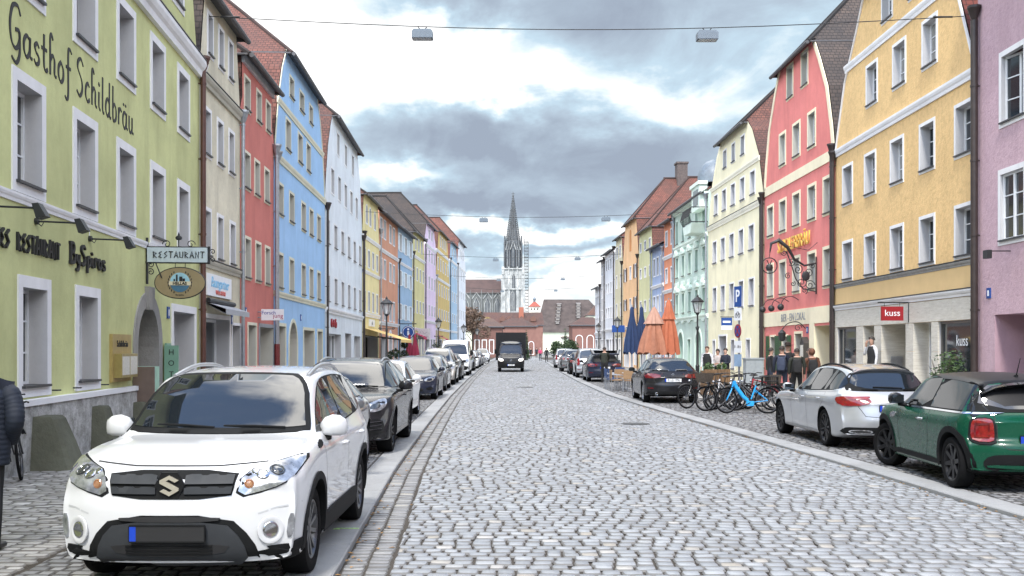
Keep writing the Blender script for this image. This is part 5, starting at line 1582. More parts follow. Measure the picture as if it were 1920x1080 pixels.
def hero_suv():
 sp = profile(4.175, 1.58, 0.80, 1.06, 1.12, 1.92, 3.80, 1.50, 4.04, 1.02, 0.78, 0.93, 1.0, 1.07, 1.775, 0.635, low=0.205, wf=0.88)
 sp.update(wb=2.5, fo=0.86, r=0.335, tw=0.215, ra=0.385, cf=0.13, cr=0.10, rimf=0.68,
     fn=[(0.2, 0.06), (0.3, 0.02), (0.45, 0.0), (0.6, 0.005), (0.72, 0.03), (0.82, 0.05), (0.9, 0.13), (1.1, 0.25), (1.7, 0.3)], rn=[(0.2, 0.06), (0.4, 0.0), (0.7, 0.0), (0.9, 0.06), (1.1, 0.08), (1.7, 0.1)])
 c = Car('parked_suv', 'white compact SUV facing the camera at the kerb, silver S-shaped emblem on its grille', sp, paint('white_car_paint', (0.62, 0.63, 0.64)), (-2.40, 9.38, 0), -PI / 2, CARS_L)
 K = MM['clad_black']
 # glass
 c.patch('windshield_border', rpoly(mirror2([(0.74, 1.055), (0.735, 1.10), (0.62, 1.505), (0.3, 1.527)]), 2), 'F', K, off=0.009, res=0.05)
 c.patch('windshield', rpoly(mirror2([(0.70, 1.085), (0.69, 1.13), (0.59, 1.485), (0.3, 1.505)]), 2), 'F', MM['car_glass'], off=0.016, res=0.06)
 side_glass(c, [(1.30, 1.035), (1.62, 1.27), (1.98, 1.475), (2.8, 1.505), (3.55, 1.46), (3.78, 1.30), (3.70, 1.13), (2.6, 1.075)], [2.36, 3.18])
 c.patch('rear_window', rpoly(mirror2([(0.62, 1.06), (0.50, 1.44)]), 2), 'R', MM['car_glass'], off=0.006)
 # front
 c.patch('hood_seam', [(-0.62, 0.925), (-0.3, 0.905), (0.3, 0.905), (0.62, 0.925), (0.62, 0.918), (0.3, 0.897), (-0.3, 0.897), (-0.62, 0.918)], 'F', MM['seam_dark'], off=0.002)
 for sg in (1, -1):
  hl = [(sg * y, z) for y, z in [(0.455, 0.695), (0.49, 0.86), (0.72, 0.925), (0.835, 0.945), (0.85, 0.90), (0.80, 0.80), (0.68, 0.745)]]
  hb = c.patch('headlight_bezel', rpoly(shrink(hl, -0.014), 1), 'F', K, off=0.004, res=0.05)
  o = c.patch('headlight', rpoly(hl, 1), 'F', MM['lamp_clear'], off=0.010, res=0.05)
  for yy, zz, r, mt in ((0.70, 0.865, 0.058, MM['lamp_dark']), (0.615, 0.842, 0.045, MM['chrome']), (0.535, 0.785, 0.034, MM['lamp_amber']), (0.565, 0.86, 0.03, MM['chrome'])):
   p, n = c.hit('F', (sg * yy, zz)); p = p + n * 0.006
   m = MB(); M = Matrix.Translation(p) @ Vector((1, 0, 0)).rotation_difference(n).to_matrix().to_4x4()
   m.lathe([(0, 0.012), (r * 0.62, 0.010), (r * 0.7, 0.004), (r * 0.82, 0.010), (r, 0.006), (r * 1.02, 0.0)], 18, 0, axis='x', M=M)
   m.build('lamp_lens', mt, o, 50)
  # fog lamp with round surround, DRL strip
  p, n = c.hit('F', (sg * 0.68, 0.455)); M = Matrix.Translation(p) @ Vector((1, 0, 0)).rotation_difference(n).to_matrix().to_4x4()
  m = MB(); m.lathe([(0.10, 0.0), (0.098, 0.008), (0.07, 0.014), (0.058, 0.004)], 22, 0, axis='x', M=M); f = m.build('fog_lamp_surround', c.mat, c.root, 60)
  m = MB(); m.lathe([(0, 0.012), (0.03, 0.011), (0.048, 0.006), (0.058, 0.0)], 20, 0, axis='x', M=M); m.build('fog_lamp', MM['lamp_dark'], f, 60)
  m = MB(); m.lathe([(0.046, 0.012), (0.054, 0.014), (0.06, 0.008)], 20, 0, axis='x', M=M); m.build('fog_ring', MM['chrome'], f, 60)
  c.patch('daytime_lamp', rpoly([(sg * 0.775, 0.39), (sg * 0.795, 0.56), (sg * 0.835, 0.56), (sg * 0.82, 0.39)], 1), 'F', MM['lamp_clear'], off=0.008)
  c.seam('bumper_crease_shade', [(sg * 0.60, 0.575), (sg * 0.72, 0.61), (sg * 0.86, 0.625)], 'F', w=0.012, mat=simple('white_crease_shade', (0.45, 0.46, 0.47), 0.5, var=0))  # darker strip paints the crease's shade onto the white bumper
 g = c.patch('grille', rpoly([(-0.46, 0.875), (0.46, 0.875), (0.44, 0.78), (0.415, 0.685), (-0.415, 0.685), (-0.44, 0.78)], 1), 'F', K, off=0.006, res=0.05)
 for z, w in ((0.815, 0.435), (0.745, 0.425)):
  for sg in (1, -1):
   pts = [(sg * 0.10, z - 0.026), (sg * 0.10, z + 0.018), (sg * 0.14, z + 0.026), (sg * 0.20, z + 0.026), (sg * 0.215, z + 0.018), (sg * 0.25, z + 0.018), (sg * 0.265, z + 0.026), (sg * 0.32, z + 0.026), (sg * 0.335, z + 0.018), (sg * 0.37, z + 0.018), (sg * 0.385, z + 0.024), (sg * w, z + 0.024), (sg * (w - 0.008), z - 0.026)]
   c.patch('grille_bar', pts, 'F', MM['skid_grey'], off=0.022, res=0.05, parent=g)
 # emblem: S in a lozenge
 p, n = c.hit('F', (0, 0.785)); X = p.x + 0.03
 b = MB(); b.prism([(-0.105, 0.785), (-0.055, 0.875), (0.055, 0.875), (0.105, 0.785), (0.055, 0.69), (-0.055, 0.69)], X - 0.03, X - 0.006, plane='yz'); b.build('emblem_back', K, g)
 S = [(-0.085, 0.05), (0.0, 0.095), (0.085, 0.05), (0.052, 0.030), (0.0, 0.058), (-0.03, 0.042), (0.085, -0.022), (0.085, -0.045), (0.0, -0.095), (-0.085, -0.05), (-0.052, -0.030), (0.0, -0.058), (0.03, -0.042), (-0.085, 0.022)]
 b = MB(); b.prism([(y * 0.78, 0.783 + z * 0.76) for y, z in S], X - 0.006, X + 0.008, plane='yz'); b.build('emblem', simple('emblem_champagne', (0.75, 0.70, 0.58), 0.22, metal=0.6, var=0.05), g)
 # lower bumper
 lo = c.patch('bumper_surround', rpoly([(-0.62, 0.222), (-0.57, 0.40), (-0.40, 0.575), (0.40, 0.575), (0.57, 0.40), (0.62, 0.222), (0.4, 0.222), (-0.4, 0.222)], 1), 'F', K, off=0.010, res=0.06)
 c.patch('skid_plate', rpoly([(-0.54, 0.232), (-0.50, 0.40), (-0.37, 0.535), (0.37, 0.535), (0.50, 0.40), (0.54, 0.232), (0.3, 0.23), (-0.3, 0.23)], 1), 'F', MM['skid_grey'], off=0.022, res=0.06, parent=lo)
 c.patch('lower_intake', rpoly([(-0.43, 0.385), (0.43, 0.385), (0.36, 0.295), (-0.36, 0.295)], 1), 'F', MM['seam_dark'], off=0.026, res=0.06, parent=lo)
 for z in (0.315, 0.34, 0.365): c.patch('intake_slat', [(-0.30, z - 0.006), (0.30, z - 0.006), (0.30, z + 0.006), (-0.30, z + 0.006)], 'F', K, off=0.032, parent=lo)
 c.patch('upper_intake', rpoly([(-0.36, 0.565), (0.36, 0.565), (0.33, 0.53), (-0.33, 0.53)], 1), 'F', MM['seam_dark'], off=0.026, res=0.06, parent=lo)
 c.plate('F', 0.455, off=0.045).data.materials[0] = simple('plain_plate_dark', (0.02, 0.02, 0.021), 0.5, var=0)  # made-up plain dark plate, there is no real cover over it
 # cladding
 for sg in (1, -1):
  c.patch('bumper_corner', [(sg * 0.60, 0.225), (sg * 0.58, 0.305), (sg * 0.70, 0.325), (sg * 0.825, 0.34), (sg * 0.825, 0.235)], 'F', K, off=0.012)
  c.patch('bumper_corner', c.tz([(0.13, 0.215), (0.13, 0.34), (0.45, 0.36), (0.45, 0.215)]), 'S', K, off=0.010, side=sg)
  c.patch('sill_trim', c.tz([(1.28, 0.245), (1.24, 0.40), (1.5, 0.42), (2.7, 0.42), (2.98, 0.40), (2.94, 0.245)]), 'S', K, off=0.012, side=sg)
 arch_trim(c, 0.055)
 doors(c, [[(1.25, 1.0), (1.24, 0.75), (1.33, 0.45)], [(2.36, 1.06), (2.38, 0.45)], [(3.45, 1.08), (3.42, 0.85), (3.15, 0.72), (2.98, 0.5)]])
 handles(c, [(2.12, 0.90), (3.12, 0.92)], c.mat)
 c.mirror(1.46, 1.08, c.mat, w=0.23, out=0.075, h=0.18)
 rails(c, 1.95, 3.75, MM['rim_silver'])
 for sg in (1, -1):
  c.patch('tail_light', rpoly(c.tz([(3.82, 0.92), (3.84, 1.06), (4.12, 1.04), (4.14, 0.90)]), 1), 'S', MM['lamp_red'], off=0.008, side=sg)
  c.patch('wing_badge', rpoly(c.tz([(1.02, 0.94), (1.02, 0.985), (1.20, 1.01), (1.22, 0.965)]), 1), 'S', K, off=0.008, side=sg)
 wiper(c, 0.55, 0.05, 1.085, 1.10); wiper(c, -0.02, -0.5, 1.085, 1.11)
 # stickers behind the glass
 p, n = c.hit('F', (-0.50, 1.155)); M = Matrix.Translation(p + n * 0.010) @ Vector((1, 0, 0)).rotation_difference(n).to_matrix().to_4x4()
 m = MB(); m.lathe([(0, 0.001), (0.045, 0.001)], 16, 0, axis='x', M=M); m.build('round_sticker', simple('sticker_green', (0.02, 0.35, 0.25), 0.5), c.root)
 m = MB(); m.add([M @ Vector(q) for q in ((0.001, 0.10, -0.03), (0.001, 0.17, -0.03), (0.001, 0.17, 0.03), (0.001, 0.10, 0.03))], [(0, 1, 2, 3)]); m.build('square_sticker', MM['plate_white'], c.root)
 c.wheels('rim_grey', 5, True)
 return c
def coupe_suv():
 sp = profile(4.70, 1.57, 0.72, 1.03, 1.35, 2.15, 3.7, 1.52, 4.5, 1.08, 0.86, 0.93, 1.0, 1.06, 1.93, 0.60, low=0.22, wf=0.80)
 sp.update(wb=2.81, fo=0.93, r=0.365, tw=0.27, ra=0.41, cf=0.22, cr=0.14, rimf=0.74, bulge=-0.01,
     fn=[(0.2, 0.05), (0.35, 0.0), (0.5, 0.02), (0.65, 0.07), (0.8, 0.16), (1.0, 0.3), (1.7, 0.4)], rn=[(0.2, 0.08), (0.5, 0.0), (0.8, 0.02), (1.0, 0.06), (1.7, 0.1)])
 K = MM['clad_black']
 c = Car('parked_suv', 'black sporty SUV facing the camera with large silvery headlights', sp, paint('black_car_paint', (0.012, 0.012, 0.014), 0.2), (-2.93, 19.0, 0), -PI / 2, CARS_L)
 c.patch('windshield', rpoly(mirror2([(0.70, 1.06), (0.69, 1.11), (0.57, 1.50), (0.3, 1.53)]), 2), 'F', MM['car_glass'], off=0.006)
 side_glass(c, [(1.45, 1.04), (1.8, 1.28), (2.2, 1.48), (3.0, 1.51), (3.8, 1.40), (4.15, 1.19), (4.0, 1.10), (2.6, 1.06)], [2.6, 3.55])
 for sg in (1, -1):
  o = c.patch('headlight', rpoly([(sg * 0.52, 0.72), (sg * 0.56, 0.82), (sg * 0.74, 0.90), (sg * 0.84, 0.92), (sg * 0.87, 0.84), (sg * 0.82, 0.74), (sg * 0.66, 0.69)], 2), 'F', MM['lamp_clear'], off=0.006, res=0.06)
  c.patch('lamp_lens', rpoly([(sg * 0.60, 0.74), (sg * 0.63, 0.82), (sg * 0.76, 0.85), (sg * 0.77, 0.76)], 2), 'F', MM['lamp_dark'], off=0.012, parent=o)
  c.patch('side_intake', rpoly([(sg * 0.42, 0.33), (sg * 0.44, 0.56), (sg * 0.80, 0.60), (sg * 0.86, 0.40), (sg * 0.7, 0.31)], 1), 'F', K, off=0.006)
  for z in (0.40, 0.46, 0.52): c.patch('intake_slat', [(sg * 0.48, z), (sg * 0.80, z + 0.02), (sg * 0.80, z + 0.032), (sg * 0.48, z + 0.012)], 'F', MM['rim_grey'], off=0.014)
 c.patch('lower_intake', rpoly([(-0.40, 0.30), (-0.40, 0.52), (0.40, 0.52), (0.40, 0.30)], 1), 'F', K, off=0.006)
 p, n = c.hit('F', (0, 0.80)); m = MB(); m.ball(p + n * 0.01, (0.03, 0.035, 0.045), 0, 10, 6); m.build('bonnet_crest', MM['chrome'], c.root, 60)
 c.plate('F', 0.58, None, off=0.03)
 arch_trim(c, 0.02, c.mat, off=0.008)
 doors(c, [[(1.55, 1.02), (1.5, 0.7), (1.6, 0.35)], [(2.6, 1.05), (2.62, 0.35)], [(3.55, 1.08), (3.5, 0.8), (3.25, 0.6)]])
 handles(c, [(2.38, 0.90), (3.35, 0.93)], c.mat)
 c.mirror(1.62, 1.08, c.mat, w=0.25, out=0.16, h=0.17)
 for sg in (1, -1): c.patch('tail_light', rpoly(c.tz([(4.3, 0.92), (4.3, 0.99), (4.6, 0.99), (4.6, 0.92)]), 1), 'S', MM['lamp_red'], off=0.006, side=sg)
 c.patch('rear_window', rpoly(mirror2([(0.6, 1.12), (0.5, 1.42)]), 2), 'R', MM['car_glass'])
 rails(c, 2.2, 3.9, MM['rim_silver'], h=0.03)
 wiper(c, 0.6, 0.05, 1.06, 1.08)
 c.wheels('rim_black', 5, True)
def front_car(label, pm, x, y, L=4.25, W=1.80, H=1.46, rim='rim_silver', lod=1, name='parked_car', bar=None, suv=False, rot=0.0, mirror_m=None, group=CARS_L, wb=None, text=None):
 """hatchback or estate seen from the front"""
 zc = 0.94 if not suv else 1.04
 sp = profile(L, H, 0.68 if not suv else 0.78, zc, 1.10, 1.95, L - 0.55, H - 0.10, L - 0.14, 0.98, 0.80, zc - 0.13, zc - 0.05, zc + 0.03, W, 0.57, low=0.20 if not suv else 0.24, wf=0.80)
 sp.update(wb=wb or L * 0.615, fo=0.88, r=0.315 if not suv else 0.345, tw=0.21, cf=0.20, cr=0.12, fn=[(0.2, 0.06), (0.4, 0.0), (0.55, 0.02), (0.7, 0.08), (0.9, 0.25), (1.6, 0.35)], rn=[(0.2, 0.06), (0.5, 0), (0.8, 0.03), (1.0, 0.07), (1.7, 0.1)])
 c = Car(name, label, sp, pm, (x, y + sp['fo'] + sp['wb'] / 2, 0), -PI / 2 + rot, group, lod)
 hz = 0.66 if not suv else 0.76; zt = H - 0.06
 c.patch('windshield', rpoly(mirror2([(0.66, zc + 0.03), (0.65, zc + 0.08), (0.53, zt - 0.05), (0.3, zt - 0.015)]), 2), 'F', MM['car_glass'], off=0.006)
 side_glass(c, [(1.28, zc + 0.02), (1.6, zc + 0.22), (2.02, zt - 0.04), (2.9, zt - 0.02), (L - 0.75, zt - 0.08), (L - 0.42, zc + 0.22), (L - 0.5, zc + 0.09), (2.6, zc + 0.03)], [2.38, 3.2] if L > 4 else [2.4])
 for sg in (1, -1):
  c.patch('headlight', rpoly([(sg * 0.48, hz - 0.03), (sg * 0.50, hz + 0.05), (sg * 0.72, hz + 0.12), (sg * 0.82, hz + 0.13), (sg * 0.81, hz + 0.03), (sg * 0.68, hz - 0.05)], 1), 'F', MM['lamp_clear'], off=0.006, res=0.07)
  c.patch('fog_lamp', rpoly([(sg * 0.56, 0.33), (sg * 0.56, 0.42), (sg * 0.76, 0.44), (sg * 0.76, 0.34)], 1), 'F', MM['clad_black'], off=0.006)
  c.patch('tail_light', rpoly(c.tz([(L - 0.36, 0.80), (L - 0.34, 0.95), (L - 0.08, 0.93), (L - 0.06, 0.80)]), 1), 'S', MM['lamp_red'], off=0.006, side=sg)
 g = c.patch('grille', rpoly([(-0.44, hz + 0.045), (0.44, hz + 0.045), (0.40, hz - 0.05), (-0.40, hz - 0.05)], 1), 'F', MM['clad_black'], off=0.006)
 c.patch('grille_bar', [(-0.43, hz - 0.002), (0.43, hz - 0.002), (0.43, hz + 0.010), (-0.43, hz + 0.010)], 'F', MM['chrome'], off=0.014, parent=g)
 c.patch('lower_intake', rpoly([(-0.48, 0.42), (0.48, 0.42), (0.42, 0.27), (-0.42, 0.27)], 1), 'F', MM['clad_black'], off=0.006)
 p, n = c.hit('F', (0, hz + 0.005)); m = MB(); m.lathe([(0.0, 0.018), (0.05, 0.018), (0.055, 0.0)], 14, 0, (p.x + 0.01, p.y, p.z), axis='x'); m.build('badge', MM['chrome'], c.root, 50)
 c.patch('rear_window', rpoly(mirror2([(0.58, zc + 0.1), (0.46, zt - 0.08)]), 2), 'R', MM['car_glass'])
 c.plate('F', 0.50, text, off=0.016)
 doors(c, [[(1.36, zc), (1.3, 0.6), (1.4, 0.3)], [(2.38, zc + 0.02), (2.4, 0.3)]])
 handles(c, [(2.15, 0.84)], c.mat)
 c.mirror(1.42, zc + 0.06, mirror_m or c.mat, w=0.22, out=0.14, h=0.15)
 if suv: arch_trim(c, 0.04); rails(c, 2.0, L - 0.7, MM['rim_silver'])
 c.wheels(rim, 5, True)
 return c
def left_cars():
 hero_suv()
 silver = paint('silver_car_paint', (0.44, 0.455, 0.47), 0.3, 0.6)
 front_car('low grey hatchback squeezed between the white compact SUV and the black sporty SUV', paint('mid_grey_paint', (0.16, 0.168, 0.176), 0.28, 0.5), -3.0, 12.3, L=4.0, W=1.72, H=1.38, suv=False, lod=0)
 coupe_suv()
 front_car('white hatchback parked behind the black sporty SUV', paint('white_car_paint', (0.62, 0.63, 0.64)), -3.30, 24.2, L=4.0, W=1.74, H=1.45)
 front_car('dark navy family car with bright headlights, behind the white hatchback', paint('navy_car_paint', (0.016, 0.02, 0.035), 0.22), -3.42, 34.6, L=4.5, W=1.82, H=1.47, text='R RS 71')
 front_car('grey saloon nosing out behind the dark navy family car', paint('grey_car_paint', (0.11, 0.12, 0.13), 0.25, 0.4), -3.55, 41.6, L=4.5, W=1.82, H=1.46, wb=2.75)
 front_car('tall champagne silver people carrier before the white van', paint('champagne_car_paint', (0.36, 0.35, 0.33), 0.3, 0.6), -3.60, 48.5, L=4.8, W=1.9, H=1.75, suv=True, rim='rim_grey')
 front_car('black hatchback in front of the white van', paint('black_car_paint', (0.012, 0.012, 0.014)), -3.6, 55.5, L=4.2, W=1.8, H=1.45)
 for k, (y, pmn, col, lab) in enumerate(((78, 'black_car_paint', (0.012, 0.012, 0.014), 'black car first behind the white van'), (86, 'white_car_paint', (0.8, 0.81, 0.82), 'white car second behind the white van'), (93, 'navy_car_paint', (0.016, 0.02, 0.035), 'navy car third behind the white van'),
           (100.5, 'grey_car_paint', (0.11, 0.12, 0.13), 'grey car last in the left row before the far crossing'))):
  front_car(lab, paint(pmn, col), -3.72 + 0.01 * k, y, L=4.3, W=1.8, H=1.5)
 front_car('small white SUV parked alone far down the street, facing us', paint('white_car_paint', (0.8, 0.81, 0.82)), -3.7, 128, L=4.3, W=1.85, H=1.66, suv=True)
def van_spec(L, W, H, wb, fo):
 return dict(L=L, wb=wb, fo=fo, r=0.34, tw=0.225, cf=0.16, cr=0.05,
    top=[(0, 0.86), (0.05, 0.98), (0.2, 1.08), (0.75, 1.26), (0.9, 1.32), (1.35, 1.86), (1.65, H - 0.16), (2.0, H - 0.03), (3.0, H), (L - 0.25, H - 0.01), (L - 0.08, H - 0.08), (L, H - 0.2)],
    belt=[(0, 0.8), (0.12, 0.98), (0.7, 1.14), (1.1, 1.2), (2.0, 1.25), (L, 1.25)],
    wid=[(0, W / 2 * .82), (0.05, W / 2 * .9), (0.15, W / 2 * .955), (0.4, W / 2), (L - 0.15, W / 2), (L, W / 2 * .96)], rw=[(0, .8), (0.9, W / 2 - 0.12), (1.6, W / 2 - 0.2), (3, W / 2 - 0.17), (L, W / 2 - 0.17)],
    low=[(0, .3), (0.3, .25), (L, .3)], fn=[(0.2, 0.05), (0.5, 0.0), (0.8, 0.05), (1.0, 0.15), (2, 0.3)], rn=[(0, 0), (3, 0)])
def van_face(c, lit=False, zz=0.0):
 K = MM['clad_black']
 c.patch('windshield', rpoly(mirror2([(0.80, 1.33), (0.80, 1.38), (0.70, 1.93), (0.4, 1.98)]), 1), 'F', MM['car_glass'], off=0.008)
 for sg in (1, -1):
  c.patch('headlight', rpoly([(sg * 0.56, 0.82), (sg * 0.58, 0.95), (sg * 0.80, 1.03), (sg * 0.90, 1.02), (sg * 0.90, 0.86), (sg * 0.75, 0.80)], 1), 'F', MM['headlamp_lit'] if lit else MM['lamp_clear'], off=0.008)
  c.patch('cab_window', rpoly(c.tz([(1.15, 1.30), (1.5, 1.74), (1.62, 1.84), (2.1, 1.86), (2.1, 1.28)]), 1), 'S', MM['car_glass'], off=0.006, side=sg)
 g = c.patch('grille', rpoly([(-0.52, 0.98), (0.52, 0.98), (0.42, 0.72), (-0.42, 0.72)], 1), 'F', K, off=0.008)
 for z in (0.78, 0.85, 0.92): c.patch('grille_bar', [(-0.45, z), (0.45, z), (0.45, z + 0.018), (-0.45, z + 0.018)], 'F', MM['skid_grey'], off=0.016, parent=g)
 p, n = c.hit('F', (0, 0.86)); m = MB(); X = p.x + 0.03
 m.tube([(X, 0.085 * math.cos(a), p.z + 0.085 * math.sin(a)) for a in np.linspace(0, 2 * PI, 20, endpoint=False)], 0.009, 6, close=True)
 for a in (90, 210, 330): m.tube([(X, 0, p.z), (X, 0.085 * math.cos(math.radians(a)), p.z + 0.085 * math.sin(math.radians(a)))], 0.008, 6)
 m.build('ring_badge', MM['chrome'], g, 60)
 c.patch('lower_bumper', rpoly([(-0.90, 0.66), (0.90, 0.66), (0.92, 0.32), (-0.92, 0.32)], 1), 'F', K, off=0.008)
def vans():
 sp = van_spec(5.3, 1.95, 2.28, 3.3, 0.95)
 c = Car('parked_van', 'white high roof delivery van standing in the left row of cars', sp, paint('white_car_paint', (0.8, 0.81, 0.82)), (-3.62, 64.5 + 2.6, 0), -PI / 2, CARS_L, 1, 'van')
 van_face(c)
 c.mirror(1.25, 1.42, MM['clad_black'], w=0.2, out=0.16, h=0.32); c.plate('F', 0.5, off=0.03); c.wheels('rim_silver', 5, False)
 # black box truck driving towards us
 sp = van_spec(5.2, 2.0, 2.36, 3.4, 1.0)
 sp['low'] = [(0, .32), (0.3, .28), (5.2, .5)]
 bp = paint('black_car_paint', (0.012, 0.012, 0.014))
 c = Car('box_truck', 'black box truck with lit headlights driving towards us in the middle of the road', sp, bp, (-0.08, 76.5 + 2.7, ROAD_Z), -PI / 2, None, 1, 'truck')
 van_face(c, True)
 c.patch('roof_spoiler', rpoly(mirror2([(0.78, 2.03), (0.72, 2.34)]), 1), 'F', MM['car_glass'], off=0.05, res=0.1, skirt=0.1)
 m = MB(); m.box(-4.6, 0.55, -1.12, 1.12, 0.85, 2.95); m.build('cargo_box', simple('black_box_panel', (0.010, 0.010, 0.011), 0.55, var=0.2, spec=0.25), c.root)
 m = MB()
 for y in (-1.125, 1.125):
  for z in (0.86, 2.94): m.tube([(-4.6, y, z), (0.55, y, z)], 0.03, 6)
  for x in (-4.6, 0.55): m.tube([(x, y, 0.86), (x, y, 2.94)], 0.03, 6)
 m.build('box_edge', MM['skid_grey'], c.root)
 c.mirror(1.2, 1.5, MM['clad_black'], w=0.2, out=0.22, h=0.36); c.plate('F', 0.52, 'R CA 858', off=0.03); c.wheels('rim_grey', 5, False)
 # tinted glass shows the driver's wheel
 m = MB(); m.tube([(c.T(1.45), -0.36 + 0.18 * math.cos(a), 1.42 + 0.17 * math.sin(a)) for a in np.linspace(0, 2 * PI, 16, endpoint=False)], 0.015, 5, close=True); m.build('steering_wheel', MM['clad_black'], c.root)
# ---- right side cars, seen from behind
def wagon():
 sp = profile(4.70, 1.46, 0.66, 0.95, 1.42, 2.25, 4.02, 1.38, 4.52, 0.98, 0.80, 0.83, 0.89, 0.96, 1.81, 0.56, low=0.19, wf=0.78, wr=0.86, roof_peak=0.35)
 sp.update(wb=2.84, fo=0.80, r=0.33, tw=0.235, ra=0.375, cf=0.24, cr=0.17, rimf=0.76, inset=0.02, fn=[(0.2, 0.05), (0.4, 0), (0.7, 0.05), (0.9, 0.2), (1.5, 0.3)], rn=[(0.15, 0.10), (0.3, 0.03), (0.48, 0.0), (0.62, 0.02), (0.8, 0.05), (0.95, 0.05), (1.4, 0.12)])
 pm = paint('bright_silver_paint', (0.40, 0.412, 0.425), 0.28, 0.45)
 xw = 6.42
 c = Car('parked_estate', 'silver estate car seen from behind with black wheels and chrome exhaust trims', sp, pm, (xw, 20.0, 0), PI / 2 + 0.02, CARS_R)
 K = MM['clad_black']
 c.patch('windshield', rpoly(mirror2([(0.66, 0.98), (0.52, 1.38)]), 2), 'F', MM['car_glass'])
 side_glass(c, [(1.62, 0.93), (1.95, 1.14), (2.3, 1.345), (2.9, 1.39), (3.6, 1.36), (4.02, 1.27), (4.20, 1.13), (4.16, 1.015), (3.0, 0.965)], [2.62, 3.42, 3.62])
 rb = c.patch('rear_window', rpoly(mirror2([(0.70, 1.00), (0.715, 1.04), (0.56, 1.345), (0.25, 1.375)]), 2), 'R', K, off=0.005, res=0.06)
 c.patch('rear_pane', rpoly(mirror2([(0.66, 1.03), (0.52, 1.325), (0.25, 1.345)]), 2), 'R', MM['car_glass'], off=0.010, res=0.06, parent=rb)
 m = MB(); M0 = []
 for y in np.linspace(-0.55, 0.55, 9):
  p, n = c.hit('T', (c.T(4.02), y)); M0.append((p.x - 0.10, y, p.z + 0.012 - 0.02 * (y / 0.55) ** 2))
 V = M0 + [(x + 0.22, y, z + 0.02) for x, y, z in M0] + [(x + 0.04, y, z - 0.035) for x, y, z in M0]
 n = len(M0); m.add(V, [(i, i + 1, n + i + 1, n + i) for i in range(n - 1)] + [(i, 2 * n + i, 2 * n + i + 1, i + 1) for i in range(n - 1)]); m.build('roof_spoiler', pm, c.root, 50)
 for sg in (1, -1):
  o = c.patch('tail_light', rpoly([(sg * 0.36, 0.80), (sg * 0.40, 0.89), (sg * 0.62, 0.915), (sg * 0.86, 0.915), (sg * 0.86, 0.76), (sg * 0.62, 0.755)], 1), 'R', MM['lamp_red'], off=0.014, res=0.05)
  c.seam('lamp_line', [(sg * 0.42, 0.85), (sg * 0.6, 0.86), (sg * 0.80, 0.86)], 'R', w=0.02, mat=MM['lamp_red_dark'], off=0.018, parent=o)
  c.patch('tail_light_side', rpoly(c.tz([(4.22, 0.84), (4.26, 0.915), (4.60, 0.915), (4.60, 0.76), (4.4, 0.76)]), 1), 'S', MM['lamp_red'], off=0.012, side=sg)
  e = c.patch('exhaust_trim', rpoly([(sg * 0.36, 0.30), (sg * 0.38, 0.36), (sg * 0.70, 0.36), (sg * 0.73, 0.30)], 2), 'R', MM['chrome'], off=0.022, res=0.06)
  c.patch('exhaust_opening', rpoly([(sg * 0.39, 0.312), (sg * 0.41, 0.345), (sg * 0.68, 0.345), (sg * 0.70, 0.312)], 2), 'R', MM['seam_dark'], off=0.027, parent=e)
 c.patch('rear_diffuser', rpoly(mirror2([(0.60, 0.23), (0.84, 0.30), (0.80, 0.385), (0.70, 0.40)]), 1), 'R', K, off=0.007, res=0.07)
 c.seam('tailgate_seam', [(0.60, 0.92), (0.585, 0.75), (0.48, 0.585), (0.2, 0.565), (-0.2, 0.565), (-0.48, 0.585), (-0.585, 0.75), (-0.60, 0.92)], 'R', w=0.010)
 c.seam('tailgate_seam', [(-0.3, 0.825), (0.3, 0.825)], 'R', w=0.03, mat=MM['chrome'], off=0.012)
 c.plate('R', 0.72, 'R.CV 520', off=0.010)
 p, n = c.hit('R', (0, 0.90)); m = MB(); m.tube([(p.x - 0.015, 0.05 * math.cos(a), p.z + 0.05 * math.sin(a)) for a in np.linspace(0, 2 * PI, 18, endpoint=False)], 0.006, 6, close=True)
 for a in (90, 210, 330): m.tube([(p.x - 0.015, 0, p.z), (p.x - 0.015, 0.05 * math.cos(math.radians(a)), p.z + 0.05 * math.sin(math.radians(a)))], 0.005, 5)
 m.build('star_badge', MM['chrome'], c.root, 60)
 doors(c, [[(1.72, 0.93), (1.66, 0.6), (1.72, 0.25)], [(2.62, 0.96), (2.66, 0.25)], [(3.62, 0.97), (3.60, 0.8), (3.38, 0.62), (3.3, 0.45)]])
 for sg in (1, -1):
  c.seam('shoulder_crease_shade', c.tz([(1.2, 0.75), (2.2, 0.785), (3.4, 0.80), (4.2, 0.78)]), 'S', w=0.010, side=sg, mat=paint('silver_crease_shade', (0.34, 0.35, 0.36), 0.3, 0.45))  # shaded copy of the body silver, painted as a strip for the crease
  c.seam('sill_chrome', c.tz([(1.3, 0.245), (3.2, 0.245)]), 'S', w=0.018, side=sg, mat=MM['rim_silver'], off=0.006)
  c.seam('window_chrome', c.tz([(1.66, 0.925), (3.0, 0.955), (4.14, 1.005)]), 'S', w=0.012, side=sg, mat=MM['chrome'], off=0.009)
 handles(c, [(2.42, 0.83), (3.36, 0.845)], MM['chrome'])
 c.mirror(1.72, 0.98, pm, w=0.22, out=0.14, h=0.15); rails(c, 2.3, 4.0, K, h=0.03)
 wiper(c, 0.28, -0.22, 1.06, 1.045, 'R', 'rear_wiper')
 c.wheels('rim_black', 5, True)
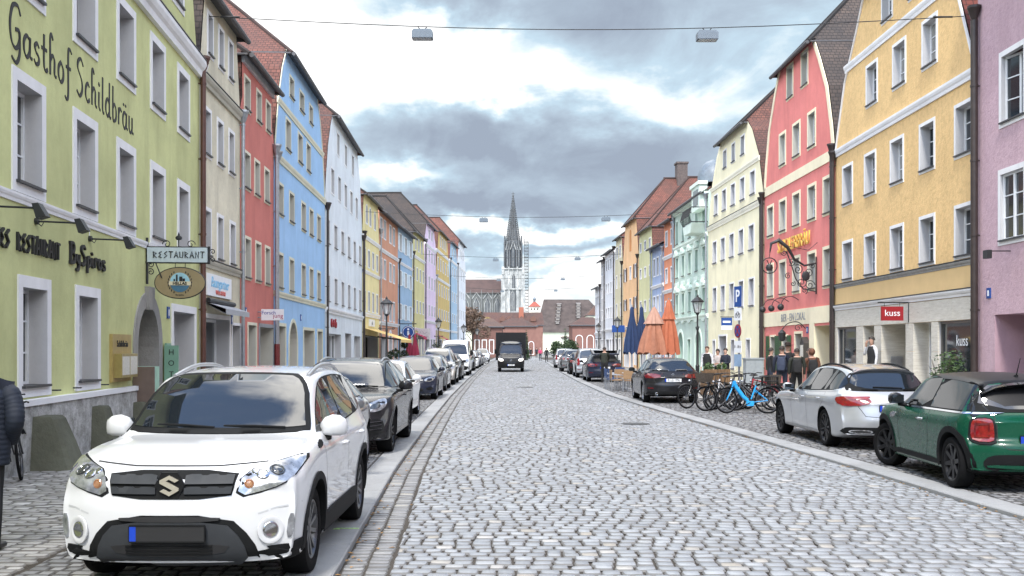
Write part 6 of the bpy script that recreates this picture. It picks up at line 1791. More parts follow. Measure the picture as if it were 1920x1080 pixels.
def green_mini():
 sp = profile(3.86, 1.414, 0.70, 0.97, 1.10, 1.72, 3.48, 1.33, 3.72, 0.94, 0.86, 0.87, 0.925, 0.95, 1.73, 0.60, low=0.19, wf=0.80, wr=0.86, roof_peak=0.25)
 sp['top'][7] = (2.1, 1.414)
 sp.update(wb=2.495, fo=0.70, r=0.318, tw=0.205, ra=0.372, cf=0.20, cr=0.15, rimf=0.74, inset=0.01, fn=[(0.2, 0.05), (0.4, 0), (0.7, 0.03), (0.9, 0.12), (1.5, 0.3)], rn=[(0.15, 0.09), (0.3, 0.02), (0.5, 0.0), (0.58, 0.01), (0.66, 0.07), (0.8, 0.075), (0.95, 0.08), (1.4, 0.16)])
 gp = paint('racing_green_paint', (0.003, 0.058, 0.030), 0.22, 0.0, 0.3)
 bp = paint('black_car_paint', (0.012, 0.012, 0.014))
 K = MM['clad_black']
 c = Car('parked_hatchback', 'green three-door hatchback with black roof and upright red tail lights at the right edge', sp, gp, (6.38, 14.25, 0), PI / 2 - 0.03, CARS_R)
 # black roof
 rp = [(c.T(t), y) for t, y in ((1.70, 0.0), (1.72, 0.3), (1.78, 0.57), (2.4, 0.615), (3.2, 0.60), (3.48, 0.57), (3.58, 0.35), (3.60, 0.0))]
 c.patch('roof_panel', rp + [(x, -y) for x, y in reversed(rp[1:-1])], 'T', simple('satin_black_roof', (0.012, 0.012, 0.013), 0.4, var=0.15, spec=0.2), off=0.012, res=0.07)
 c.patch('windshield', rpoly(mirror2([(0.68, 1.0), (0.58, 1.34)]), 2), 'F', MM['car_glass'])
 side_glass(c, [(1.24, 0.945), (1.42, 1.06), (1.82, 1.335), (2.3, 1.365), (3.45, 1.33), (3.66, 1.10), (3.70, 0.965), (2.4, 0.955)], [2.38])
 rb = c.patch('rear_window', rpoly(mirror2([(0.72, 0.965), (0.735, 1.0), (0.60, 1.315), (0.3, 1.34)]), 1), 'R', K, off=0.006, res=0.06)
 c.patch('rear_pane', rpoly(mirror2([(0.66, 1.0), (0.56, 1.28), (0.3, 1.30)]), 1), 'R', MM['car_glass'], off=0.011, res=0.06, parent=rb)
 m = MB(); M0 = []
 for y in np.linspace(-0.60, 0.60, 9):
  p, n = c.hit('T', (c.T(3.45), y)); M0.append((p.x - 0.17 + 0.08 * (y / 0.6) ** 2, y, p.z + 0.02))
 V = [(x + 0.30, y, z + 0.03) for x, y, z in M0] + M0 + [(x + 0.05, y, z - 0.03) for x, y, z in M0]
 n = len(M0); m.add(V, [(n + i, n + i + 1, i + 1, i) for i in range(n - 1)] + [(2 * n + i, 2 * n + i + 1, n + i + 1, n + i) for i in range(n - 1)] + [(i, i + 1, 2 * n + i + 1, 2 * n + i) for i in range(n - 1)], 0); m.build('roof_spoiler', bp, c.root, 50)
 for sg in (1, -1):
  c.seam('waist_chrome', c.tz([(1.15, 0.935), (1.8, 0.938), (2.6, 0.945), (3.72, 0.95)]), 'S', w=0.022, side=sg, mat=MM['chrome'], off=0.008)
  b = c.patch('tail_light_bezel', rpoly([(sg * 0.52, 0.585), (sg * 0.50, 0.66), (sg * 0.505, 0.86), (sg * 0.56, 0.90), (sg * 0.73, 0.895), (sg * 0.765, 0.83), (sg * 0.775, 0.66), (sg * 0.74, 0.585)], 1), 'R', K, off=0.016, res=0.05)
  l = c.patch('tail_light', rpoly([(sg * 0.54, 0.605), (sg * 0.525, 0.68), (sg * 0.53, 0.85), (sg * 0.575, 0.88), (sg * 0.715, 0.875), (sg * 0.745, 0.82), (sg * 0.752, 0.68), (sg * 0.72, 0.605)], 1), 'R', MM['lamp_red'], off=0.026, res=0.05, parent=b)
  m_ = [(sg * 0.575, 0.74), (sg * 0.575, 0.83), (sg * 0.70, 0.83), (sg * 0.70, 0.66), (sg * 0.575, 0.66), (sg * 0.575, 0.70)]
  c.seam('lamp_outline', m_, 'R', w=0.022, mat=MM['lamp_red_dark'], off=0.030, parent=b)
  o = c.patch('headlight', rpoly([(sg * (0.60 + 0.11 * math.cos(a)), 0.76 + 0.12 * math.sin(a)) for a in np.linspace(0, 2 * PI, 14, endpoint=False)], 1), 'F', MM['lamp_clear'], off=0.01)
 c.patch('rear_bumper_panel', rpoly(mirror2([(0.40, 0.26), (0.60, 0.28), (0.66, 0.36), (0.60, 0.455), (0.40, 0.475)]), 1), 'R', K, off=0.012, res=0.06)
 c.patch('bumper_strip', rpoly(mirror2([(0.60, 0.305), (0.62, 0.345), (0.3, 0.345)]), 1), 'R', gp, off=0.02, res=0.06)
 c.patch('lower_bumper', [(-0.84, 0.20), (0.84, 0.20), (0.82, 0.265), (-0.82, 0.265)], 'R', K, off=0.012)
 c.seam('tailgate_seam', [(0.50, 0.94), (0.49, 0.60), (0.40, 0.535), (0, 0.52), (-0.40, 0.535), (-0.49, 0.60), (-0.50, 0.94)], 'R', w=0.010)
 c.plate('R', 0.64, None, off=0.012)
 p, n = c.hit('R', (0, 0.80)); m = MB(); m.ball((p.x - 0.01, 0, p.z), (0.02, 0.09, 0.05), 0, 14, 8); m.build('badge', K, c.root, 60)
 arch_trim(c, 0.072, K, off=0.014)
 for sg in (1, -1):
  c.patch('sill_trim', c.tz([(1.02, 0.19), (1.0, 0.30), (1.3, 0.325), (2.5, 0.325), (2.85, 0.30), (2.83, 0.19)]), 'S', K, off=0.014, side=sg)
 doors(c, [[(1.30, 0.93), (1.30, 0.5), (1.36, 0.33)], [(2.42, 0.94), (2.44, 0.6), (2.36, 0.33)]])
 handles(c, [(2.18, 0.80)], MM['chrome'])
 for sg in (1, -1):   # side scuttle with chrome surround
  c.patch('side_scuttle', rpoly(c.tz([(0.92, 0.74), (1.02, 0.83), (1.22, 0.83), (1.16, 0.75)]), 1), 'S', MM['chrome'], off=0.008, side=sg)
 c.mirror(1.42, 1.02, bp, w=0.22, out=0.14, h=0.16)
 wiper(c, 0.0, -0.42, 1.02, 1.03, 'R', 'rear_wiper')
 m = MB(); p, n = c.hit('T', (c.T(3.1), 0)); m.tube([(p.x, 0, p.z), (p.x - 0.12, 0, p.z + 0.24)], [0.008, 0.004], 6); m.tube([(p.x + 0.03, 0, p.z + 0.01), (p.x - 0.03, 0, p.z + 0.02)], 0.02, 6); m.build('aerial', K, c.root)
 c.wheels('rim_black', 8, False, steer=0.33)
 return c
def rear_car(label, pm, x, y_rear, L=4.3, W=1.8, H=1.44, lod=1, name='parked_car', suv=False, rot=0.0, lamp='lamp_red', text=None, rim='rim_silver', tall=False, openlid=False, chrome=False):
 zc = 0.96 if not suv else 1.06
 sp = profile(L, H, 0.70 if not suv else 0.8, zc - 0.02, 1.15, 1.95, L - (0.62 if not tall else 0.3), H - 0.08, L - 0.16, 0.99 if not suv else 1.05, 0.82, zc - 0.12, zc - 0.06, zc + 0.02, W, 0.56 if not tall else 0.66, low=0.20 if not suv else 0.25, wf=0.80, wr=0.86)
 sp.update(wb=L * 0.615, fo=0.85, r=0.325 if not suv else 0.35, tw=0.22, cf=0.2, cr=0.14, fn=[(0.2, 0.05), (0.4, 0), (0.7, 0.06), (0.9, 0.2), (1.5, 0.3)], rn=[(0.15, 0.09), (0.35, 0.0), (0.55, 0.0), (0.65, 0.03), (0.95, 0.06), (1.4, 0.14)])
 yc = y_rear + (L - sp['fo'] - sp['wb']) + sp['wb'] / 2
 c = Car(name, label, sp, pm, (x, yc, 0), PI / 2 + rot, CARS_R, lod)
 zt = H - 0.06; K = MM['clad_black']
 c.patch('windshield', rpoly(mirror2([(0.66, zc + 0.02), (0.52, zt - 0.03)]), 2), 'F', MM['car_glass'])
 side_glass(c, [(1.32, zc), (1.6, zc + 0.18), (2.02, zt - 0.05), (2.8, zt - 0.03), (L - 0.85, zt - 0.09), (L - 0.42, zc + 0.17), (L - 0.5, zc + 0.07), (2.6, zc + 0.01)], [2.35, 3.2])
 rb = c.patch('rear_window', rpoly(mirror2([(0.68, zc + 0.045), (0.66, zc + 0.10), (0.56 if not tall else 0.62, zt - 0.07), (0.3, zt - 0.04)]), 2), 'R', MM['car_glass'] if not openlid else MM['seam_dark'], off=0.007)  # with the lid up, a near-black patch paints the shaded boot opening
 for sg in (1, -1):
  if tall: o = [(sg * 0.66, 0.72), (sg * 0.68, 1.16), (sg * 0.82, 1.12), (sg * 0.86, 0.74)]
  else: o = [(sg * 0.36, zc - 0.14), (sg * 0.42, zc - 0.045), (sg * 0.70, zc - 0.02), (sg * 0.90, zc - 0.03), (sg * 0.90, zc - 0.16), (sg * 0.62, zc - 0.175)]
  c.patch('tail_light', rpoly(o, 1), 'R', MM[lamp], off=0.008, res=0.06)
  if not tall: c.patch('tail_light_side', rpoly(c.tz([(L - 0.34, zc - 0.05), (L - 0.10, zc - 0.03), (L - 0.08, zc - 0.17), (L - 0.24, zc - 0.16)]), 1), 'S', MM[lamp], off=0.007, side=sg)
  c.patch('reflector', rpoly([(sg * 0.60, 0.46), (sg * 0.60, 0.49), (sg * 0.82, 0.50), (sg * 0.82, 0.47)], 1), 'R', MM['lamp_red_dark'], off=0.007)
 c.patch('rear_bumper_panel', rpoly(mirror2([(0.60, 0.24), (0.84, 0.29), (0.78, 0.37), (0.5, 0.385)]), 1), 'R', K, off=0.007)
 c.seam('tailgate_seam', [(0.60, zc), (0.58, 0.72), (0.5, 0.60), (0, 0.585), (-0.5, 0.60), (-0.58, 0.72), (-0.60, zc)], 'R', w=0.010)
 c.plate('R', 0.73, text, off=0.010)
 p, n = c.hit('R', (0, zc - 0.06)); m = MB(); m.lathe([(0.0, -0.016), (0.042, -0.016), (0.046, 0.0)], 14, 0, (p.x, 0, p.z), axis='x'); m.build('badge', MM['chrome'], c.root, 50)
 doors(c, [[(1.4, zc), (1.36, 0.6), (1.44, 0.28)], [(2.35, zc + 0.01), (2.38, 0.28)], [(3.25, zc + 0.03), (3.2, 0.75), (3.0, 0.5)]])
 handles(c, [(2.12, 0.84), (3.0, 0.86)], pm)
 c.mirror(1.45, zc + 0.05, pm, w=0.22, out=0.14, h=0.15)
 if suv: arch_trim(c, 0.04); rails(c, 2.0, L - 0.8, MM['rim_silver'])
 c.wheels(rim, 5, True)
 return c
def right_cars():
 wagon(); green_mini()
 bp = paint('black_car_paint', (0.012, 0.012, 0.014))
 c = rear_car('black hatchback seen from behind with dark red lights, between cafe chairs and bicycles', bp, 5.06, 32.6, L=4.32, W=1.80, H=1.434, lod=0, lamp='lamp_red_dark', text='R LG 1996')
 for sg in (1, -1):
  m = MB(); p, n = c.hit('R', (sg * 0.52, 0.30)); m.lathe([(0.035, 0.05), (0.045, -0.04), (0.038, -0.045), (0.034, 0.0)], 14, 0, (p.x, p.y, p.z), axis='x'); m.build('exhaust', MM['chrome'], c.root, 50)
 c = rear_car('dark estate with its tailgate open and luggage inside', paint('navy_car_paint', (0.016, 0.02, 0.035)), 4.75, 53.0, L=4.6, W=1.84, H=1.48, lamp='lamp_red', openlid=True)
 # raised tailgate
 lid = MB(); sx = c.T(c.sp['L'] - 0.62)
 V = []
 for x, z, w in ((sx, 1.42, 0.60), (sx - 0.55, 1.62, 0.72), (sx - 0.98, 1.45, 0.66)):
  for y in (-w, -w * 0.85, w * 0.85, w): V.append((x, y, z))
 lid.add(V, [(r * 4 + k, r * 4 + k + 1, r * 4 + 5 + k, r * 4 + 4 + k) for r in (0, 1) for k in (0, 2)])
 for r in (0, 1, 2): pass
 lid.tube([(sx, -0.6, 1.42), (sx - 0.55, -0.74, 1.62), (sx - 0.98, -0.64, 1.42), (sx - 0.98, 0.64, 1.42), (sx - 0.55, 0.74, 1.62), (sx, 0.6, 1.42)], 0.045, 8)
 lo = lid.build('tailgate', paint('navy_car_paint', (0.016, 0.02, 0.035)), c.root, 40)
 g = MB(); g.add([(sx - 0.05, -0.52, 1.45), (sx - 0.05, 0.52, 1.45), (sx - 0.52, 0.62, 1.61), (sx - 0.52, -0.62, 1.61)], [(0, 1, 2, 3)]); g.build('tailgate_glass', MM['car_glass'], lo)
 rear_car('silver grey van-like family car in front of the dark estate with open tailgate', paint('silver_car_paint', (0.44, 0.455, 0.47), 0.3, 0.6), 4.62, 60.3, L=4.4, W=1.83, H=1.72, suv=True, tall=True)
 rear_car('small black car with pale roof parked beyond the silver grey family car', bp, 4.55, 67.5, L=3.8, W=1.7, H=1.5)
 rear_car('mid grey SUV in the right row with red tail lights high on the corners', paint('mid_grey_paint', (0.13, 0.14, 0.15), 0.28, 0.5), 4.45, 75.0, L=4.4, W=1.83, H=1.63, suv=True)
 rear_car('silver white hatchback last in the right row before the green bush', paint('pale_silver_paint', (0.6, 0.61, 0.62), 0.3, 0.4), 4.55, 88.5, L=4.3, W=1.8, H=1.68, suv=True, tall=True)
 rear_car('dark car parked beside the far green bush', bp, 6.6, 92, L=4.3, W=1.8, H=1.5)
left_cars(); vans(); right_cars()
# ------------------------------------------------------------------ far end: cathedral, salt barn, low houses, trees
def pxw(px, py, Y):
 """point on the sight line at real distance Y (used to size the far landmarks)"""
 return ((px - 960) / F_PX * Y, Y, CAM_H + (HZ - py) / F_PX * Y)
def stone_mat(name, c, dark, grain=1.5):
 if name in MATS: return MATS[name]
 t = NT(name); t.set(Roughness=0.9)
 a = t.coord('Object', (0.35, 0.35, 0.12)); f = t.noise(a, 1.0, 8, 0.7)
 b = t.coord('Object'); g = t.noise(b, 0.8, 6, 0.7)
 k = t.mix(t.rng(f, 0.35, 0.66, 0, 1), dark, c)
 k = t.mix(t.rng(g, 0.45, 0.75, 0, 0.6), k, dark)
 t.l(k, t.b.inputs['Base Color'])
 MATS[name] = t.m
 return t.m
def cathedral():
 Y = 720.0; k = Y / F_PX
 Xc = (962 - 960) * k
 light = stone_mat('limestone_pale', (0.52, 0.53, 0.52), (0.15, 0.16, 0.16)); dark = stone_mat('limestone_dark', (0.13, 0.14, 0.15), (0.06, 0.065, 0.07))
 gl = simple('church_glass', (0.03, 0.035, 0.045), 0.3, var=0.2)
 root = thing('cathedral', 'gothic cathedral with a tall pierced spire above the roofs at the end of the street', 'cathedral', (Xc, Y, 0))
 def Z(py): return CAM_H + (HZ - py) * k
 # tower body
 m = MB(); w = 7.2
 m.box(-w, w, 0, 15, 0, Z(505))
 m.build('tower', light, root)
 for sx in (-1, 1):                                  # stepped corner buttresses with pinnacles
  for i, (x, y0) in enumerate(((sx * 7.0, -1.6), (sx * 3.0, -1.2))):
   m = MB(); ww = 1.5 if i == 0 else 0.9
   m.box(x - ww, x + ww, y0, 0.3, 0, Z(545)); m.box(x - ww * .8, x + ww * .8, y0 * .7, 0.3, Z(545), Z(515)); m.box(x - ww * .6, x + ww * .6, y0 * .5, 0.3, Z(515), Z(500))
   for zz in (Z(545), Z(515)):
    m.add([(x - ww * .5, y0, zz), (x + ww * .5, y0, zz), (x + ww * .5, y0 + 1, zz), (x - ww * .5, y0 + 1, zz), (x, y0 + .5, zz + 5)], [(0, 1, 4), (1, 2, 4), (2, 3, 4), (3, 0, 4)])
   m.build('buttress', light, root)
 for (x, w2, p0, p1) in ((-0.4, 1.0, 583, 545), (0.4, 1.2, 540, 513)):
  m = MB(); z0, z1 = Z(p0), Z(p1)
  m.prism([(x - w2, z0), (x + w2, z0), (x + w2, z1 - 2), (x, z1), (x - w2, z1 - 2)], -0.25, 0.1); m.build('lancet_window', gl, root)
  m = MB(); m.tube([(x - w2, -0.3, z0), (x - w2, -0.3, z1 - 2), (x, -0.3, z1), (x + w2, -0.3, z1 - 2), (x + w2, -0.3, z0)], 0.25, 5); m.box(x - 0.12, x + 0.12, -0.3, -0.2, z0, z1 - 1.0); m.build('tracery', light, root)
 m = MB()
 for p in (505, 543): m.box(-7.8, 7.8, -1.0, 0.2, Z(p), Z(p) + 0.9)
 m.build('string_course', light, root)
 m = MB(); m.box(-3.2, 3.2, -0.15, 0.0, Z(583), Z(545)); m.build('dark_bay', dark, root)
 # octagon storey
 z0, z1 = Z(505), Z(452)
 m = MB(); R = 6.2
 m.lathe([(R, z0), (R, z1), (R * 0.8, z1 + 0.5)], 8, 0, (0, 7, 0)); m.build('octagon', dark, root)
 for x, w2 in ((0, 1.3), (-4.0, 0.7), (4.0, 0.7)):
  m = MB(); m.prism([(x - w2, Z(500)), (x + w2, Z(500)), (x + w2, Z(470)), (x, Z(462)), (x - w2, Z(470))], 0.3 if abs(x) < 1 else 1.4, 1.5 if abs(x) < 1 else 2.2); m.build('belfry_window', gl, root)
  m = MB(); yy = 0.2 if abs(x) < 1 else 1.3
  m.tube([(x - w2 * 1.5, yy, Z(468)), (x, yy, Z(452)), (x + w2 * 1.5, yy, Z(468))], 0.3, 5); m.box(x - 0.12, x + 0.12, yy, yy + 0.1, Z(500), Z(466)); m.build('gable', light, root)
 for a in range(8):                                   # pinnacles around the spire foot
  th = math.radians(22.5 + 45 * a); x, y = 6.3 * math.cos(th), 7 + 6.3 * math.sin(th)
  m = MB(); m.lathe([(0.75, z0), (0.7, z1 - 2), (0.85, z1 - 1.5), (0.55, z1), (0.0, Z(440) + (a % 3))], 6, 0, (x, y, 0))
  for q in range(4): m.lathe([(0.5, z1 + q * 1.2 - 0.3), (0.68, z1 + q * 1.2), (0.4, z1 + q * 1.2 + 0.3)], 5, 0, (x, y, 0))
  m.build('pinnacle', dark, root)
 # pierced spire with crockets
 zt = Z(366); Rb = 5.0
 m = MB(); n = 8
 for a in range(n):
  th = math.radians(22.5 + 45 * a); th2 = math.radians(22.5 + 45 * (a + 1))
  p0 = Vector((Rb * math.cos(th), 7 + Rb * math.sin(th), z1)); p1 = Vector((0.35 * math.cos(th), 7 + 0.35 * math.sin(th), zt))
  m.tube([p0, p1], [0.42, 0.2], 5)
  for q in range(26):
   f = q / 26; p = p0.lerp(p1, f)
   d = Vector((math.cos(th), math.sin(th), 0.5))
   m.tube([p, p + d * (0.75 * (1 - 0.55 * f))], [0.20, 0.24], 4)
  r0 = Vector((Rb * math.cos(th2), 7 + Rb * math.sin(th2), z1)); r1 = Vector((0.35 * math.cos(th2), 7 + 0.35 * math.sin(th2), zt))
  for q in range(1, 22):                            # rings and tracery of each spire panel
   f = q / 22; m.tube([p0.lerp(p1, f), r0.lerp(r1, f)], 0.16, 4, cap=False)
   if q < 16:
    f2 = (q + 1) / 22; mid = (p0.lerp(p1, f) + r0.lerp(r1, f)) / 2; mid2 = (p0.lerp(p1, f2) + r0.lerp(r1, f2)) / 2
    m.tube([mid, mid2], 0.14, 4, cap=False)
 m.build('spire', dark, root)
 m = MB(); m.lathe([(Rb * 0.80, z1), (0.15, zt - 3)], 8, 0, (0, 7, 0)); m.build('spire_core', stone_mat('limestone_core', (0.20, 0.21, 0.22), (0.09, 0.095, 0.1)), root)
 m = MB(); m.lathe([(0.35, zt), (0.9, zt + 0.6), (0.35, zt + 1.2), (0.25, zt + 2.6)], 8, 0, (0, 7, 0)); m.box(-0.2, 0.2, 6.8, 7.2, zt + 1, Z(357)); m.box(-1.1, 1.1, 6.8, 7.2, Z(361), Z(361) + 0.45); m.build('finial_cross', dark, root)
 # scaffold
 t = thing('scaffold', 'metal scaffolding climbing the right flank of the cathedral tower', 'scaffold', (Xc + 9.3, Y + 1, 0))
 m = MB(); deck = MB()
 for x in (-1.5, 1.3):
  for y in (0, 3): m.tube([(x, y, 0), (x, y, Z(446) if x < 0 else Z(452))], 0.16, 5)
 z = Z(590); i = 0
 while z < Z(452):
  deck.box(-1.6, 1.4, 0, 3, z, z + 0.3)
  m.tube([(-1.5, 0, z + 1.0), (1.3, 0, z + 1.0)], 0.07, 4); m.tube([(-1.5 if i % 2 else 1.3, 0, z), (1.3 if i % 2 else -1.5, 0, z + 2)], 0.06, 4)
  z += 2.1; i += 1
 m.build('poles', simple('scaffold_steel', (0.05, 0.055, 0.06), 0.6), t); deck.build('decks', simple('scaffold_board', (0.06, 0.058, 0.055), 0.8), t)
 # nave
 xl, xr = (835 - 960) * k - Xc, (941 - 960) * k - Xc
 nave = stone_mat('nave_stone', (0.20, 0.21, 0.205), (0.075, 0.08, 0.08))
 m = MB(); m.box(xl, xr, 5, 30, 0, Z(549)); m.build('nave_wall', nave, root)
 rm = simple('copper_brown_roof', (0.06, 0.034, 0.03), 0.7, var=0.25, scale=0.3)
 m = MB(); zr = Z(521)
 m.add([(xl, 4, Z(549)), (xr, 4, Z(549)), (xr, 17, zr), (xl, 17, zr), (xl, 30, Z(549)), (xr, 30, Z(549))], [(0, 1, 2, 3), (3, 2, 5, 4)]); m.build('nave_roof', rm, root)
 for px in (893, 914, 933, 872, 851):
  x = (px - 960) * k - Xc; w2 = 2.1
  m = MB(); m.prism([(x - w2, Z(590)), (x + w2, Z(590)), (x + w2, Z(569)), (x + w2 * .6, Z(562)), (x, Z(557.5)), (x - w2 * .6, Z(562)), (x - w2, Z(569))], 4.8, 5.05); m.build('nave_window', gl, root)
  m = MB(); m.tube([(x - w2, 4.7, Z(590)), (x - w2, 4.7, Z(569)), (x, 4.7, Z(557)), (x + w2, 4.7, Z(569)), (x + w2, 4.7, Z(590))], 0.28, 5)
  for q in (-0.7, 0, 0.7): m.box(x + q * w2 * .7 - 0.12, x + q * w2 * .7 + 0.12, 4.6, 4.8, Z(590), Z(563))
  m.tube([(x - 3.2, 4.6, Z(560)), (x, 4.6, Z(548)), (x + 3.2, 4.6, Z(560))], 0.4, 5); m.build('nave_tracery', light, root)
  m = MB(); m.box(x + 3.0, x + 4.1, 3, 5.2, 0, Z(556)); m.lathe([(0.6, Z(556)), (0.0, Z(541))], 5, 0, (x + 3.5, 4, 0)); m.build('nave_buttress', nave, root)
 m = MB(); m.box(xl, xr, 4.4, 5.2, Z(550), Z(547.5)); m.build('parapet', nave, root)
def far_house(name, label, X0, X1, Y, eave, ridge, depth, wall, roof, hip=True, wins=(), z0=0, cat='house', rows=None):
 r = thing(name, label, cat, (X0, Y, z0))
 L = X1 - X0
 m = MB(); m.box(0, L, 0, depth, 0, eave); m.build('wall', wall, r)
 e = 0.4; i = min(depth / 2, L / 3) if hip else 0
 A, B, C, D = (-e, -e, eave), (L + e, -e, eave), (L + e, depth + e, eave), (-e, depth + e, eave)
 R0, R1 = (i, depth / 2, ridge), (L - i, depth / 2, ridge)
 def uvq(*p):
  p = [Vector(q) for q in p]; e1 = (p[1] - p[0]).normalized(); n = e1.cross(p[-1] - p[0]).normalized(); e2 = n.cross(e1)
  return [((q - p[0]).dot(e1), (q - p[0]).dot(e2)) for q in p]
 m = MB()
 for q in ((A, B, R1, R0), (C, D, R0, R1), (B, C, R1), (D, A, R0)): m.add(q, [tuple(range(len(q)))], 0, [uvq(*q)])
 m.build('roof', roof, r)
 m = MB(); m.tube([A, B], 0.09, 6); m.box(-e, L + e, -e, 0, eave - 0.15, eave - 0.02); m.build('gutter', M_EAVE, r)
 for x, z, w, h, st in wins:
  fm, sm, pm, sl, inner = window_meshes(w, h, M_WHITETRIM, M_REVEAL, M_SASH, st, 0.12, 0.18, True)
  f = link_mesh('window', fm, r, (x, -0.02, z)); link_mesh('sash', sm, f); link_mesh('pane', pm, f)
  b = MB(); b.quad((0.05, -0.005, 0.05), (w - 0.05, -0.005, 0.05), (w - 0.05, -0.005, h - 0.05), (0.05, -0.005, h - 0.05))
 return r
def far_town():
 pink = wallmat('salmon_far_plaster', (168, 112, 96), 0.5); pale = wallmat('pale_green_far_plaster', (226, 230, 205), 0.8)
 terr = wallmat('rust_far_plaster', (150, 98, 84), 0.5)
 ft = roof_tile('far_roof_tiles', (0.12, 0.052, 0.038), (0.085, 0.04, 0.032), (0.05, 0.034, 0.03))
 def Z(py, Y): return CAM_H + (HZ - py) * Y / F_PX
 W = [(0.6, 3.4, 0.9, 1.5, 'std'), (2.2, 3.4, 0.9, 1.5, 'std'), (3.8, 3.4, 0.9, 1.5, 'std'), (5.4, 3.4, 0.9, 1.5, 'std'), (7.2, 0.2, 1.3, 3.0, 'arch'), (1.2, 0.2, 1.2, 2.4, 'arch'), (3.6, 0.2, 1.6, 2.4, 'std')]
 far_house('gate_house', 'salmon pink low house with red hipped roof closing the street below the cathedral', -3.6, 5.4, 230, Z(612, 230), Z(595, 230), 12, pink, ft, True, W)
 h = far_house('town_house', 'long red tiled roof with small dormers behind the salmon pink gate house', -8.5, 8.9, 300, Z(610, 300), Z(584, 300), 16, pink, ft, False)
 for px, py in ((955, 601), (978, 600), (1000, 599), (942, 604)):
  x = (px - 960) / F_PX * 300 + 8.5
  m = MB(); m.prism([(x - 0.8, 9.4), (x + 0.8, 9.4), (x + 0.8, 10.3), (x, 11.0), (x - 0.8, 10.3)], 1.5, 6); m.build('dormer', simple('dormer_brown', (0.12, 0.06, 0.045), 0.8), h)
 m = MB(); m.box(10.5, 11.9, 4, 5.4, 9, 13.6); m.build('chimney', simple('brick_chimney', (0.28, 0.10, 0.065), 0.85), h)
 far_house('corner_house', 'rust coloured low corner house with dark roof on the left before the bridge', -7.2, -1.8, 186, Z(613, 186), Z(594, 186), 22, terr, RT_BROWN, True,
     [(0.5, 0.6, 0.9, 2.6, 'std'), (1.8, 0.6, 0.9, 2.6, 'std'), (3.1, 0.6, 0.9, 2.6, 'std'), (4.3, 0.6, 0.9, 2.6, 'std')])
 far_house('corner_house', 'small salmon house with red roof and white arches on the right before the bridge', 11.5, 18.0, 198, Z(610, 198), Z(593, 198), 12, pink, ft, True,
     [(0.6, 1.0, 1.4, 3.2, 'arch'), (2.7, 1.0, 1.4, 3.2, 'arch'), (4.6, 1.0, 1.2, 2.8, 'std')])
 # salt barn with its huge roof
 Y = 470; k = Y / F_PX
 r = thing('salt_barn', 'huge steep brown barn roof with columns of small dormers across the river', 'barn', ((1006 - 960) * k, Y, 0))
 L = (1122 - 1006) * k; e = Z(623, Y); t = Z(559, Y)
 m = MB(); m.box(0.5, L, 0, 26, 0, e); m.build('wall', wallmat('barn_plaster', (228, 232, 205), 0.8), r)
 rm = simple('barn_tiles', (0.062, 0.048, 0.044), 0.9, var=0.35, scale=0.5)
 a, b = (1021 - 1006) * k, (1108 - 1006) * k
 m = MB(); m.add([(0, -1, e), (L, -1, e), (L, 27, e), (0, 27, e), (a, 12, t), (b, 14, t), (L - 0.3, 12, t - 3.5)], [(0, 1, 6, 5, 4), (2, 3, 4, 5), (3, 0, 4), (1, 2, 5, 6)]); m.build('roof', rm, r)
 for px, p0, p1 in ((1050, 571, 605), (1087, 570, 600)):
  for q in range(6 if px == 1050 else 5):
   py = p0 + (p1 - p0) * q / 5
   x = (px - 1006 - q * 0.9 * (1 if px == 1050 else 0.4)) * k; z = Z(py, Y); f = (z - e) / (t - e); y = -1 + 13 * f
   m = MB(); m.box(x - 0.8, x + 0.8, y - 1.2, y + 1.2, z - 0.5, z + 0.5); m.add([(x - 1.1, y - 1.4, z + .5), (x + 1.1, y - 1.4, z + .5), (x + 1.1, y + 2, z + 1.1), (x - 1.1, y + 2, z + 1.1)], [(0, 1, 2, 3)]); m.build('dormer', simple('dormer_grey', (0.2, 0.185, 0.175), 0.8), r)
 # bridge tower cap
 Y = 490; k = Y / F_PX; Xc = (1002 - 960) * k
 r = thing('bridge_tower', 'small white tower with red pyramid roof and dark onion lantern', 'tower', (Xc, Y, 0))
 w = 10 * k
 m = MB(); m.box(-w, w, -w, w, 0, Z(575, Y)); m.build('wall', wallmat('tower_plaster', (235, 230, 215), 0.8), r)
 m = MB(); zz = Z(575.5, Y); m.add([(-w - .4, -w - .4, zz), (w + .4, -w - .4, zz), (w + .4, w + .4, zz), (-w - .4, w + .4, zz), (-.6, -.6, Z(566, Y)), (.6, -.6, Z(566, Y)), (.6, .6, Z(566, Y)), (-.6, .6, Z(566, Y))], [(0, 1, 5, 4), (1, 2, 6, 5), (2, 3, 7, 6), (3, 0, 4, 7)]); m.build('roof', simple('tower_tiles', (0.26, 0.07, 0.05), 0.8), r)
 m = MB(); m.lathe([(0.55, Z(566, Y)), (0.55, Z(563, Y)), (0.85, Z(561.5, Y)), (0.8, Z(560, Y)), (0.25, Z(558, Y)), (0.08, Z(556, Y)), (0.03, Z(551, Y))], 10, 0); m.build('lantern', simple('slate_blue_lead', (0.06, 0.08, 0.10), 0.45, var=0.2), r, 50)
 for x in (-1.5, 0, 1.5): m = MB(); m.box(x - .35, x + .35, -w - .03, -w, Z(582, Y), Z(578, Y)); m.build('window', M_GLASS, r)
 far_house('town_house', 'unseen row added to close off the sky behind the camera', -30, 40, -80, 13, 18, 10, pale, RT_BROWN, True)  # added out of view to block bright sky reflected in car glass
 far_house('bridge_wall', 'pale wall along the ramp up to the bridge', 12.5, 20, 260, 4.2, 4.6, 3, pale, RT_BROWN, False, cat='wall')
